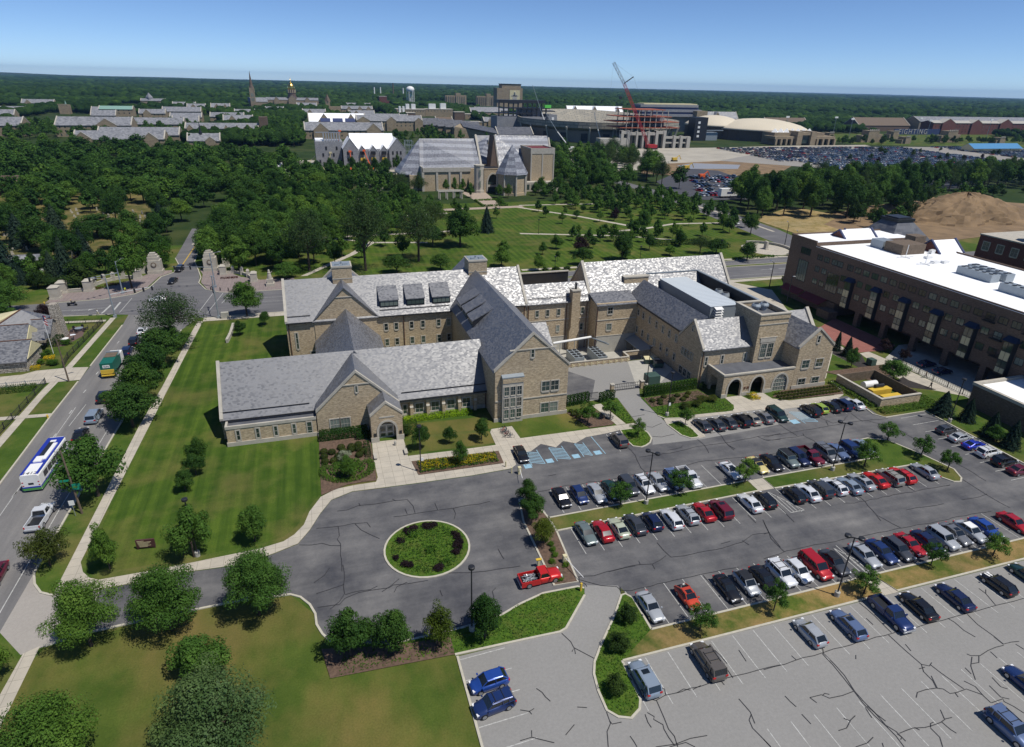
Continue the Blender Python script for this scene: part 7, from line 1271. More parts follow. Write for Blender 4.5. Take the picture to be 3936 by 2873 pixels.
# ================= vegetation =================
def leafmat(n,c1,c2,c3):
    m,t,b=newmat(n); L=t.links.new
    gi=t.nodes.new('ShaderNodeObjectInfo'); g=t.nodes.new('ShaderNodeNewGeometry')
    f=noise(t,pos(t),.7,3,.6); rr=ramp(t,[(.3,c1),(.6,c2),(.85,c3)]); L(f,rr.inputs[0])
    rp=ramp(t,[(0,(.8,.8,.8)),(1,(1.2,1.2,1.2))]); L(g.outputs['Random Per Island'],rp.inputs[0]); c=mixc(t,1.,rr.outputs[0],rp.outputs[0],'MULTIPLY')
    ro=ramp(t,[(0,(.82,.86,.8)),(.5,(1.0,1.0,1.0)),(1,(1.22,1.14,1.05))]); L(gi.outputs['Random'],ro.inputs[0]); c=mixc(t,1.,c,ro.outputs[0],'MULTIPLY')
    bn=noise(t,pos(t,1,1,.2),.055,2,.5); rb=ramp(t,[(.34,(.72,.8,.78)),(.5,(1.0,1.0,1.0)),(.68,(1.5,1.3,1.05))]); L(bn,rb.inputs[0]); c=mixc(t,1.,c,rb.outputs[0],'MULTIPLY')
    L(c,b.inputs['Base Color']); b.inputs['Roughness'].default_value=.7; b.inputs['Specular IOR Level'].default_value=.12
    tr=t.nodes.new('ShaderNodeBsdfTranslucent'); L(c,tr.inputs[0]); mx=t.nodes.new('ShaderNodeMixShader'); mx.inputs[0].default_value=.3; out=[x for x in t.nodes if x.type=='OUTPUT_MATERIAL'][0]
    L(b.outputs[0],mx.inputs[1]); L(tr.outputs[0],mx.inputs[2]); L(mx.outputs[0],out.inputs[0]); return m
LM={'m':leafmat('maple_leaves',(.045,.11,.018),(.082,.17,.03),(.13,.225,.048)),'k':leafmat('dark_leaves',(.025,.068,.014),(.045,.105,.02),(.075,.148,.03)),
'g':leafmat('pale_backed_leaves',(.05,.10,.028),(.10,.165,.06),(.22,.27,.15)),'y':leafmat('yellow_green_leaves',(.05,.085,.012),(.075,.115,.016),(.11,.15,.025)),'f':leafmat('bright_leaves',(.04,.10,.012),(.07,.15,.018),(.1,.2,.025)),
'l':leafmat('airy_leaves',(.035,.07,.022),(.052,.095,.03),(.075,.12,.042)),'b':leafmat('spruce_needles',(.018,.04,.026),(.03,.06,.042),(.05,.085,.062)),'p':leafmat('purple_leaves',(.022,.013,.018),(.034,.02,.024),(.055,.03,.03)),
'w':leafmat('white_blossom',(.12,.17,.09),(.3,.34,.25),(.55,.56,.5)),'o':leafmat('olive_leaves',(.038,.062,.012),(.06,.085,.018),(.095,.11,.03)),'s':leafmat('bush_leaves',(.025,.055,.012),(.038,.075,.016),(.055,.095,.02)),'h':leafmat('hedge_leaves',(.022,.062,.01),(.036,.085,.014),(.055,.115,.02)),
'v':leafmat('lime_leaves',(.12,.22,.01),(.18,.32,.012),(.25,.42,.02)),'yf':leafmat('yellow_flowers',(.12,.17,.02),(.6,.42,.01),(.8,.55,.01)),'r':leafmat('red_leaves',(.06,.02,.018),(.09,.03,.025),(.12,.05,.04)),'gc':leafmat('grass_tufts',(.045,.10,.014),(.075,.145,.02),(.11,.18,.03))}
def leafmesh(name,C,Nn,size,mat,rs,asp=.62):
    """many small leaf-clump quads at centres C facing Nn"""
    n=len(C); a=np.cross(Nn,rs.normal(size=(n,3))); a/=np.linalg.norm(a,axis=1,keepdims=True)+1e-9; b=np.cross(Nn,a); b/=np.linalg.norm(b,axis=1,keepdims=True)+1e-9
    s=(size*rs.uniform(.6,1.35,(n,1))); k=rs.uniform(.5,1,(n,1))*asp
    V=np.stack([C-a*s,C-b*s*k+Nn*s*.25,C+a*s,C+b*s*k+Nn*s*.15],1).reshape(-1,3).astype(np.float32)
    me=bpy.data.meshes.new(name); me.vertices.add(4*n); me.vertices.foreach_set('co',V.ravel()); me.loops.add(4*n); me.loops.foreach_set('vertex_index',np.arange(4*n,dtype=np.int32)); me.polygons.add(n); me.polygons.foreach_set('loop_start',np.arange(0,4*n,4,dtype=np.int32)); me.polygons.foreach_set('loop_total',np.full(n,4,dtype=np.int32)); me.update(calc_edges=True); me.materials.append(mat); return me
def crown(rs,kind,nleaf,nclump,size):
    """unit tree: height 1, crown diameter 1"""
    Cs=[];Ns=[];cl=[]; ph=rs.uniform(0,6.28,3)
    if kind=='cone':
        n=nleaf; t=rs.uniform(0,1,n)**.75; t=1-t; tier=np.floor(t*11+rs.uniform(-.15,.15,n)); fr=(t*11)%1
        ang=rs.uniform(0,2*np.pi,n); lob=.8+.2*np.sin(ang*(7+tier%3)+tier*2.1); r=.5*(1-t)**.9*(.75+.32*(1-fr))*lob*rs.uniform(.35,1,n)**.45
        C=np.stack([r*np.cos(ang),r*np.sin(ang),.04+.96*t-.06*r],1); Nn=np.stack([np.cos(ang)*.75,np.sin(ang)*.75,np.full(n,.6)],1)+rs.normal(0,.35,(n,3)); Nn/=np.linalg.norm(Nn,axis=1,keepdims=True); return C,Nn,[]
    if kind=='ball':
        u=rs.normal(size=(nleaf,3)); u/=np.linalg.norm(u,axis=1,keepdims=True); C=u*.5*rs.uniform(.8,1.02,(nleaf,1))+np.array([0,0,.48]); nn=u+rs.normal(0,.3,(nleaf,3)); return C,nn/np.linalg.norm(nn,axis=1,keepdims=True),[]
    zc,zr={'round':(.55,.45),'egg':(.53,.47),'bush':(.48,.50),'tall':(.58,.42),'sparse':(.6,.38)}[kind]
    per=nleaf//nclump
    for i in range(nclump):
        d=rs.normal(size=3); d/=np.linalg.norm(d); q=rs.uniform(.12,1)**.4
        if d[2]<-.35: d[2]*=.5
        zz=d[2]; w=.5*(1-.5*max(0,zz)**1.2) if kind!='egg' else .5*(1-.72*max(0,zz)) ; cr=rs.uniform(.12,.19) if kind!='sparse' else rs.uniform(.09,.15)
        if kind=='tall': cr=rs.uniform(.10,.17)
        p=np.array([d[0]*(w-cr*.7)*q,d[1]*(w-cr*.7)*q,zc+zz*(zr-cr*.55)*q]); p+=rs.normal(0,.035,3); th=np.arctan2(p[1],p[0]); p[:2]*=1+.16*np.sin(2*th+ph[0]+3*p[2])+.12*np.sin(5*th+ph[1]); p[2]+=.04*np.sin(3*th+ph[2])
        cl.append((p,cr)); u=rs.normal(size=(per,3)); u[:,2]+=.35; u/=np.linalg.norm(u,axis=1,keepdims=True); rr=cr*rs.uniform(.3,1,(per,1))**.5; Cs.append(p+u*rr*np.array([1,1,.8])); nn=u*1.0+np.array([0,0,.35])+rs.normal(0,.32,(per,3)); nn/=np.linalg.norm(nn,axis=1,keepdims=True); Ns.append(nn)
    return np.concatenate(Cs),np.concatenate(Ns),cl
TP={}
def treeproto(key,kind,mat,nleaf,nclump,size,seed,trunk=1):
    rs=np.random.RandomState(seed); C,Nn,cl=crown(rs,kind,nleaf,nclump,size); me=leafmesh('crown',C,Nn,size,LM[mat],rs)
    t=MB(); rr=.022 if kind!='tall' else .02; t.tube((0,0,-.02),(.01,0,.3),rr*1.25,rr,n=7); t.tube((.01,0,.3),(0,.01,.62 if kind!='cone' else .95),rr,rr*.4 if kind!='cone' else .003,n=6)
    for p,cr in cl[:max(6,len(cl)//3)]: z0=.26+.3*rs.rand(); t.tube((.005,0,z0),tuple(p),rr*.45,.004,n=4)
    tm=bpy.data.meshes.new('trunk'); tm.from_pydata(t.v,[],t.f); tm.materials.append(M_BARK); tm.update(); TP.setdefault(key,[]).append((me,tm))
for s in range(3):
    treeproto('m','egg' if s==1 else 'round','m',9000,46,.023,10+s); treeproto('k','round','k',8500,46,.024,20+s); treeproto('y','round','y',7000,56,.021,30+s); treeproto('l','tall','l',9500,84,.0125,40+s)
    treeproto('b','cone','b',8000,0,.025,50+s); treeproto('j','sparse','m',4200,40,.024,60+s); treeproto('s','bush','s',4200,44,.032,70+s); treeproto('p','bush','p',3800,40,.030,80+s); treeproto('e','egg','m',8500,44,.023,90+s); treeproto('ball','ball','o',1500,0,.055,95+s)
    treeproto('big','egg' if s else 'round','m',24000,74,.0135,106+s)
treeproto('g','round','g',26000,84,.012,5); treeproto('w','bush','w',2200,30,.03,7); treeproto('o','bush','o',6500,64,.02,8); treeproto('f','bush','f',4800,50,.024,9); treeproto('v','bush','v',3000,30,.03,12)
def tree(key,x,y,h,w_,lab,group=None,z=0,name=None,cat='tree'):
    me,tm=rng.choice(TP[key]); nm=name or {'b':'spruce_tree','k':'dark_tree','s':'round_bush','j':'young_tree','l':'tall_tree','p':'purple_tree','w':'flowering_shrub'}.get(key,'leafy_tree')
    t=thing(nm,lab,cat,(x,y,z),group,rng.uniform(0,6.28)); t.scale=(w_,w_,h)
    c=bpy.data.objects.new('crown',me); COL.objects.link(c); c.parent=t; k=bpy.data.objects.new('trunk',tm); COL.objects.link(k); k.parent=t
    return t
for i,(k,x,y,h,w_,lab) in enumerate(TREES):
    key=k
    if k=='m' and h>8.5 and y<70: key='big'
    if k=='m' and 'slim' in lab or 'conical' in lab or 'upright' in lab: key='e'
    if k=='k' and h<3.2: h=4.3
    if 9<w_ and h<7: h=8.8; w_=9.2
    if k=='j': w_*=1.05; h=max(h,4.0)
    w_*=1.06
    tree(key,x,y,h,w_,lab,None,0 if y>60 else .0)
tree('k',-35.6,125,8.6,8.5,'dark maple on the verge between the garbage truck and the silver minivan')
tree('s',11.9,99.5,2.2,3.0,'dark bush at the corner right of the arched entrance'); 
# woods and campus trees: (region polygon, n, kinds, hmin,hmax, label, group)
def inpoly(x,y,p):
    c=False; j=len(p)-1
    for i in range(len(p)):
        if (p[i][1]>y)!=(p[j][1]>y) and x<(p[j][0]-p[i][0])*(y-p[i][1])/(p[j][1]-p[i][1])+p[i][0]: c=not c
        j=i
    return c
taken=[(t[1],t[2],t[4]/2) for t in TREES]
def region(poly,n,keys,h0,h1,wr,lab,group,gap=.75,name=None,avoid=()):
    xs=[p[0] for p in poly]; ys=[p[1] for p in poly]; done=0; tries=0
    while done<n and tries<n*60:
        tries+=1; x=rng.uniform(min(xs),max(xs)); y=rng.uniform(min(ys),max(ys))
        if not inpoly(x,y,poly): continue
        if any(inpoly(x,y,a) for a in avoid): continue
        h=rng.uniform(h0,h1); w_=h*rng.uniform(*wr); 
        if any((x-a)**2+(y-b)**2<((w_/2+c)*gap)**2 for a,b,c in taken): continue
        taken.append((x,y,w_/2)); RG.append((rng.choice(keys),x,y,h,w_,lab,group)); done+=1
RG=[]
AV=[(-52,200),(-52,300),(-38,300),(-38,200)]; cem=[(-110,235),(-72,240),(-72,300),(-95,330),(-130,300)]
region([(-112,240),(-58,236),(-56,330),(-140,360)],26,['k','b','k','m'],10,13,(.75,1),'spreading tree among the graves of the cemetery','trees among the graves',.72)
region([(-60,232),(-50,232),(-50,345),(-75,345)],10,['k','m'],9,12,(.8,1),'leafy tree lining the avenue on the cemetery side','trees on the cemetery side of the avenue',.6,avoid=[AV])
region([(-37,232),(-30,216),(-8,213),(2,225),(10,300),(8,345),(-37,345)],60,['k','k','m','e','k'],10,14,(.8,1.05),'dense tree in the wood right of the gateway avenue','trees in the wood right of the avenue',.62,avoid=[AV])
region([(-300,330),(-140,340),(-60,345),(10,345),(-4,440),(-20,520),(-100,600),(-330,600)],420,['k','k','m','k','m','e'],8.5,15.5,(.95,1.3),'broad tree in the large wood beyond the cemetery','trees of the large wood',.68)
region([(-150,215),(-96,232),(-130,330),(-260,330),(-260,230)],60,['k','k','b','m'],12,16,(.85,1.05),'tree in the dense left edge of the cemetery wood','trees at the left edge of the cemetery wood',.7)
region([(-105,200),(-76,204),(-80,214),(-60,224),(-60,232),(-105,225)],30,['s','b','k','m'],5,9,(.7,1),'shrubby tree packed behind the curved stone wall','trees packed behind the curved stone wall',.55)
region([(-105,180),(-74,182),(-76,176),(-110,160)],4,['m','k'],5,7,(.8,1),'leafy tree at the far left beyond the clubhouse','trees beyond the clubhouse')
region([(-4,345),(22,345),(50,372),(46,440),(-5,440)],46,['m','k','e','k'],8,12,(.65,.9),'tree in the grove before the construction block','trees before the construction block',.7)
for k in range(9): tree('k',-2+k*7.6+rng.uniform(-1,1),452+rng.uniform(-3,3),rng.uniform(9,12),rng.uniform(6,7.6),f'dark plump tree, {ORD[k]} from the left in the row before the grey block'); 
region([(-6,250),(44,268),(62,300),(58,345),(8,345)],70,['m','k','e','j'],6,10,(.65,.9),'tree in the orchard-like grove left of the park lawn','trees in the grove left of the park lawn',.72)
region([(-10,215),(30,225),(40,240),(-5,255)],9,['k','m'],6,9,(.7,.9),'tree beside the curved park path','trees beside the curved park path',.8)
for x,y,h,w_,k,lab in ((46,345,15,13,'l','tall airy tree before the left end of the arts building'),(56,352,13,11,'l','tall airy tree touching the arts building wall'),(44,330,12,9,'k','dark tree in front of the airy pair'),(47,262,14,13,'l','wide airy tree left of the dark pair on the lawn'),(74,366,8,4.5,'e','conical green tree against the long arts wall'),(79,366,8.5,4.5,'e','second conical green tree against the long arts wall'),(84,367,8,4,'e','third conical green tree against the long arts wall'),(87,366,8,3.5,'b','blue spruce against the long arts wall'),(78,348,7,5,'e','left of two trees on the arts plaza corner'),(84,347,8,5,'e','right of two trees on the arts plaza corner'),(99,343,7.5,5.5,'k','left tree before the arched entrance'),(104,342,7.5,5,'k','right tree before the arched entrance'),
  (128,356,9,9,'m','round tree before the stage tower'),(122,348,7,6,'k','dark tree left of the round one before the stage tower'),(138,352,12,9,'m','tall tree at the right corner of the arts building'),(147,345,12,10,'k','dark tree right of the arts building')): tree(k,x,y,h,w_,lab)
region([(140,270),(196,262),(196,330),(175,345),(125,345),(120,325)],84,['m','m','k','e'],6,8.5,(.7,.9),'small even tree in the planted grid by the boulevard','trees in the planted grid by the boulevard',.8)
region([(150,345),(190,345),(200,420),(225,500),(180,560),(150,470)],44,['k','m','m'],12,18,(.75,1),'large tree between the arts building and the stadium','large trees before the stadium',.7)
region([(205,356),(222,352),(235,420),(262,520),(225,520)],22,['k','l','m'],14,20,(.7,.9),'large tree between the boulevard and the earthworks','large trees before the earthworks',.75)
region([(208,262),(300,250),(300,330),(230,318)],34,['k','m','k'],16,21,(.62,.85),'tall bare stemmed tree beside the sandy slope','tall bare stemmed trees by the sandy slope',.8)
region([(300,310),(560,330),(560,360),(300,338)],74,['k','l','k','m'],15,20,(.6,.8),'tall tree in the thin belt before the great lot','tall trees in the belt before the great lot',.7)
region([(290,290),(480,300),(480,318),(300,308)],14,['s','s','k'],4,7,(.9,1.2),'low bush under the thin belt of tall trees','bushes under the tall belt',.7)
region([(98,222),(150,228),(190,240),(190,262),(130,250),(96,246)],24,['m','k','j','e'],4.5,8,(.6,.85),'scattered small tree on the park lawn near the boulevard','scattered trees on the park lawn near the boulevard',1.0)
region([(90,262),(130,262),(110,312),(70,312),(60,300)],9,['j','m','k'],4,7,(.6,.85),'lone small tree on the open park lawn','lone trees on the open park lawn',1.2)
region([(250,225),(380,285),(400,300),(300,300),(235,262)],26,['k','m','s'],6,13,(.7,.9),'tree round the foot of the earth mound','trees round the foot of the earth mound',.8,avoid=[[(285,222),(360,222),(360,272),(285,272)]])
region([(400,430),(860,430),(900,560),(420,560)],34,['k','p','s'],5,7,(.7,.9),'small island tree among the cars of the great lot','island trees in the great lot',.9)
region([(560,640),(1000,640),(1000,680),(560,680)],64,['k','m','s'],6,11,(.8,1),'tree around the tan gatehouses and practice field','trees round the practice field',.8)
region([(150,560),(250,560),(250,640),(180,700),(120,700)],20,['k','m'],8,12,(.7,.9),'tree near the left side of the stadium site','trees near the left side of the stadium',.8)
region([(-60,640),(-4,640),(-4,900),(-40,900)],70,['k','m'],11,15,(.9,1.1),'tree in the campus avenue wood','trees of the campus avenue',.7)
region([(84,560),(140,560),(150,840),(90,720)],40,['m','k'],8,12,(.7,.95),'tree on the lawns before the long tan hall','trees before the long tan hall',.8)
region([(-330,700),(-120,720),(-120,900),(-330,900)],110,['k','m'],10,13,(.9,1.1),'tree between the grey roofed halls','trees between the grey roofed halls',.9,avoid=[[(-235,750),(-160,750),(-160,790),(-235,790)]])
for x,y,h,w_,k,lab in ((-150,1170,12,14,'f','bright yellow green tree far off among the grey halls'),(-17,300,7,5,'v','lime yellow young tree in the avenue wood'),(-12,330,7,4,'v','small lime tree further back in the avenue wood'),(-24,275,8,4,'v','slender lime tree near the avenue')): tree(k,x,y,h,w_,lab)
def cheap(kind,mat,n,nc,size,seed):
    rs=np.random.RandomState(seed); C,Nn,cl=crown(rs,kind,n,nc,size); return leafmesh('c',C,Nn,size,LM[mat],rs)
CH={'k':cheap('round','k',900,30,.06,1),'m':cheap('round','m',900,30,.06,2),'b':cheap('cone','b',900,0,.07,3),'e':cheap('egg','m',900,30,.06,4),'s':cheap('bush','s',600,20,.08,5),'l':cheap('tall','l',900,34,.045,6),'p':cheap('bush','p',500,20,.08,7),'j':cheap('sparse','m',500,20,.06,8)}
ARR={k:np.array([v.co for v in m.vertices]) for k,m in CH.items()}
RG.sort(key=lambda q:-q[3]/math.hypot(q[1],q[2])); LIM={'m':105,'k':105,'e':20}; cnt={}; Vs=[];Ms=[];ml=[M_BARK]+[LM[k] for k in ('k','m','b','s','l','p')]; mi_={'k':1,'m':2,'b':3,'e':2,'s':4,'l':5,'p':6,'j':2}
for q in RG:
    k=q[0]; cnt[k]=cnt.get(k,0)+1
    if cnt[k]<=LIM.get(k,60): tree(k,*q[1:7],0); continue
    a=rng.uniform(0,6.28); A=ARR[k]; c_,s_=math.cos(a),math.sin(a); V_=np.stack([(A[:,0]*c_-A[:,1]*s_)*q[4]+q[1],(A[:,0]*s_+A[:,1]*c_)*q[4]+q[2],A[:,2]*q[3]],1); r_=.02*q[4]
    T_=np.array([(q[1]-r_,q[2]-r_,0),(q[1]+r_,q[2]-r_,0),(q[1]+r_*.5,q[2],q[3]*.6),(q[1]-r_*.5,q[2],q[3]*.6)]); Vs+=[V_,T_]; Ms+=[np.full(len(V_)//4,mi_[k]),np.array([0])]
V_=np.concatenate(Vs).astype(np.float32); n=len(V_)//4; me=bpy.data.meshes.new('campus_trees_mass'); me.vertices.add(4*n); me.vertices.foreach_set('co',V_.ravel()); me.loops.add(4*n); me.loops.foreach_set('vertex_index',np.arange(4*n,dtype=np.int32)); me.polygons.add(n); me.polygons.foreach_set('loop_start',np.arange(0,4*n,4,dtype=np.int32)); me.polygons.foreach_set('loop_total',np.full(n,4,dtype=np.int32)); [me.materials.append(m) for m in ml]; me.polygons.foreach_set('material_index',np.concatenate(Ms).astype(np.int32)); me.update(calc_edges=True)
o=bpy.data.objects.new('campus_trees_mass',me); COL.objects.link(o); tag(o,'merging leafy crowns of the deeper woods and farther campus trees','trees',kind='stuff'); print('mass',n)
# far forest: innumerable crowns, one stuff object
def ico():
    p=(1+5**.5)/2; v=np.array([(-1,p,0),(1,p,0),(-1,-p,0),(1,-p,0),(0,-1,p),(0,1,p),(0,-1,-p),(0,1,-p),(p,0,-1),(p,0,1),(-p,0,-1),(-p,0,1)],float); v/=np.linalg.norm(v[0]); f=[(0,11,5),(0,5,1),(0,1,7),(0,7,10),(0,10,11),(1,5,9),(5,11,4),(11,10,2),(10,7,6),(7,1,8),(3,9,4),(3,4,2),(3,2,6),(3,6,8),(3,8,9),(4,9,5),(2,4,11),(6,2,10),(8,6,7),(9,8,1)]; return v,np.array(f)
def sub(v,f):
    v=list(map(tuple,v)); c={}; nf=[]
    def mid(a,b):
        k=(min(a,b),max(a,b))
        if k not in c: m=(np.array(v[a])+np.array(v[b]))/2; m/=np.linalg.norm(m); v.append(tuple(m)); c[k]=len(v)-1
        return c[k]
    for a,b,d in f: x,y,z=mid(a,b),mid(b,d),mid(d,a); nf+=[(a,x,z),(b,y,x),(d,z,y),(x,y,z)]
    return np.array(v),np.array(nf)
iv,iff=ico(); sv,sf=sub(iv,iff)
rs=np.random.RandomState(99)
clear=[(-420,-350,880,1030),(-230,-160,1070,1310),(-520,-420,1230,1420),(0,36,1110,1150),(70,110,1080,1120),(120,150,1000,1030),(300,440,960,1030),(330,400,1300,1340),(-330,-100,620,800),(-330,-100,900,1000),(-5,150,460,980),(150,300,560,980),(60,140,1290,1340),(150,270,1110,1250),(290,520,560,900),(440,640,600,1010),(440,575,900,1165),(-130,-40,715,750),(415,500,1440,1535),(355,510,1740,1800),(-85,45,1650,1755),(-112,-68,1500,1605),(180,215,1690,1790),(250,275,1640,1730),(640,1010,540,815),(845,1300,780,910),(-330,-110,1000,1175),(-360,-330,1130,1200),(40,90,1330,1370),(-345,-265,1500,1595),(296,360,1200,1250),(700,1010,430,640),(176,205,900,950)]
def forest(name,r0,r1,step,hs,V0,F0,lab,mat):
    P=[]
    r=r0
    while r<r1:
        da=step*1.0
        for a in np.arange(rad(-36),rad(72),da): P.append((r*(1+rs.uniform(-.006,.006)*1.3),a+rs.uniform(-.4,.4)*da))
        r*=1+step*2.1
    P=np.array(P); X=P[:,0]*np.sin(P[:,1]); Y=P[:,0]*np.cos(P[:,1]); R0=P[:,0]
    keep=Y>640
    for a,b,c,d in clear: c=c*.86 if c>800 else c; keep&=~((X>a)&(X<b)&(Y>c)&(Y<d))
    keep&=~((X>620)&(Y<640))
    X,Y,R0=X[keep],Y[keep],R0[keep]; n=len(X); s=np.maximum(R0*step*.62,5.5)*rs.uniform(.75,1.4,n); h=hs*rs.uniform(.72,1.28,n)
    V=V0[None]*(1+rs.normal(0,.13,(n,len(V0),1))); V=V*np.stack([s,s,np.minimum(h*.5,s*1.1)],1)[:,None,:]; V+=np.stack([X,Y,h*.62],1)[:,None,:]
    F=(F0[None]+(np.arange(n)*len(V0))[:,None,None]).reshape(-1,3).astype(np.int32); V=V.reshape(-1,3).astype(np.float32)
    me=bpy.data.meshes.new(name); me.vertices.add(len(V)); me.vertices.foreach_set('co',V.ravel()); me.loops.add(F.size); me.loops.foreach_set('vertex_index',F.ravel()); me.polygons.add(len(F)); me.polygons.foreach_set('loop_start',np.arange(0,F.size,3,dtype=np.int32)); me.polygons.foreach_set('loop_total',np.full(len(F),3,dtype=np.int32)); me.update(calc_edges=True); me.materials.append(mat)
    o=bpy.data.objects.new(name,me); COL.objects.link(o); tag(o,lab,'forest',kind='stuff'); print(name,n)
mf,t,b=newmat('forest_canopy'); g=t.nodes.new('ShaderNodeNewGeometry'); f1=noise(t,pos(t),.16,4,.75); fb=noise(t,pos(t),.0035,4,.6); rr=ramp(t,[(.3,(.012,.034,.009)),(.55,(.026,.058,.013)),(.75,(.048,.088,.02))]); t.links.new(f1,rr.inputs[0]); rp=ramp(t,[(0,(.65,.7,.65)),(.9,(1.2,1.15,1.1)),(1,(1.6,1.5,1.2))]); t.links.new(g.outputs['Random Per Island'],rp.inputs[0]); rb=ramp(t,[(.35,(.62,.7,.7)),(.65,(1.5,1.4,1.15))]); t.links.new(fb,rb.inputs[0]); t.links.new(mixc(t,1.,mixc(t,1.,rr.outputs[0],rp.outputs[0],'MULTIPLY'),rb.outputs[0],'MULTIPLY'),b.inputs['Base Color']); b.inputs['Roughness'].default_value=.9; b.inputs['Specular IOR Level'].default_value=.05
bp=t.nodes.new('ShaderNodeBump'); bp.inputs['Strength'].default_value=1; bp.inputs['Distance'].default_value=2.5; t.links.new(noise(t,pos(t),.55,3,.7),bp.inputs['Height']); t.links.new(bp.outputs[0],b.inputs['Normal'])
forest('campus_woodland',660,1900,.0088,9.5,sv,sf,'mass of trees filling the land between and beyond the campus buildings',mf); forest('distant_forest',1900,9800,.0088,15,iv,iff,'dark forest running to the horizon',mf)
# ---- hedges, bushes, flower beds ----
def leafbox(name,lab,boxes,mat,size=.09,dens=60,cat='hedge',z=0,group=None,kind=None,lump=0):
    rs=np.random.RandomState(abs(hash(name+lab))%9999 if False else len(lab)*7+len(boxes)); Cs=[];Ns=[]
    for x0,x1,y0,y1,h in boxes:
        A=[((x1-x0)*(y1-y0),0),((x1-x0)*h,1),((x1-x0)*h,2),((y1-y0)*h,3),((y1-y0)*h,4)]
        for ar,k in A:
            n=max(6,int(ar*dens)); u=rs.rand(n);v=rs.rand(n); j=rs.normal(0,.04,n)
            hh=h+(.12*np.sin((x0+(x1-x0)*u)*6.0)+.08*np.sin((x0+(x1-x0)*u)*13.7+1) if lump else 0)
            if k==0: C=np.stack([x0+(x1-x0)*u,y0+(y1-y0)*v,hh+j],1); Nn=(0,0,1)
            elif k==1: C=np.stack([x0+(x1-x0)*u,y0+j,h*v],1); Nn=(0,-1,.3)
            elif k==2: C=np.stack([x0+(x1-x0)*u,y1+j,h*v],1); Nn=(0,1,.3)
            elif k==3: C=np.stack([x0+j,y0+(y1-y0)*u,h*v],1); Nn=(-1,0,.3)
            else: C=np.stack([x1+j,y0+(y1-y0)*u,h*v],1); Nn=(1,0,.3)
            Cs.append(C); q=np.array(Nn)+rs.normal(0,.35,(n,3)); Ns.append(q/np.linalg.norm(q,axis=1,keepdims=True))
    C=np.concatenate(Cs); C[:,2]+=z; c0=C.mean(0); c0[2]=z
    me=leafmesh(name,C-c0,np.concatenate(Ns),size,LM[mat],rs,.8); o=bpy.data.objects.new(name,me); COL.objects.link(o); o.location=c0; return tag(o,lab,cat,group,kind)
def column_row(x0,x1,y0,y1,w_,h,lab,mat='h'):
    n=int(math.hypot(x1-x0,y1-y0)/w_); 
    for k in range(n):
        x=x0+(x1-x0)*(k+.5)/n; y=y0+(y1-y0)*(k+.5)/n; leafbox('clipped_column_hedge',lab,[(x-w_*.47,x+w_*.47,y-.4,y+.4,h)],mat,.12,70,'hedge',0,lab.replace('one ','')+'s')
column_row(60.9,73.7,102.2,103,.8,2.3,'one upright clipped evergreen column in the hedge right of the service gate'); column_row(43.9,49.1,102.3,103,.8,2.2,'one upright clipped evergreen column in the hedge beside the gable'); column_row(51,54.6,102.2,102.8,.8,2.0,'one upright clipped evergreen column between the two gates')
leafbox('entrance_hedge','dark clipped hedge under the twin window of the front gable',[(-3,5.2,100.4,102.6,1.3),(3.2,5.2,99.4,100.4,1.2)],'h',.12,75)
leafbox('lime_hedge','bright lime green planting under the row of buttressed windows',[(12.2,25.2,103.6,105.6,.55)],'v',.1,70,'planting')
leafbox('corner_hedge','dark green hedge at the corner right of the entrance porch',[(11.6,14.2,99,103,1.0)],'h',.1,60)
leafbox('path_hedge','short clipped hedge along the left side of the entrance walk',[(4.2,5.1,93.3,97.6,.9)],'s',.09,70)
def bush(x,y,d,h,lab,group,key='s',name='round_bush',cat='bush'): tree(key,x,y,h,d,lab,group,0,name,cat)
for x,y in ((-2.5,96.5),(-1.2,96.0),(.4,97.2),(.6,95.9),(-2.5,94.9),(-2.4,93.3),(3.3,97.4),(4.0 -.8,96.0),(4.9-.9,95.0),(2.1,97.0),(-.2,94.5),(2.0,96),(-1,93.2),(3.2,94.0)): bush(x,y,1.35,1.0,'small clipped ball bush in the round bed left of the entrance walk','ball bushes left of the entrance walk','ball')
leafbox('curving_hedge','light green low hedge ringing the round bed by the entrance walk',[(1.0+3.9*math.cos(a)-.5,1.0+3.9*math.cos(a)+.5,90.6+3.4*math.sin(a)-.5,90.6+3.4*math.sin(a)+.5,.5) for a in np.arange(math.pi*.85,2.15*math.pi,.17)]+[(-1.2,1.5,91,92.6,.45)],'f',.09,55,'planting')
leafbox('lily_clump','yellow flowers in the small oval bed before the arched porch',[(82,84,94.9,97.1,.5)],'yf',.1,60,'flowers',.1); leafbox('yellow_flower_patch','yellow flowers beside the clubhouse path, upper clump',[(-60.2,-58.4,151.2,153,.7)],'yf',.1,60,'flowers'); leafbox('yellow_flower_patch','yellow flowers beside the clubhouse path, lower clump',[(-61.6,-59.6,146.4,147.8,.7)],'yf',.1,60,'flowers')
for x,y,d in ((-60,149.5,2.2),(-58.2,149,2.4),(-57.2,148.6,2.8),(-61,153.5,2.2),(-60.6,155.4,2.0),(-58.5,161,3)): bush(x,y,d,1.4,'leafy shrub in the clubhouse flower beds','shrubs in the clubhouse beds','f')
leafbox('clubhouse_hedge','rounded clipped hedge in front of the clubhouse chimney',[(-62,-59.8,160,164.5,1.5)],'s',.1,60); leafbox('drive_hedge','low hedge behind the railing south of the clubhouse drive',[(-70,-57,135.2,137.2,1.0)],'h',.12,40)
for k in range(26):
    a=rng.uniform(0,6.28); r_=4.7*math.sqrt(rng.random()*.3+.7); bush(10.15+r_*math.cos(a),68.2+r_*math.sin(a),rng.uniform(.9,1.5),rng.uniform(.6,.9),'dark reddish brown shrub round the rim of the turning circle bed','reddish shrubs round the circle rim','p')
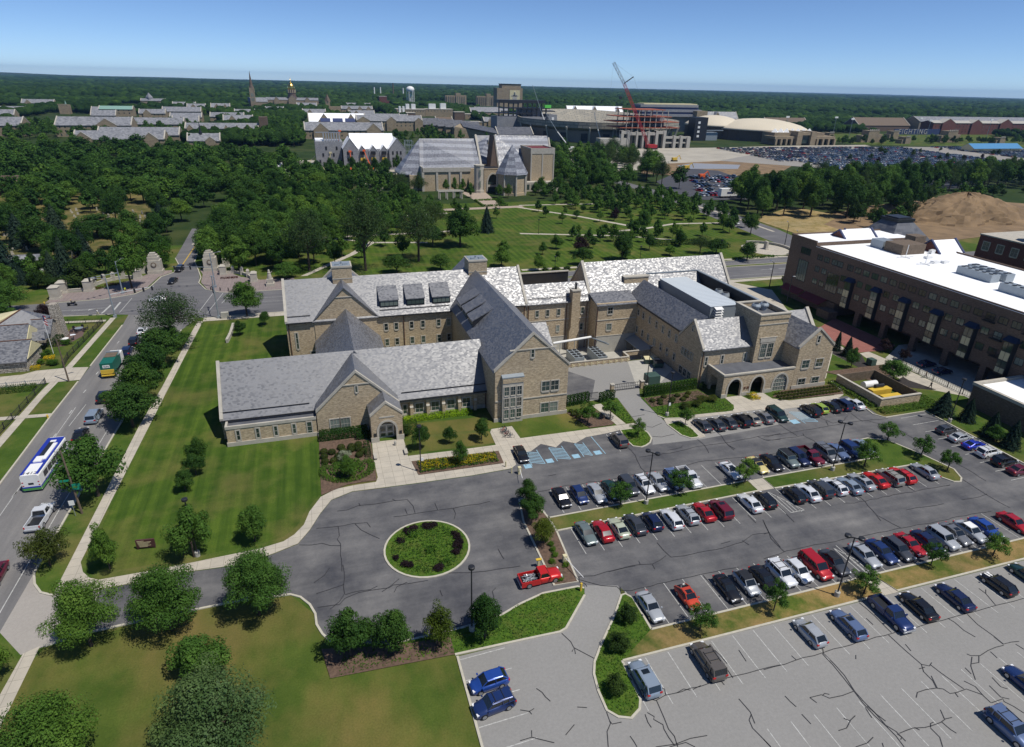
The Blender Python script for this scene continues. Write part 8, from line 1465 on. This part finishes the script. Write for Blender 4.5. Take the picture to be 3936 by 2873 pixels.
leafbox('circle_planting','green ground planting filling the turning circle',[(10.15-4.8*math.cos(a),10.15+4.8*math.cos(a),68.2+4.8*math.sin(a)-.45,68.2+4.8*math.sin(a)+.45,.16) for a in np.arange(-1.3,1.31,.17)],'gc',.10,20,'planting',.1,kind='stuff')
leafbox('lime_tuft_patch','lighter green patches in the turning circle',[(8,9.2,70.6,72,.45),(9.8,11,66.8,68,.4),(11.2,12.5,63.8,64.8,.4)],'f',.12,40,'planting',.12)
def leafpoly(name,lab,cat,poly,dens,h,mat,size):
    xs=[p[0] for p in poly]; ys=[p[1] for p in poly]; cx_=sum(xs)/len(xs); cy_=sum(ys)/len(ys); rs=np.random.RandomState(len(lab)); n=int((max(xs)-min(xs))*(max(ys)-min(ys))*dens); pts=[(x,y) for x,y in zip(rs.uniform(min(xs),max(xs),n),rs.uniform(min(ys),max(ys),n)) if inpoly(cx_+(x-cx_)*1.06,cy_+(y-cy_)*1.06,poly)]
    C=np.array([(x-cx_,y-cy_,h*rs.uniform(.3,.9)) for x,y in pts]); Nn=np.array([0,0,1])+rs.normal(0,.45,(len(C),3)); Nn/=np.linalg.norm(Nn,axis=1,keepdims=True); me=leafmesh(name,C,Nn,size,LM[mat],rs,.8); o=bpy.data.objects.new(name,me); COL.objects.link(o); o.location=(cx_,cy_,.1); tag(o,lab,cat,kind='stuff')
leafpoly('lily_bed_foliage','green lily leaves in the long bed by the entrance walk','planting',[(11.9,86.2),(25.9,86.1),(26,89.2),(11.8,89.8)],55,.45,'f',.13); leafpoly('yellow_lilies','yellow lilies blooming in the long bed by the entrance walk','flowers',[(12,86.5),(25.6,86.4),(25.8,89),(12,89.4)],42,.75,'yf',.12)
leafpoly('round_bed_planting','lime and green low plants filling the round bed by the entrance walk','planting',[(-2.3,91.5),(-1.8,89.3),(0,88),(2,87.8),(3.9,89.3),(4.3,91.5),(3,93),(0,93.6)],60,.6,'f',.14)
for k,poly in enumerate((wedge,exitI,islA,islB,bigbed,[(51.3,101.5),(55.2,102.3),(54.1,93),(52.6,92.9)])):
    leafpoly('ground_cover','leafy ground cover '+('in the long wedge bed','on the exit island','on the round tip island','on the island by the service lane','in the shrub bed before the hedge','on the strip beside the service gate')[k],'ground cover',poly,16,.13,'gc' if k in (0,1,2,3) else 's',.11)
for i in range(3):
    for k in range(19): bush(87.8+k*.82+i*.3,93.6+i*1.15,.95,.75,'ornamental grass tuft in the rows before the east gable wing','grass tufts before the east gable wing','o','grass_tuft','ornamental grass')
leafbox('enclosure_grass','long grasses round the brick enclosure',[(103.6,105,86,98,.6),(104,118,83,85,.6),(115.6,118.5,84.5,90,.6)],'gc',.16,30,'grass',0,kind='stuff')
for k,(x,y) in enumerate(((61.6,99.6),(63.2,99.4),(64.8,100.6),(66,99.2),(67.8,100.4),(69.4,99.6),(70.6,100.8),(62.6,98.2),(65.2,98.3),(68,98.6))): bush(x,y,1.2,.8,'small round shrub in the mulch before the clipped hedge','small shrubs before the clipped hedge','ball')
for k,(x,y) in enumerate(((43.9,99.5),(45,99.2),(46.2,99.4),(43.9,98.3),(45,98),(46.2,98.1),(47.3,98.7),(44.4,97.1),(45.8,97))): bush(x,y,1.1,.8,'small round shrub at the corner of the big gable','small shrubs at the big gable corner','ball')
for x,y in ((71.5,97.2),(73.6,96.6),(69.3,95.6),(66.5,95.2)): bush(x,y,2.6,1.7,'loose brownish shrub in the shrub bed left of the arched porch','loose shrubs left of the arched porch','o')
bush(74.9,102.2,1.8,1.7,'round dark bush at the left foot of the arched porch',None)
for k in range(8): bush(25+rng.random()*2.2,57.5+k*1.1,1.2,.8,'grassy tuft in the bed west of the parking rows','tufts in the bed west of the rows','f','grass_tuft','ornamental grass')
leafbox('gate_shrub_bed','yellow green planting along the median road sidewalk',[(100,140,196.5,198,.9),(148,166,196,197.4,.6)],'yf' if 0 else 'f',.3,8,'planting'); leafbox('park_path_bed','mixed low shrubs along the planted park path',[(128,150,221,226,1.2),(150,158,213,220,1.5)],'s',.35,6,'planting',kind='stuff')
leafbox('wall_flower_strip','strip of red flowers along the foot of the curved wall, left side',[(-64.5,-62,206.6,208,.4),(-62,-58,209.5,211.5,.4)],'r',.14,30,'flowers'); leafbox('wall_flower_strip','strip of red flowers along the foot of the curved wall, right side',[(-30,-25,209.8,210.8,.4)],'r',.14,30,'flowers')
for k in range(7): bush(73+k*4.2,195.7+rng.uniform(-.3,.6),rng.uniform(2,3.6),rng.uniform(1.2,2.2),'dense shrub behind the parapet of the connecting wing','shrubs behind the connecting wing')
leafbox('plaza_hedge','clipped box hedge rectangle on the arts plaza lawn',[(84,96,318.6,319.4,.8),(84,96,336,336.8,.8),(83.4,84.2,318.6,336.8,.8),(96,96.8,318.6,336.8,.8)],'f',.35,8,'hedge')
# ================= street furniture, gate walls, people =================
def lamp(x,y,h,lab,heads=2,rz=0,group=None,base=1,banner=0):
    t=thing('lamp_post',lab,'lamp post',(x,y,0),group,rz)
    if base: p=MB(); p.lathe((0,0,0),[(.34,0),(.34,.75),(.30,.8)],14); p.build('concrete_base',M_CONC,t,local=True)
    p=MB(); p.tube((0,0,.1),(0,0,h),.10,.075,n=8)
    if heads==2: p.box(-.7,.7,-.05,.05,h-.12,h)
    elif heads==1: p.box(0,.6,-.05,.05,h-.12,h)
    p.build('pole',M_DKMETAL,t,local=True)
    for s in ((-1,1) if heads==2 else (1,) if heads==1 else (0,)):
        p=MB(); p.lathe((s*.75,0,h-.1),[(.36,0),(.38,.05),(.38,.3),(.3,.34)],12); o=p.build('lamp_head',M_DKMETAL,t,local=True)
    if banner: p=MB(); p.box(.1,.5,-.03,.03,2.2,2.8); p.build('sign_plate',M_WHITE,t,local=True)
    return t
lamp(44.0,69.2,9.2,'double headed lamp post standing on the first grassy island',2,rad(-50)); lamp(78.9,69.2,9.2,'double headed lamp post on the second grassy island',2,rad(-40)); lamp(58.2,45.4,9.3,'double headed lamp post in the patchy strip beside the crossing walk',2,rad(-40)); lamp(12.6,52.6,9.4,'single headed lamp post south of the turning circle',0)
lamp(-19.4,74.8,9.0,'single headed lamp post beside the slim tree on the west lawn',0); lamp(12.4,86.6,8.6,'single headed lamp post in the yellow flower bed by the entrance walk',0,0,None,0,1); lamp(61.5,93.6,9.2,'lamp post with small sign in the shrub bed by the service lane',0,0,None,1,1); lamp(63.8,106.3,9.2,'lamp post inside the service yard gate',0); lamp(114,77.2,9.2,'lamp post at the right hand corner of the lot by the spruces',0)
for k,(x,y,lab) in enumerate(((77.4,197.7,'short park lamp left of the east gable'),(113.8,205,'short park lamp behind the east gable ridge'),(70,262,'park lamp beside the lone spruce'),(90.4,252,'park lamp on the open park lawn'),(146,202,'short park lamp by the plaza bushes'))): lamp(x,y,4.5 if k<2 else 6,lab,0,0,'park lamps',0)
def cobra(x,y,h,lab,ang=0,arm=3.2,m=None):
    t=thing('street_light',lab,'street light',(x,y,0),None,ang); p=MB(); p.tube((0,0,0),(0,0,h),.16,.1,n=8); p.tube((0,0,h-.3),(arm,0,h+.3),.06,n=5); p.build('pole',m or M_GREYMETAL,t,local=True); p=MB(); p.prism([(arm-.2,-.22,h+.2),(arm+.8,-.16,h+.2),(arm+.8,.16,h+.2),(arm-.2,.22,h+.2)],[(arm-.1,-.1,h+.4),(arm+.6,-.08,h+.36),(arm+.6,.08,h+.36),(arm-.1,.1,h+.4)]); p.build('lamp_head',M_ALU,t,local=True); return t
cobra(170.7,191.4,10,'tall street light at the right end of the median road',rad(60),m=M_DKMETAL); cobra(182.8,211.4,9,'street light on the verge of the diagonal boulevard',rad(60),m=M_DKMETAL); cobra(137.2,161.7,8.5,'dark pole light at the corner before the apartment block',rad(100),1.0,M_DKMETAL); cobra(132.5,147.4,8,'dark pole light in the shade by the apartment block',rad(0),.4,M_DKMETAL)
t=cobra(-51.8,138.5,9.5,'wooden utility pole with a bright lamp beside the clubhouse drive',rad(20),2.6,M_WOOD)
t=thing('utility_pole','leaning wooden utility pole with green signs beside the bus','utility pole',(-36.5,88.9,0)); p=MB(); p.tube((0,0,0),(-.2,0,10.6),.17,.11,n=8); p.build('pole',M_WOOD,t,local=True); p=MB(); p.box(-1.6,-.2,-.04,.04,5.6,5.9); p.box(-.1,.9,-.2,-.15,4.2,5.2); p.build('green_sign',plain('sign_green',(.01,.25,.16),.5,var=0),t,local=True)
t=thing('street_sign','small white sign on a post at the kerb beside the bus','sign',(-37.2,88.5,0)); p=MB(); p.tube((0,0,0),(0,0,2.6),.04,n=6); p.build('post',M_GREYMETAL,t,local=True); p=MB(); p.box(-.35,.35,-.07,-.04,1.9,2.7); p.build('sign_plate',M_WHITE,t,local=True)
t=thing('marker_post','white utility marker post with an orange top on the verge','post',(-37.2,81.4,0)); p=MB(); p.tube((0,0,0),(0,0,1.1),.06,n=6); p.build('post',M_WHITE,t,local=True); p=MB(); p.tube((0,0,1.1),(0,0,1.45),.065,n=6); p.build('cap',M_ORANGE,t,local=True)
def signal(x,y,h,mx,my,lab,arms=1):
    t=thing('traffic_signal',lab,'traffic signal',(x,y,0)); p=MB(); p.tube((0,0,0),(0,0,h),.2,.13,n=8); p.box(-.35,.35,-.35,.35,0,.7); p.tube((0,0,6.2),(mx,my,6.6),.1,.07,n=6); p.build('mast',M_GREYMETAL,t,local=True)
    for f_ in (.55,.75,.95): p=MB(); p.box(mx*f_-.2,mx*f_+.2,my*f_-.2,my*f_+.2,5.6,6.7); o=p.build('signal_head',M_DKMETAL,t,local=True)
    p=MB(); d=1 if arms else -1; p.tube((0,0,h-.2),(-mx*.25*d,-my*.25*d,h+.4),.05,n=5); p.box(-mx*.25*d-.4,-mx*.25*d+.4,-my*.25*d-.15,-my*.25*d+.15,h+.35,h+.5); p.build('street_lamp',M_ALU,t,local=True)
signal(-52.3,178.8,10.6,9.6,4,'traffic signal mast at the corner before the clubhouse'); signal(-55.2,200.5,9.5,-6,-6,'traffic signal mast on the plaza beside the yellow vested walker'); signal(-30.5,201,10.5,-11,2,'traffic signal mast on the plaza right of the avenue'); signal(-26.6,172,11.5,-1.5,8,'traffic signal mast at the corner beside the control box')
t=thing('control_cabinet','tan traffic control cabinet at the foot of a signal mast','cabinet',(-25,171.6,0)); p=MB(); p.box(-.9,.9,-.5,.5,.15,1.7); p.build('cabinet_body',M_CONC,t,local=True); p=MB(); p.box(-1,1,-.6,.6,0,.15); p.build('base',M_STONE,t,local=True)
# gateway piers and walls
def pier(x,y,w_,h,lab,group='limestone piers of the curved gateway walls'):
    t=thing('stone_pier',lab,'pier',(x,y,0),group); a=w_/2; p=MB(); p.prism([(-a*1.15,-a*1.15,0),(a*1.15,-a*1.15,0),(a*1.15,a*1.15,0),(-a*1.15,a*1.15,0)],[(-a*1.1,-a*1.1,.6),(a*1.1,-a*1.1,.6),(a*1.1,a*1.1,.6),(-a*1.1,a*1.1,.6)]); p.box(-a,a,-a,a,.6,h-.5); p.build('shaft',M_STONE,t,local=True); p=MB(); p.prism([(-a*1.12,-a*1.12,h-.5),(a*1.12,-a*1.12,h-.5),(a*1.12,a*1.12,h-.5),(-a*1.12,a*1.12,h-.5)],[(-a*.55,-a*.55,h),(a*.55,-a*.55,h),(a*.55,a*.55,h),(-a*.55,a*.55,h)]); p.build('cap',M_STONE,t,local=True)
PL=[(-71.6,199.4,2.3,3.9,'leftmost large pier, nearest the road'),(-71.5,205.2,2.3,3.6,'second large pier from the left'),(-64.9,205.4,2.2,3.6,'third large pier from the left'),(-54.3,216,2,3.2,'large pier near the left clock pier'),(-54.2,222.6,2,3.2,'large pier behind it, closest to the left clock pier')]
for x,y,w_,h,l in PL: pier(x,y,w_,h,l)
for k,(x,y) in enumerate(((-64.8,210.6),(-63,213.6),(-61,215.8),(-58.5,217.2))): pier(x,y,1.0,2.6,f'slim pier, {ORD[k]} along the left curved wall')
for k,(x,y) in enumerate(((-29.6,215.3),(-29.7,225.3))): pier(x,y,1.9,3.3,('large pier right of the right clock pier','large pier behind, right of the right clock pier')[k])
for k,(x,y) in enumerate(((-26.8,216),(-23.9,213.9),(-21.9,210.9))): pier(x,y,.9,2.5,f'slim pier, {ORD[k]} along the right curved wall')
pier(-19.8,205.2,1.9,3.2,'large pier at the right end of the right curved wall')
def wallrun(pl,lab): 
    p=MB(); p.strip(pl,.5,0,.8); p.strip(pl,.6,.8,.95); o=p.build('low_stone_wall',M_STONE); tag(o,lab,'wall')
wallrun([(-71.5,205.2),(-65,205.4)],'straight low limestone wall between large piers'); wallrun([(-65,205.4),(-64.8,210.6),(-63,213.6),(-61,215.8),(-58.5,217.2),(-54.3,216)],'curved low limestone wall left of the avenue'); wallrun([(-29.6,215.3),(-26.8,216),(-23.9,213.9),(-21.9,210.9),(-19.8,205.2)],'curved low limestone wall right of the avenue'); wallrun([(-71.6,199.4),(-71.5,205.2)],'short low limestone wall at the far left pier')
wallrun([(-22.9,153.2),(-22.5,158),(-22.4,164.8)],'freestanding low limestone wall on the west lawn')
for x,l in ((-50.2,'left massive tiered gateway pier with a round seal'),(-33.9,'right massive tiered gateway pier with a round seal')):
    t=thing('gateway_pier',l,'pier',(x,221.8,0)); p=MB(); [p.box(-a,a,-a*.8,a*.8,z0,z1) for a,z0,z1 in ((2.2,0,1.0),(1.95,1.0,4.3),(1.6,4.3,5.3),(1.25,5.3,6.0),(.8,6.0,6.6))]; p.build('pier_body',M_STONE,t,local=True); p=MB(); p.tube((0,-1.7,3.0),(0,-1.56,3.0),.8,n=16); p.build('round_seal',M_WOOD,t,local=True); p=MB(); p.tube((0,-1.78,3.0),(0,-1.7,3.0),.5,n=16); p.build('seal_boss',M_STONE,t,local=True)
pw=MB(); arc=[(163+0*k,0) for k in range(0)]; pl=[(171+9.6*math.cos(a),208+11*math.sin(a)) for a in np.arange(-.5,1.9,.2)]; wallrun(pl,'curved low wall round the paved circle at the right'); t=thing('stone_marker','upright stone block on the paved circle','marker',(171,208,0)); p=MB(); p.box(-.5,.5,-.8,.8,0,3.2); p.box(-.8,.8,-1.1,1.1,0,.4); p.build('marker_body',M_STONE,t,local=True)
for k,(x,y) in enumerate(((-14.8,199.5),(-33,203),(-49.5,198.5))):
    t=thing('monument',('pale statue on a plinth by the road behind the west gable','','')[k] or 'bollard','statue',(x,y,0)) if k==0 else None
    if t: p=MB(); p.box(-1.2,1.2,-1.2,1.2,0,.9); p.box(-.9,.9,-.9,.9,.9,2.2); p.build('plinth',M_STONE,t,local=True); p=MB(); p.lathe((0,0,2.2),[(.7,0),(.6,1.0),(.45,1.6),(.5,1.9),(.28,2.2),(.3,2.6),(.12,2.8)],10); p.tube((.4,0,3.8),(.9,-.2,4.4),.12,n=5); p.build('figure',M_STONE,t,local=True)
for k,(x,y) in enumerate(((-31.5,198.4),(-28.8,197.4),(-26.5,196.6),(-24,196.4))): t=thing('bollard','short dark bollard along the plaza kerb right of the avenue','bollard',(x,y,0),'bollards along the right plaza kerb'); p=MB(); p.lathe((0,0,0),[(.16,0),(.14,.8),(.17,.85),(.1,1)],10); p.build('post',M_DKMETAL,t,local=True)
# fences
def fence(pl,h,lab,m=None,step=.35):
    t=thing('iron_fence',lab,'fence',(pl[0][0],pl[0][1],0)); x0,y0=pl[0]; q=[(a-x0,b-y0) for a,b in pl]; p=MB(); p.strip(q,.05,h-.12,h-.06); p.strip(q,.05,.15,.2)
    for a,b in zip(q,q[1:]):
        n=int(math.hypot(b[0]-a[0],b[1]-a[1])/step)
        for k in range(n): u=k/n; x=a[0]+(b[0]-a[0])*u; y=a[1]+(b[1]-a[1])*u; p.box(x-.02,x+.02,y-.02,y+.02,0,h)
    p.build('railing',m or M_DKMETAL,t,local=True)
    for a,b in zip(q,q[1:]+[q[-1]]):
        n=max(1,int(math.hypot(b[0]-a[0],b[1]-a[1])/3.2))
        for k in range(n): u=k/n; x=a[0]+(b[0]-a[0])*u; y=a[1]+(b[1]-a[1])*u; p=MB(); p.box(x-.06,x+.06,y-.06,y+.06,0,h+.15); p.build('post',m or M_DKMETAL,t,local=True)
fence([(-55,146.5),(-55.5,151.8),(-54.3,175)],1.4,'black iron fence beside the sidewalk by the clubhouse'); fence([(-56.2,100),(-56.6,116),(-56,133),(-55.8,138.4)],1.3,'black iron fence beside the lower west sidewalk'); fence([(-69,138.3),(-56,138.3)],1.1,'grey railing along the clubhouse drive',M_GREYMETAL); fence([(-54.3,175),(-66,176.4)],1.2,'black iron fence before the main road sidewalk'); fence([(127.8,104),(127.9,86),(128,76)],1.2,'black railing beside the arcade lane',step=.5)
t=thing('pale_gate_wall','grey post and panel gate wall by the garage house','wall',(-69.5,138,0)); p=MB(); p.box(-2.5,0,-.15,.15,0,1.9); p.box(-.3,.3,-.3,.3,0,2.1); p.build('panel',M_CONC,t,local=True)
# clubhouse yard: flag, tables
t=thing('flagpole','white flagpole with a hanging striped flag before the clubhouse','flagpole',(-59.6,155.8,0)); p=MB(); p.tube((0,0,0),(0,0,9.2),.07,.04,n=6); p.build('pole',M_WHITE,t,local=True); p=MB()
for k in range(7): p.prism([(.05,.0,8.9-k*.3),(.65,-.12,8.5-k*.32),(.65,-.1,8.5-k*.32),(.05,.02,8.9-k*.3)][::-1],[(.05,.0,8.9-k*.3+.3),(.65,-.12,8.5-k*.32+.3),(.65,-.1,8.5-k*.32+.3),(.05,.02,8.9-k*.3+.3)][::-1],k%2)
p.box(.03,.3,-.08,.05,7.9,9.1,2); p.build('flag',[M_RED2,M_WHITE,M_NAVY],t,local=True)
for k,(x,y,m) in enumerate(((-59.4,163.2,M_WHITE),(-58.2,170.2,M_GREYMETAL))):
    t=thing('patio_table',('white round patio table with dark chairs by the chimney','grey stone fire table ringed by chairs on the terrace')[k],'table',(x,y,0)); p=MB(); p.lathe((0,0,.7),[(.9,0),(.92,.06)],16); p.build('tabletop',m,t,local=True); p=MB(); p.lathe((0,0,0),[(.5 if k else .1,0),(.5 if k else .08,.7)],10); p.build('base',M_CONC if k else M_DKMETAL,t,local=True)
    for q in range(4 if k==0 else 6):
        a=q*6.283/(4 if k==0 else 6)+.4; c=thing('patio_chair','dark chair drawn up to the '+('white table' if k==0 else 'stone fire table'),'chair',(x+1.6*math.cos(a),y+1.6*math.sin(a),0),'chairs round the '+('white table' if k==0 else 'stone fire table'),a); p=MB(); p.box(-.3,.3,-.3,.3,.4,.5); p.build('seat',M_DKMETAL,c,local=True); p=MB(); p.box(.25,.32,-.3,.3,.5,1.0); p.build('backrest',M_DKMETAL,c,local=True)
        for sx in (-.25,.25):
            for sy in (-.25,.25): p=MB(); p.tube((sx,sy,0),(sx,sy,.42),.03,n=4); p.build('leg',M_DKMETAL,c,local=True)
# wide campus sign
t=thing('lawn_sign','wide dark maroon sign board with lines of pale lettering on the west lawn','sign',(-26.1,78.2,0),None,rad(-6)); p=MB(); p.box(-1.15,1.15,-.12,.12,.25,1.5); p.box(-1.1,-.95,-.1,.1,0,.25); p.box(.95,1.1,-.1,.1,0,.25); o=p.build('board',plain('sign_maroon',(.075,.03,.03),.6,var=.1),t,local=True); 
for k,(wd,zz) in enumerate(((.9,1.3),(1.7,1.1),(1.5,.92),(1.2,.74),(1.5,.56),(1.0,.4))): p=MB(); p.box(-1+.05*k,-1+wd+.05*k,-.13,-.121,zz,zz+.07); p.build('text_line',M_CREAM,o,local=True)
# benches, bike rack, bollard, barriers
for x,y,l in ((5.75,92.9,'stone bench on the left edge of the entrance walk'),(10.9,93.2,'stone bench on the right edge of the entrance walk')):
    t=thing('stone_bench',l,'bench',(x,y,0)); p=MB(); p.box(-.28,.28,-.85,.85,.38,.5); p.build('seat',M_STONE,t,local=True)
    for s in (-.6,.6): p=MB(); p.box(-.2,.2,s-.12,s+.12,0,.38); p.build('leg',M_STONE,t,local=True)
t=thing('litter_bin','small grey bin post on the entrance walk','bin',(9.5,96.1,0)); p=MB(); p.lathe((0,0,0),[(.2,0),(.22,.7),(.15,.9)],10); p.build('bin_body',M_CONC,t,local=True)
t=thing('bike_rack','low wavy grey bicycle rack on the concrete pad','bike rack',(29.6,94.8,0)); p=MB(); pr=None
for k in range(25): q=(-.0+.3*math.sin(k*.3),-1.6+k*.133,.5+.4*math.sin(k*1.57)); (p.tube(pr,q,.03,n=5) if pr else None); pr=q
p.build('tube_frame',M_GREYMETAL,t,local=True)
for k in range(7):
    t=thing('bicycle','parked bicycle at the rack on the concrete pad','bicycle',(29.2+rng.uniform(-.4,.9),93.4+k*.5,0),'bicycles at the rack',rng.uniform(-.4,.5)); p=MB()
    for a,b in (((-.45,.35),(-.1,.75)),((-.1,.75),(.4,.8)),((.4,.8),(.5,.35)),((-.1,.75),(.05,.35)),((.05,.35),(.4,.8)),((-.45,.35),(.05,.35))): p.tube((a[0],0,a[1]),(b[0],0,b[1]),.025,n=4)
    p.build('frame',(M_NAVY,M_DKMETAL,M_RED2)[k%3],t,local=True); p=MB(); p.box(.35,.42,-.25,.25,.92,.97); p.build('handlebar',M_DKMETAL,t,local=True); p=MB(); p.box(-.2,.02,-.07,.07,.82,.88); p.build('saddle',M_DKMETAL,t,local=True)
    for x in (-.5,.5): 
        p=MB(); n=14
        for q in range(n): a=q*2*math.pi/n;b=(q+1)*2*math.pi/n; p.tube((x+.33*math.cos(a),0,.34+.33*math.sin(a)),(x+.33*math.cos(b),0,.34+.33*math.sin(b)),.025,n=3)
        p.build('wheel',M_TYRE,t,local=True)
for x,y,l in ((26.2,84.6,'cream bollard at the end of the drive sidewalk, nearer the building'),(26.6,82.6,'cream bollard at the drive edge by the lifted barrier')):
    t=thing('guard_bollard',l,'bollard',(x,y,0)); p=MB(); p.tube((0,0,0),(0,0,1.1),.12,n=10); p.build('post',M_CREAM,t,local=True)
def barrier(x,y,ax,ay,h,lab,m=M_CREAM):
    t=thing('parking_barrier',lab,'barrier',(x,y,0)); p=MB(); p.box(-.25,.25,-.25,.25,0,1.3); p.build('housing',m,t,local=True); p=MB(); p.tube((0,-.2,1.0),(ax,ay,h),.05,n=5); p.build('arm',M_WHITE,t,local=True)
barrier(27.2,60.4,.9,-4.2,1.0,'cream ticket barrier with lowered white arm right of the red pickup'); barrier(27.8,82.1,-.5,-3,1.2,'white barrier arm across the upper drive'); 
t=thing('yellow_post_sign','yellow striped post at the tip of the wedge bed','post',(27.3,55,0)); p=MB(); p.box(-.12,.12,-.12,.12,0,1.3); p.build('post',M_YEL,t,local=True)
t=thing('yellow_ticket_box','cream post with a bright yellow top behind the red pickup','post',(23.6,60.6,0)); p=MB(); p.box(-.15,.15,-.15,.15,0,1.2); p.build('post',M_CREAM,t,local=True); p=MB(); p.box(-.38,.38,-.18,.18,1.2,1.32); p.build('top',M_YEL,t,local=True)
for x,y,l in ((-50.6,122,'yellow fire hydrant by the west street'),(-73,194.6,'yellow post beside the road at the left pier')): t=thing('hydrant',l,'hydrant',(x,y,0)); p=MB(); p.lathe((0,0,0),[(.16,0),(.14,.5),(.2,.55),(.12,.75)],10); p.build('hydrant_body',M_YEL,t,local=True)
# gravestones
gk=0
for _ in range(400):
    x=rng.uniform(-125,-60); y=rng.uniform(240,345)
    if not inpoly(x,y,[(-118,246),(-70,242),(-62,290),(-80,345),(-125,345)]) or gk>=130: continue
    gk+=1; o=MB(); w_=rng.uniform(.5,.9); h=rng.uniform(.7,1.5); o.box(-w_/2-.1,w_/2+.1,-.25,.25,0,.15); o.prism([(-w_/2,-.12,.15),(w_/2,-.12,.15),(w_/2,.12,.15),(-w_/2,.12,.15)],[(-w_/2.6,-.1,h),(w_/2.6,-.1,h),(w_/2.6,.1,h),(-w_/2.6,.1,h)]); q=o.build('gravestone',M_STONE); q.location=(x,y,0); tag(q,'small pale gravestone among the trees of the cemetery','gravestone','gravestones of the cemetery')
# ---- people ----
def person(lab,x,y,rz,stride=.35,shirt=None,pants=None,hair=None,scale=1,sit=0,z=0,armf=.15):
    t=thing('person',lab,'person',(x,y,z),None,rz); t.scale=(scale,)*3
    V=[(0,0,.95),(0,0,1.15),(.02,0,1.38),(.02,0,1.5),(.04,0,1.62),(.05,0,1.74)]; Rr=[(.15,.12),(.14,.11),(.17,.12),(.06,.06),(.09,.08),(.08,.07)]; E_l=[(0,1),(1,2),(2,3),(3,4),(4,5)]
    def add(p,r,par): V.append(p); Rr.append((r,r)); E_l.append((par,len(V)-1)); return len(V)-1
    for s in (-1,1):
        st=stride*s
        if sit: a=add((.1,s*.1,.9),.1,0); b=add((.45,s*.15,.75),.075,a); c=add((.45,s*.16,.38),.05,b); add((.6,s*.16,.33),.045,c)
        else: a=add((0,s*.1,.88),.1,0); b=add((st*.5+.05,s*.1,.48),.07,a); c=add((st*.9-.02,s*.1,.09),.045,b); add((st*.9+.16,s*.1,.05),.04,c)
        a=add((.02,s*.19,1.4),.06,2); 
        if sit: b=add((.2,s*.24,1.15),.045,a); c=add((.45,s*.22,1.1),.035,b); hd=(.52,s*.2,1.1)
        else: b=add((-st*.3,s*.24,1.13),.045,a); c=add((-st*.6+armf,s*.24,.9),.035,b); hd=(-st*.65+armf+.03,s*.24,.84)
        pm=add(hd,.035,c)
        dx,dy,dz=hd[0]-V[c][0],0,hd[2]-V[c][2]; l=math.hypot(dx,dz) or 1; dx/=l;dz/=l
        for q in range(4): f1=add((hd[0]+dx*.06,hd[1]+(q-1.5)*.018,hd[2]+dz*.06),.009,pm); add((hd[0]+dx*(.095+.01*(q in(1,2)))+.012,hd[1]+(q-1.5)*.018,hd[2]+dz*.095),.007,f1)
        add((hd[0]+.035,hd[1]-s*.03,hd[2]+dz*.02),.01,pm)
    me=bpy.data.meshes.new('body'); me.from_pydata(V,E_l,[]); o=bpy.data.objects.new('body',me); COL.objects.link(o)
    sk=o.modifiers.new('s','SKIN'); 
    for i,r in enumerate(Rr): me.skin_vertices[0].data[i].radius=r; me.skin_vertices[0].data[i].use_root=(i==0)
    ss=o.modifiers.new('u','SUBSURF'); ss.levels=1; ss.render_levels=1
    dg=bpy.context.evaluated_depsgraph_get(); m2=bpy.data.meshes.new_from_object(o.evaluated_get(dg)); bpy.data.objects.remove(o)
    m2.materials.clear(); [m2.materials.append(m) for m in (M_SKIN,shirt or M_NAVY,pants or M_DKMETAL,M_TYRE)]
    for p in m2.polygons:
        c=p.center; p.use_smooth=True
        p.material_index=3 if c.z<(.12 if not sit else .36) else 2 if c.z<.98 and abs(c.y)<.215 else 1 if c.z<1.5 and (c.z>1.12 or abs(c.y)<.2) else 0
    b=bpy.data.objects.new('body',m2); COL.objects.link(b); b.parent=t
    p=MB(); p.lathe((.035,0,1.66),[(.098,0),(.11,.05),(.09,.12),(.04,.15)],10); h_=p.build('hair',hair or M_DKMETAL,t,local=True,smooth=True)
    p=MB(); [p.lathe((.13,s*.032,1.70),[(.010,0),(.006,.012)],5) for s in (-1,1)]; p.tube((.13,0,1.665),(.155,0,1.66),.012,n=4); p.box(.128,.137,-.025,.025,1.625,1.632); p.build('face',M_SKIN,t,local=True)
    return t
person('person in dark clothes walking on the pale path beside the arcade, farther one',127.3,94.6,rad(100),.35,M_WOOD,M_DKMETAL); person('person in black clothes striding on the pale path, nearer one',123.4,89.9,rad(70),.5,M_DKMETAL,M_DKMETAL)
person('person in a yellow vest walking across the plaza beside the signal mast',-54.6,201.2,rad(-60),.3,plain('hi_vis',(.55,.62,.02),.6,var=0),M_DKMETAL); person('person in white shirt and pale trousers on the road verge by the crossing',-56.9,181.6,rad(180),.3,M_WHITE,M_CREAM)
person('rider in dark clothing and yellow helmet seated on the motorcycle',-65.6,191.5,rad(0),.2,M_DKMETAL,M_NAVY,M_YEL,sit=1,z=0)
# ---- clouds ----
# ---- haze ----
hz=bpy.data.meshes.new('haze'); mb=MB(); mb.box(-14500,14500,-14000,14500,-6,140); hz.from_pydata(mb.v,[],mb.f); ho=bpy.data.objects.new('haze',hz); COL.objects.link(ho)
hm=bpy.data.materials.new('haze'); hm.use_nodes=True; t=hm.node_tree; t.nodes.clear(); out=t.nodes.new('ShaderNodeOutputMaterial'); pv=t.nodes.new('ShaderNodeVolumePrincipled'); pv.inputs['Color'].default_value=(.32,.57,1,1); pv.inputs["Density"].default_value=4.8e-5; pv.inputs['Anisotropy'].default_value=.2; t.links.new(pv.outputs[0],out.inputs['Volume']); hz.materials.append(hm); tag(ho,'thin bluish haze over the whole landscape','haze',kind='stuff')
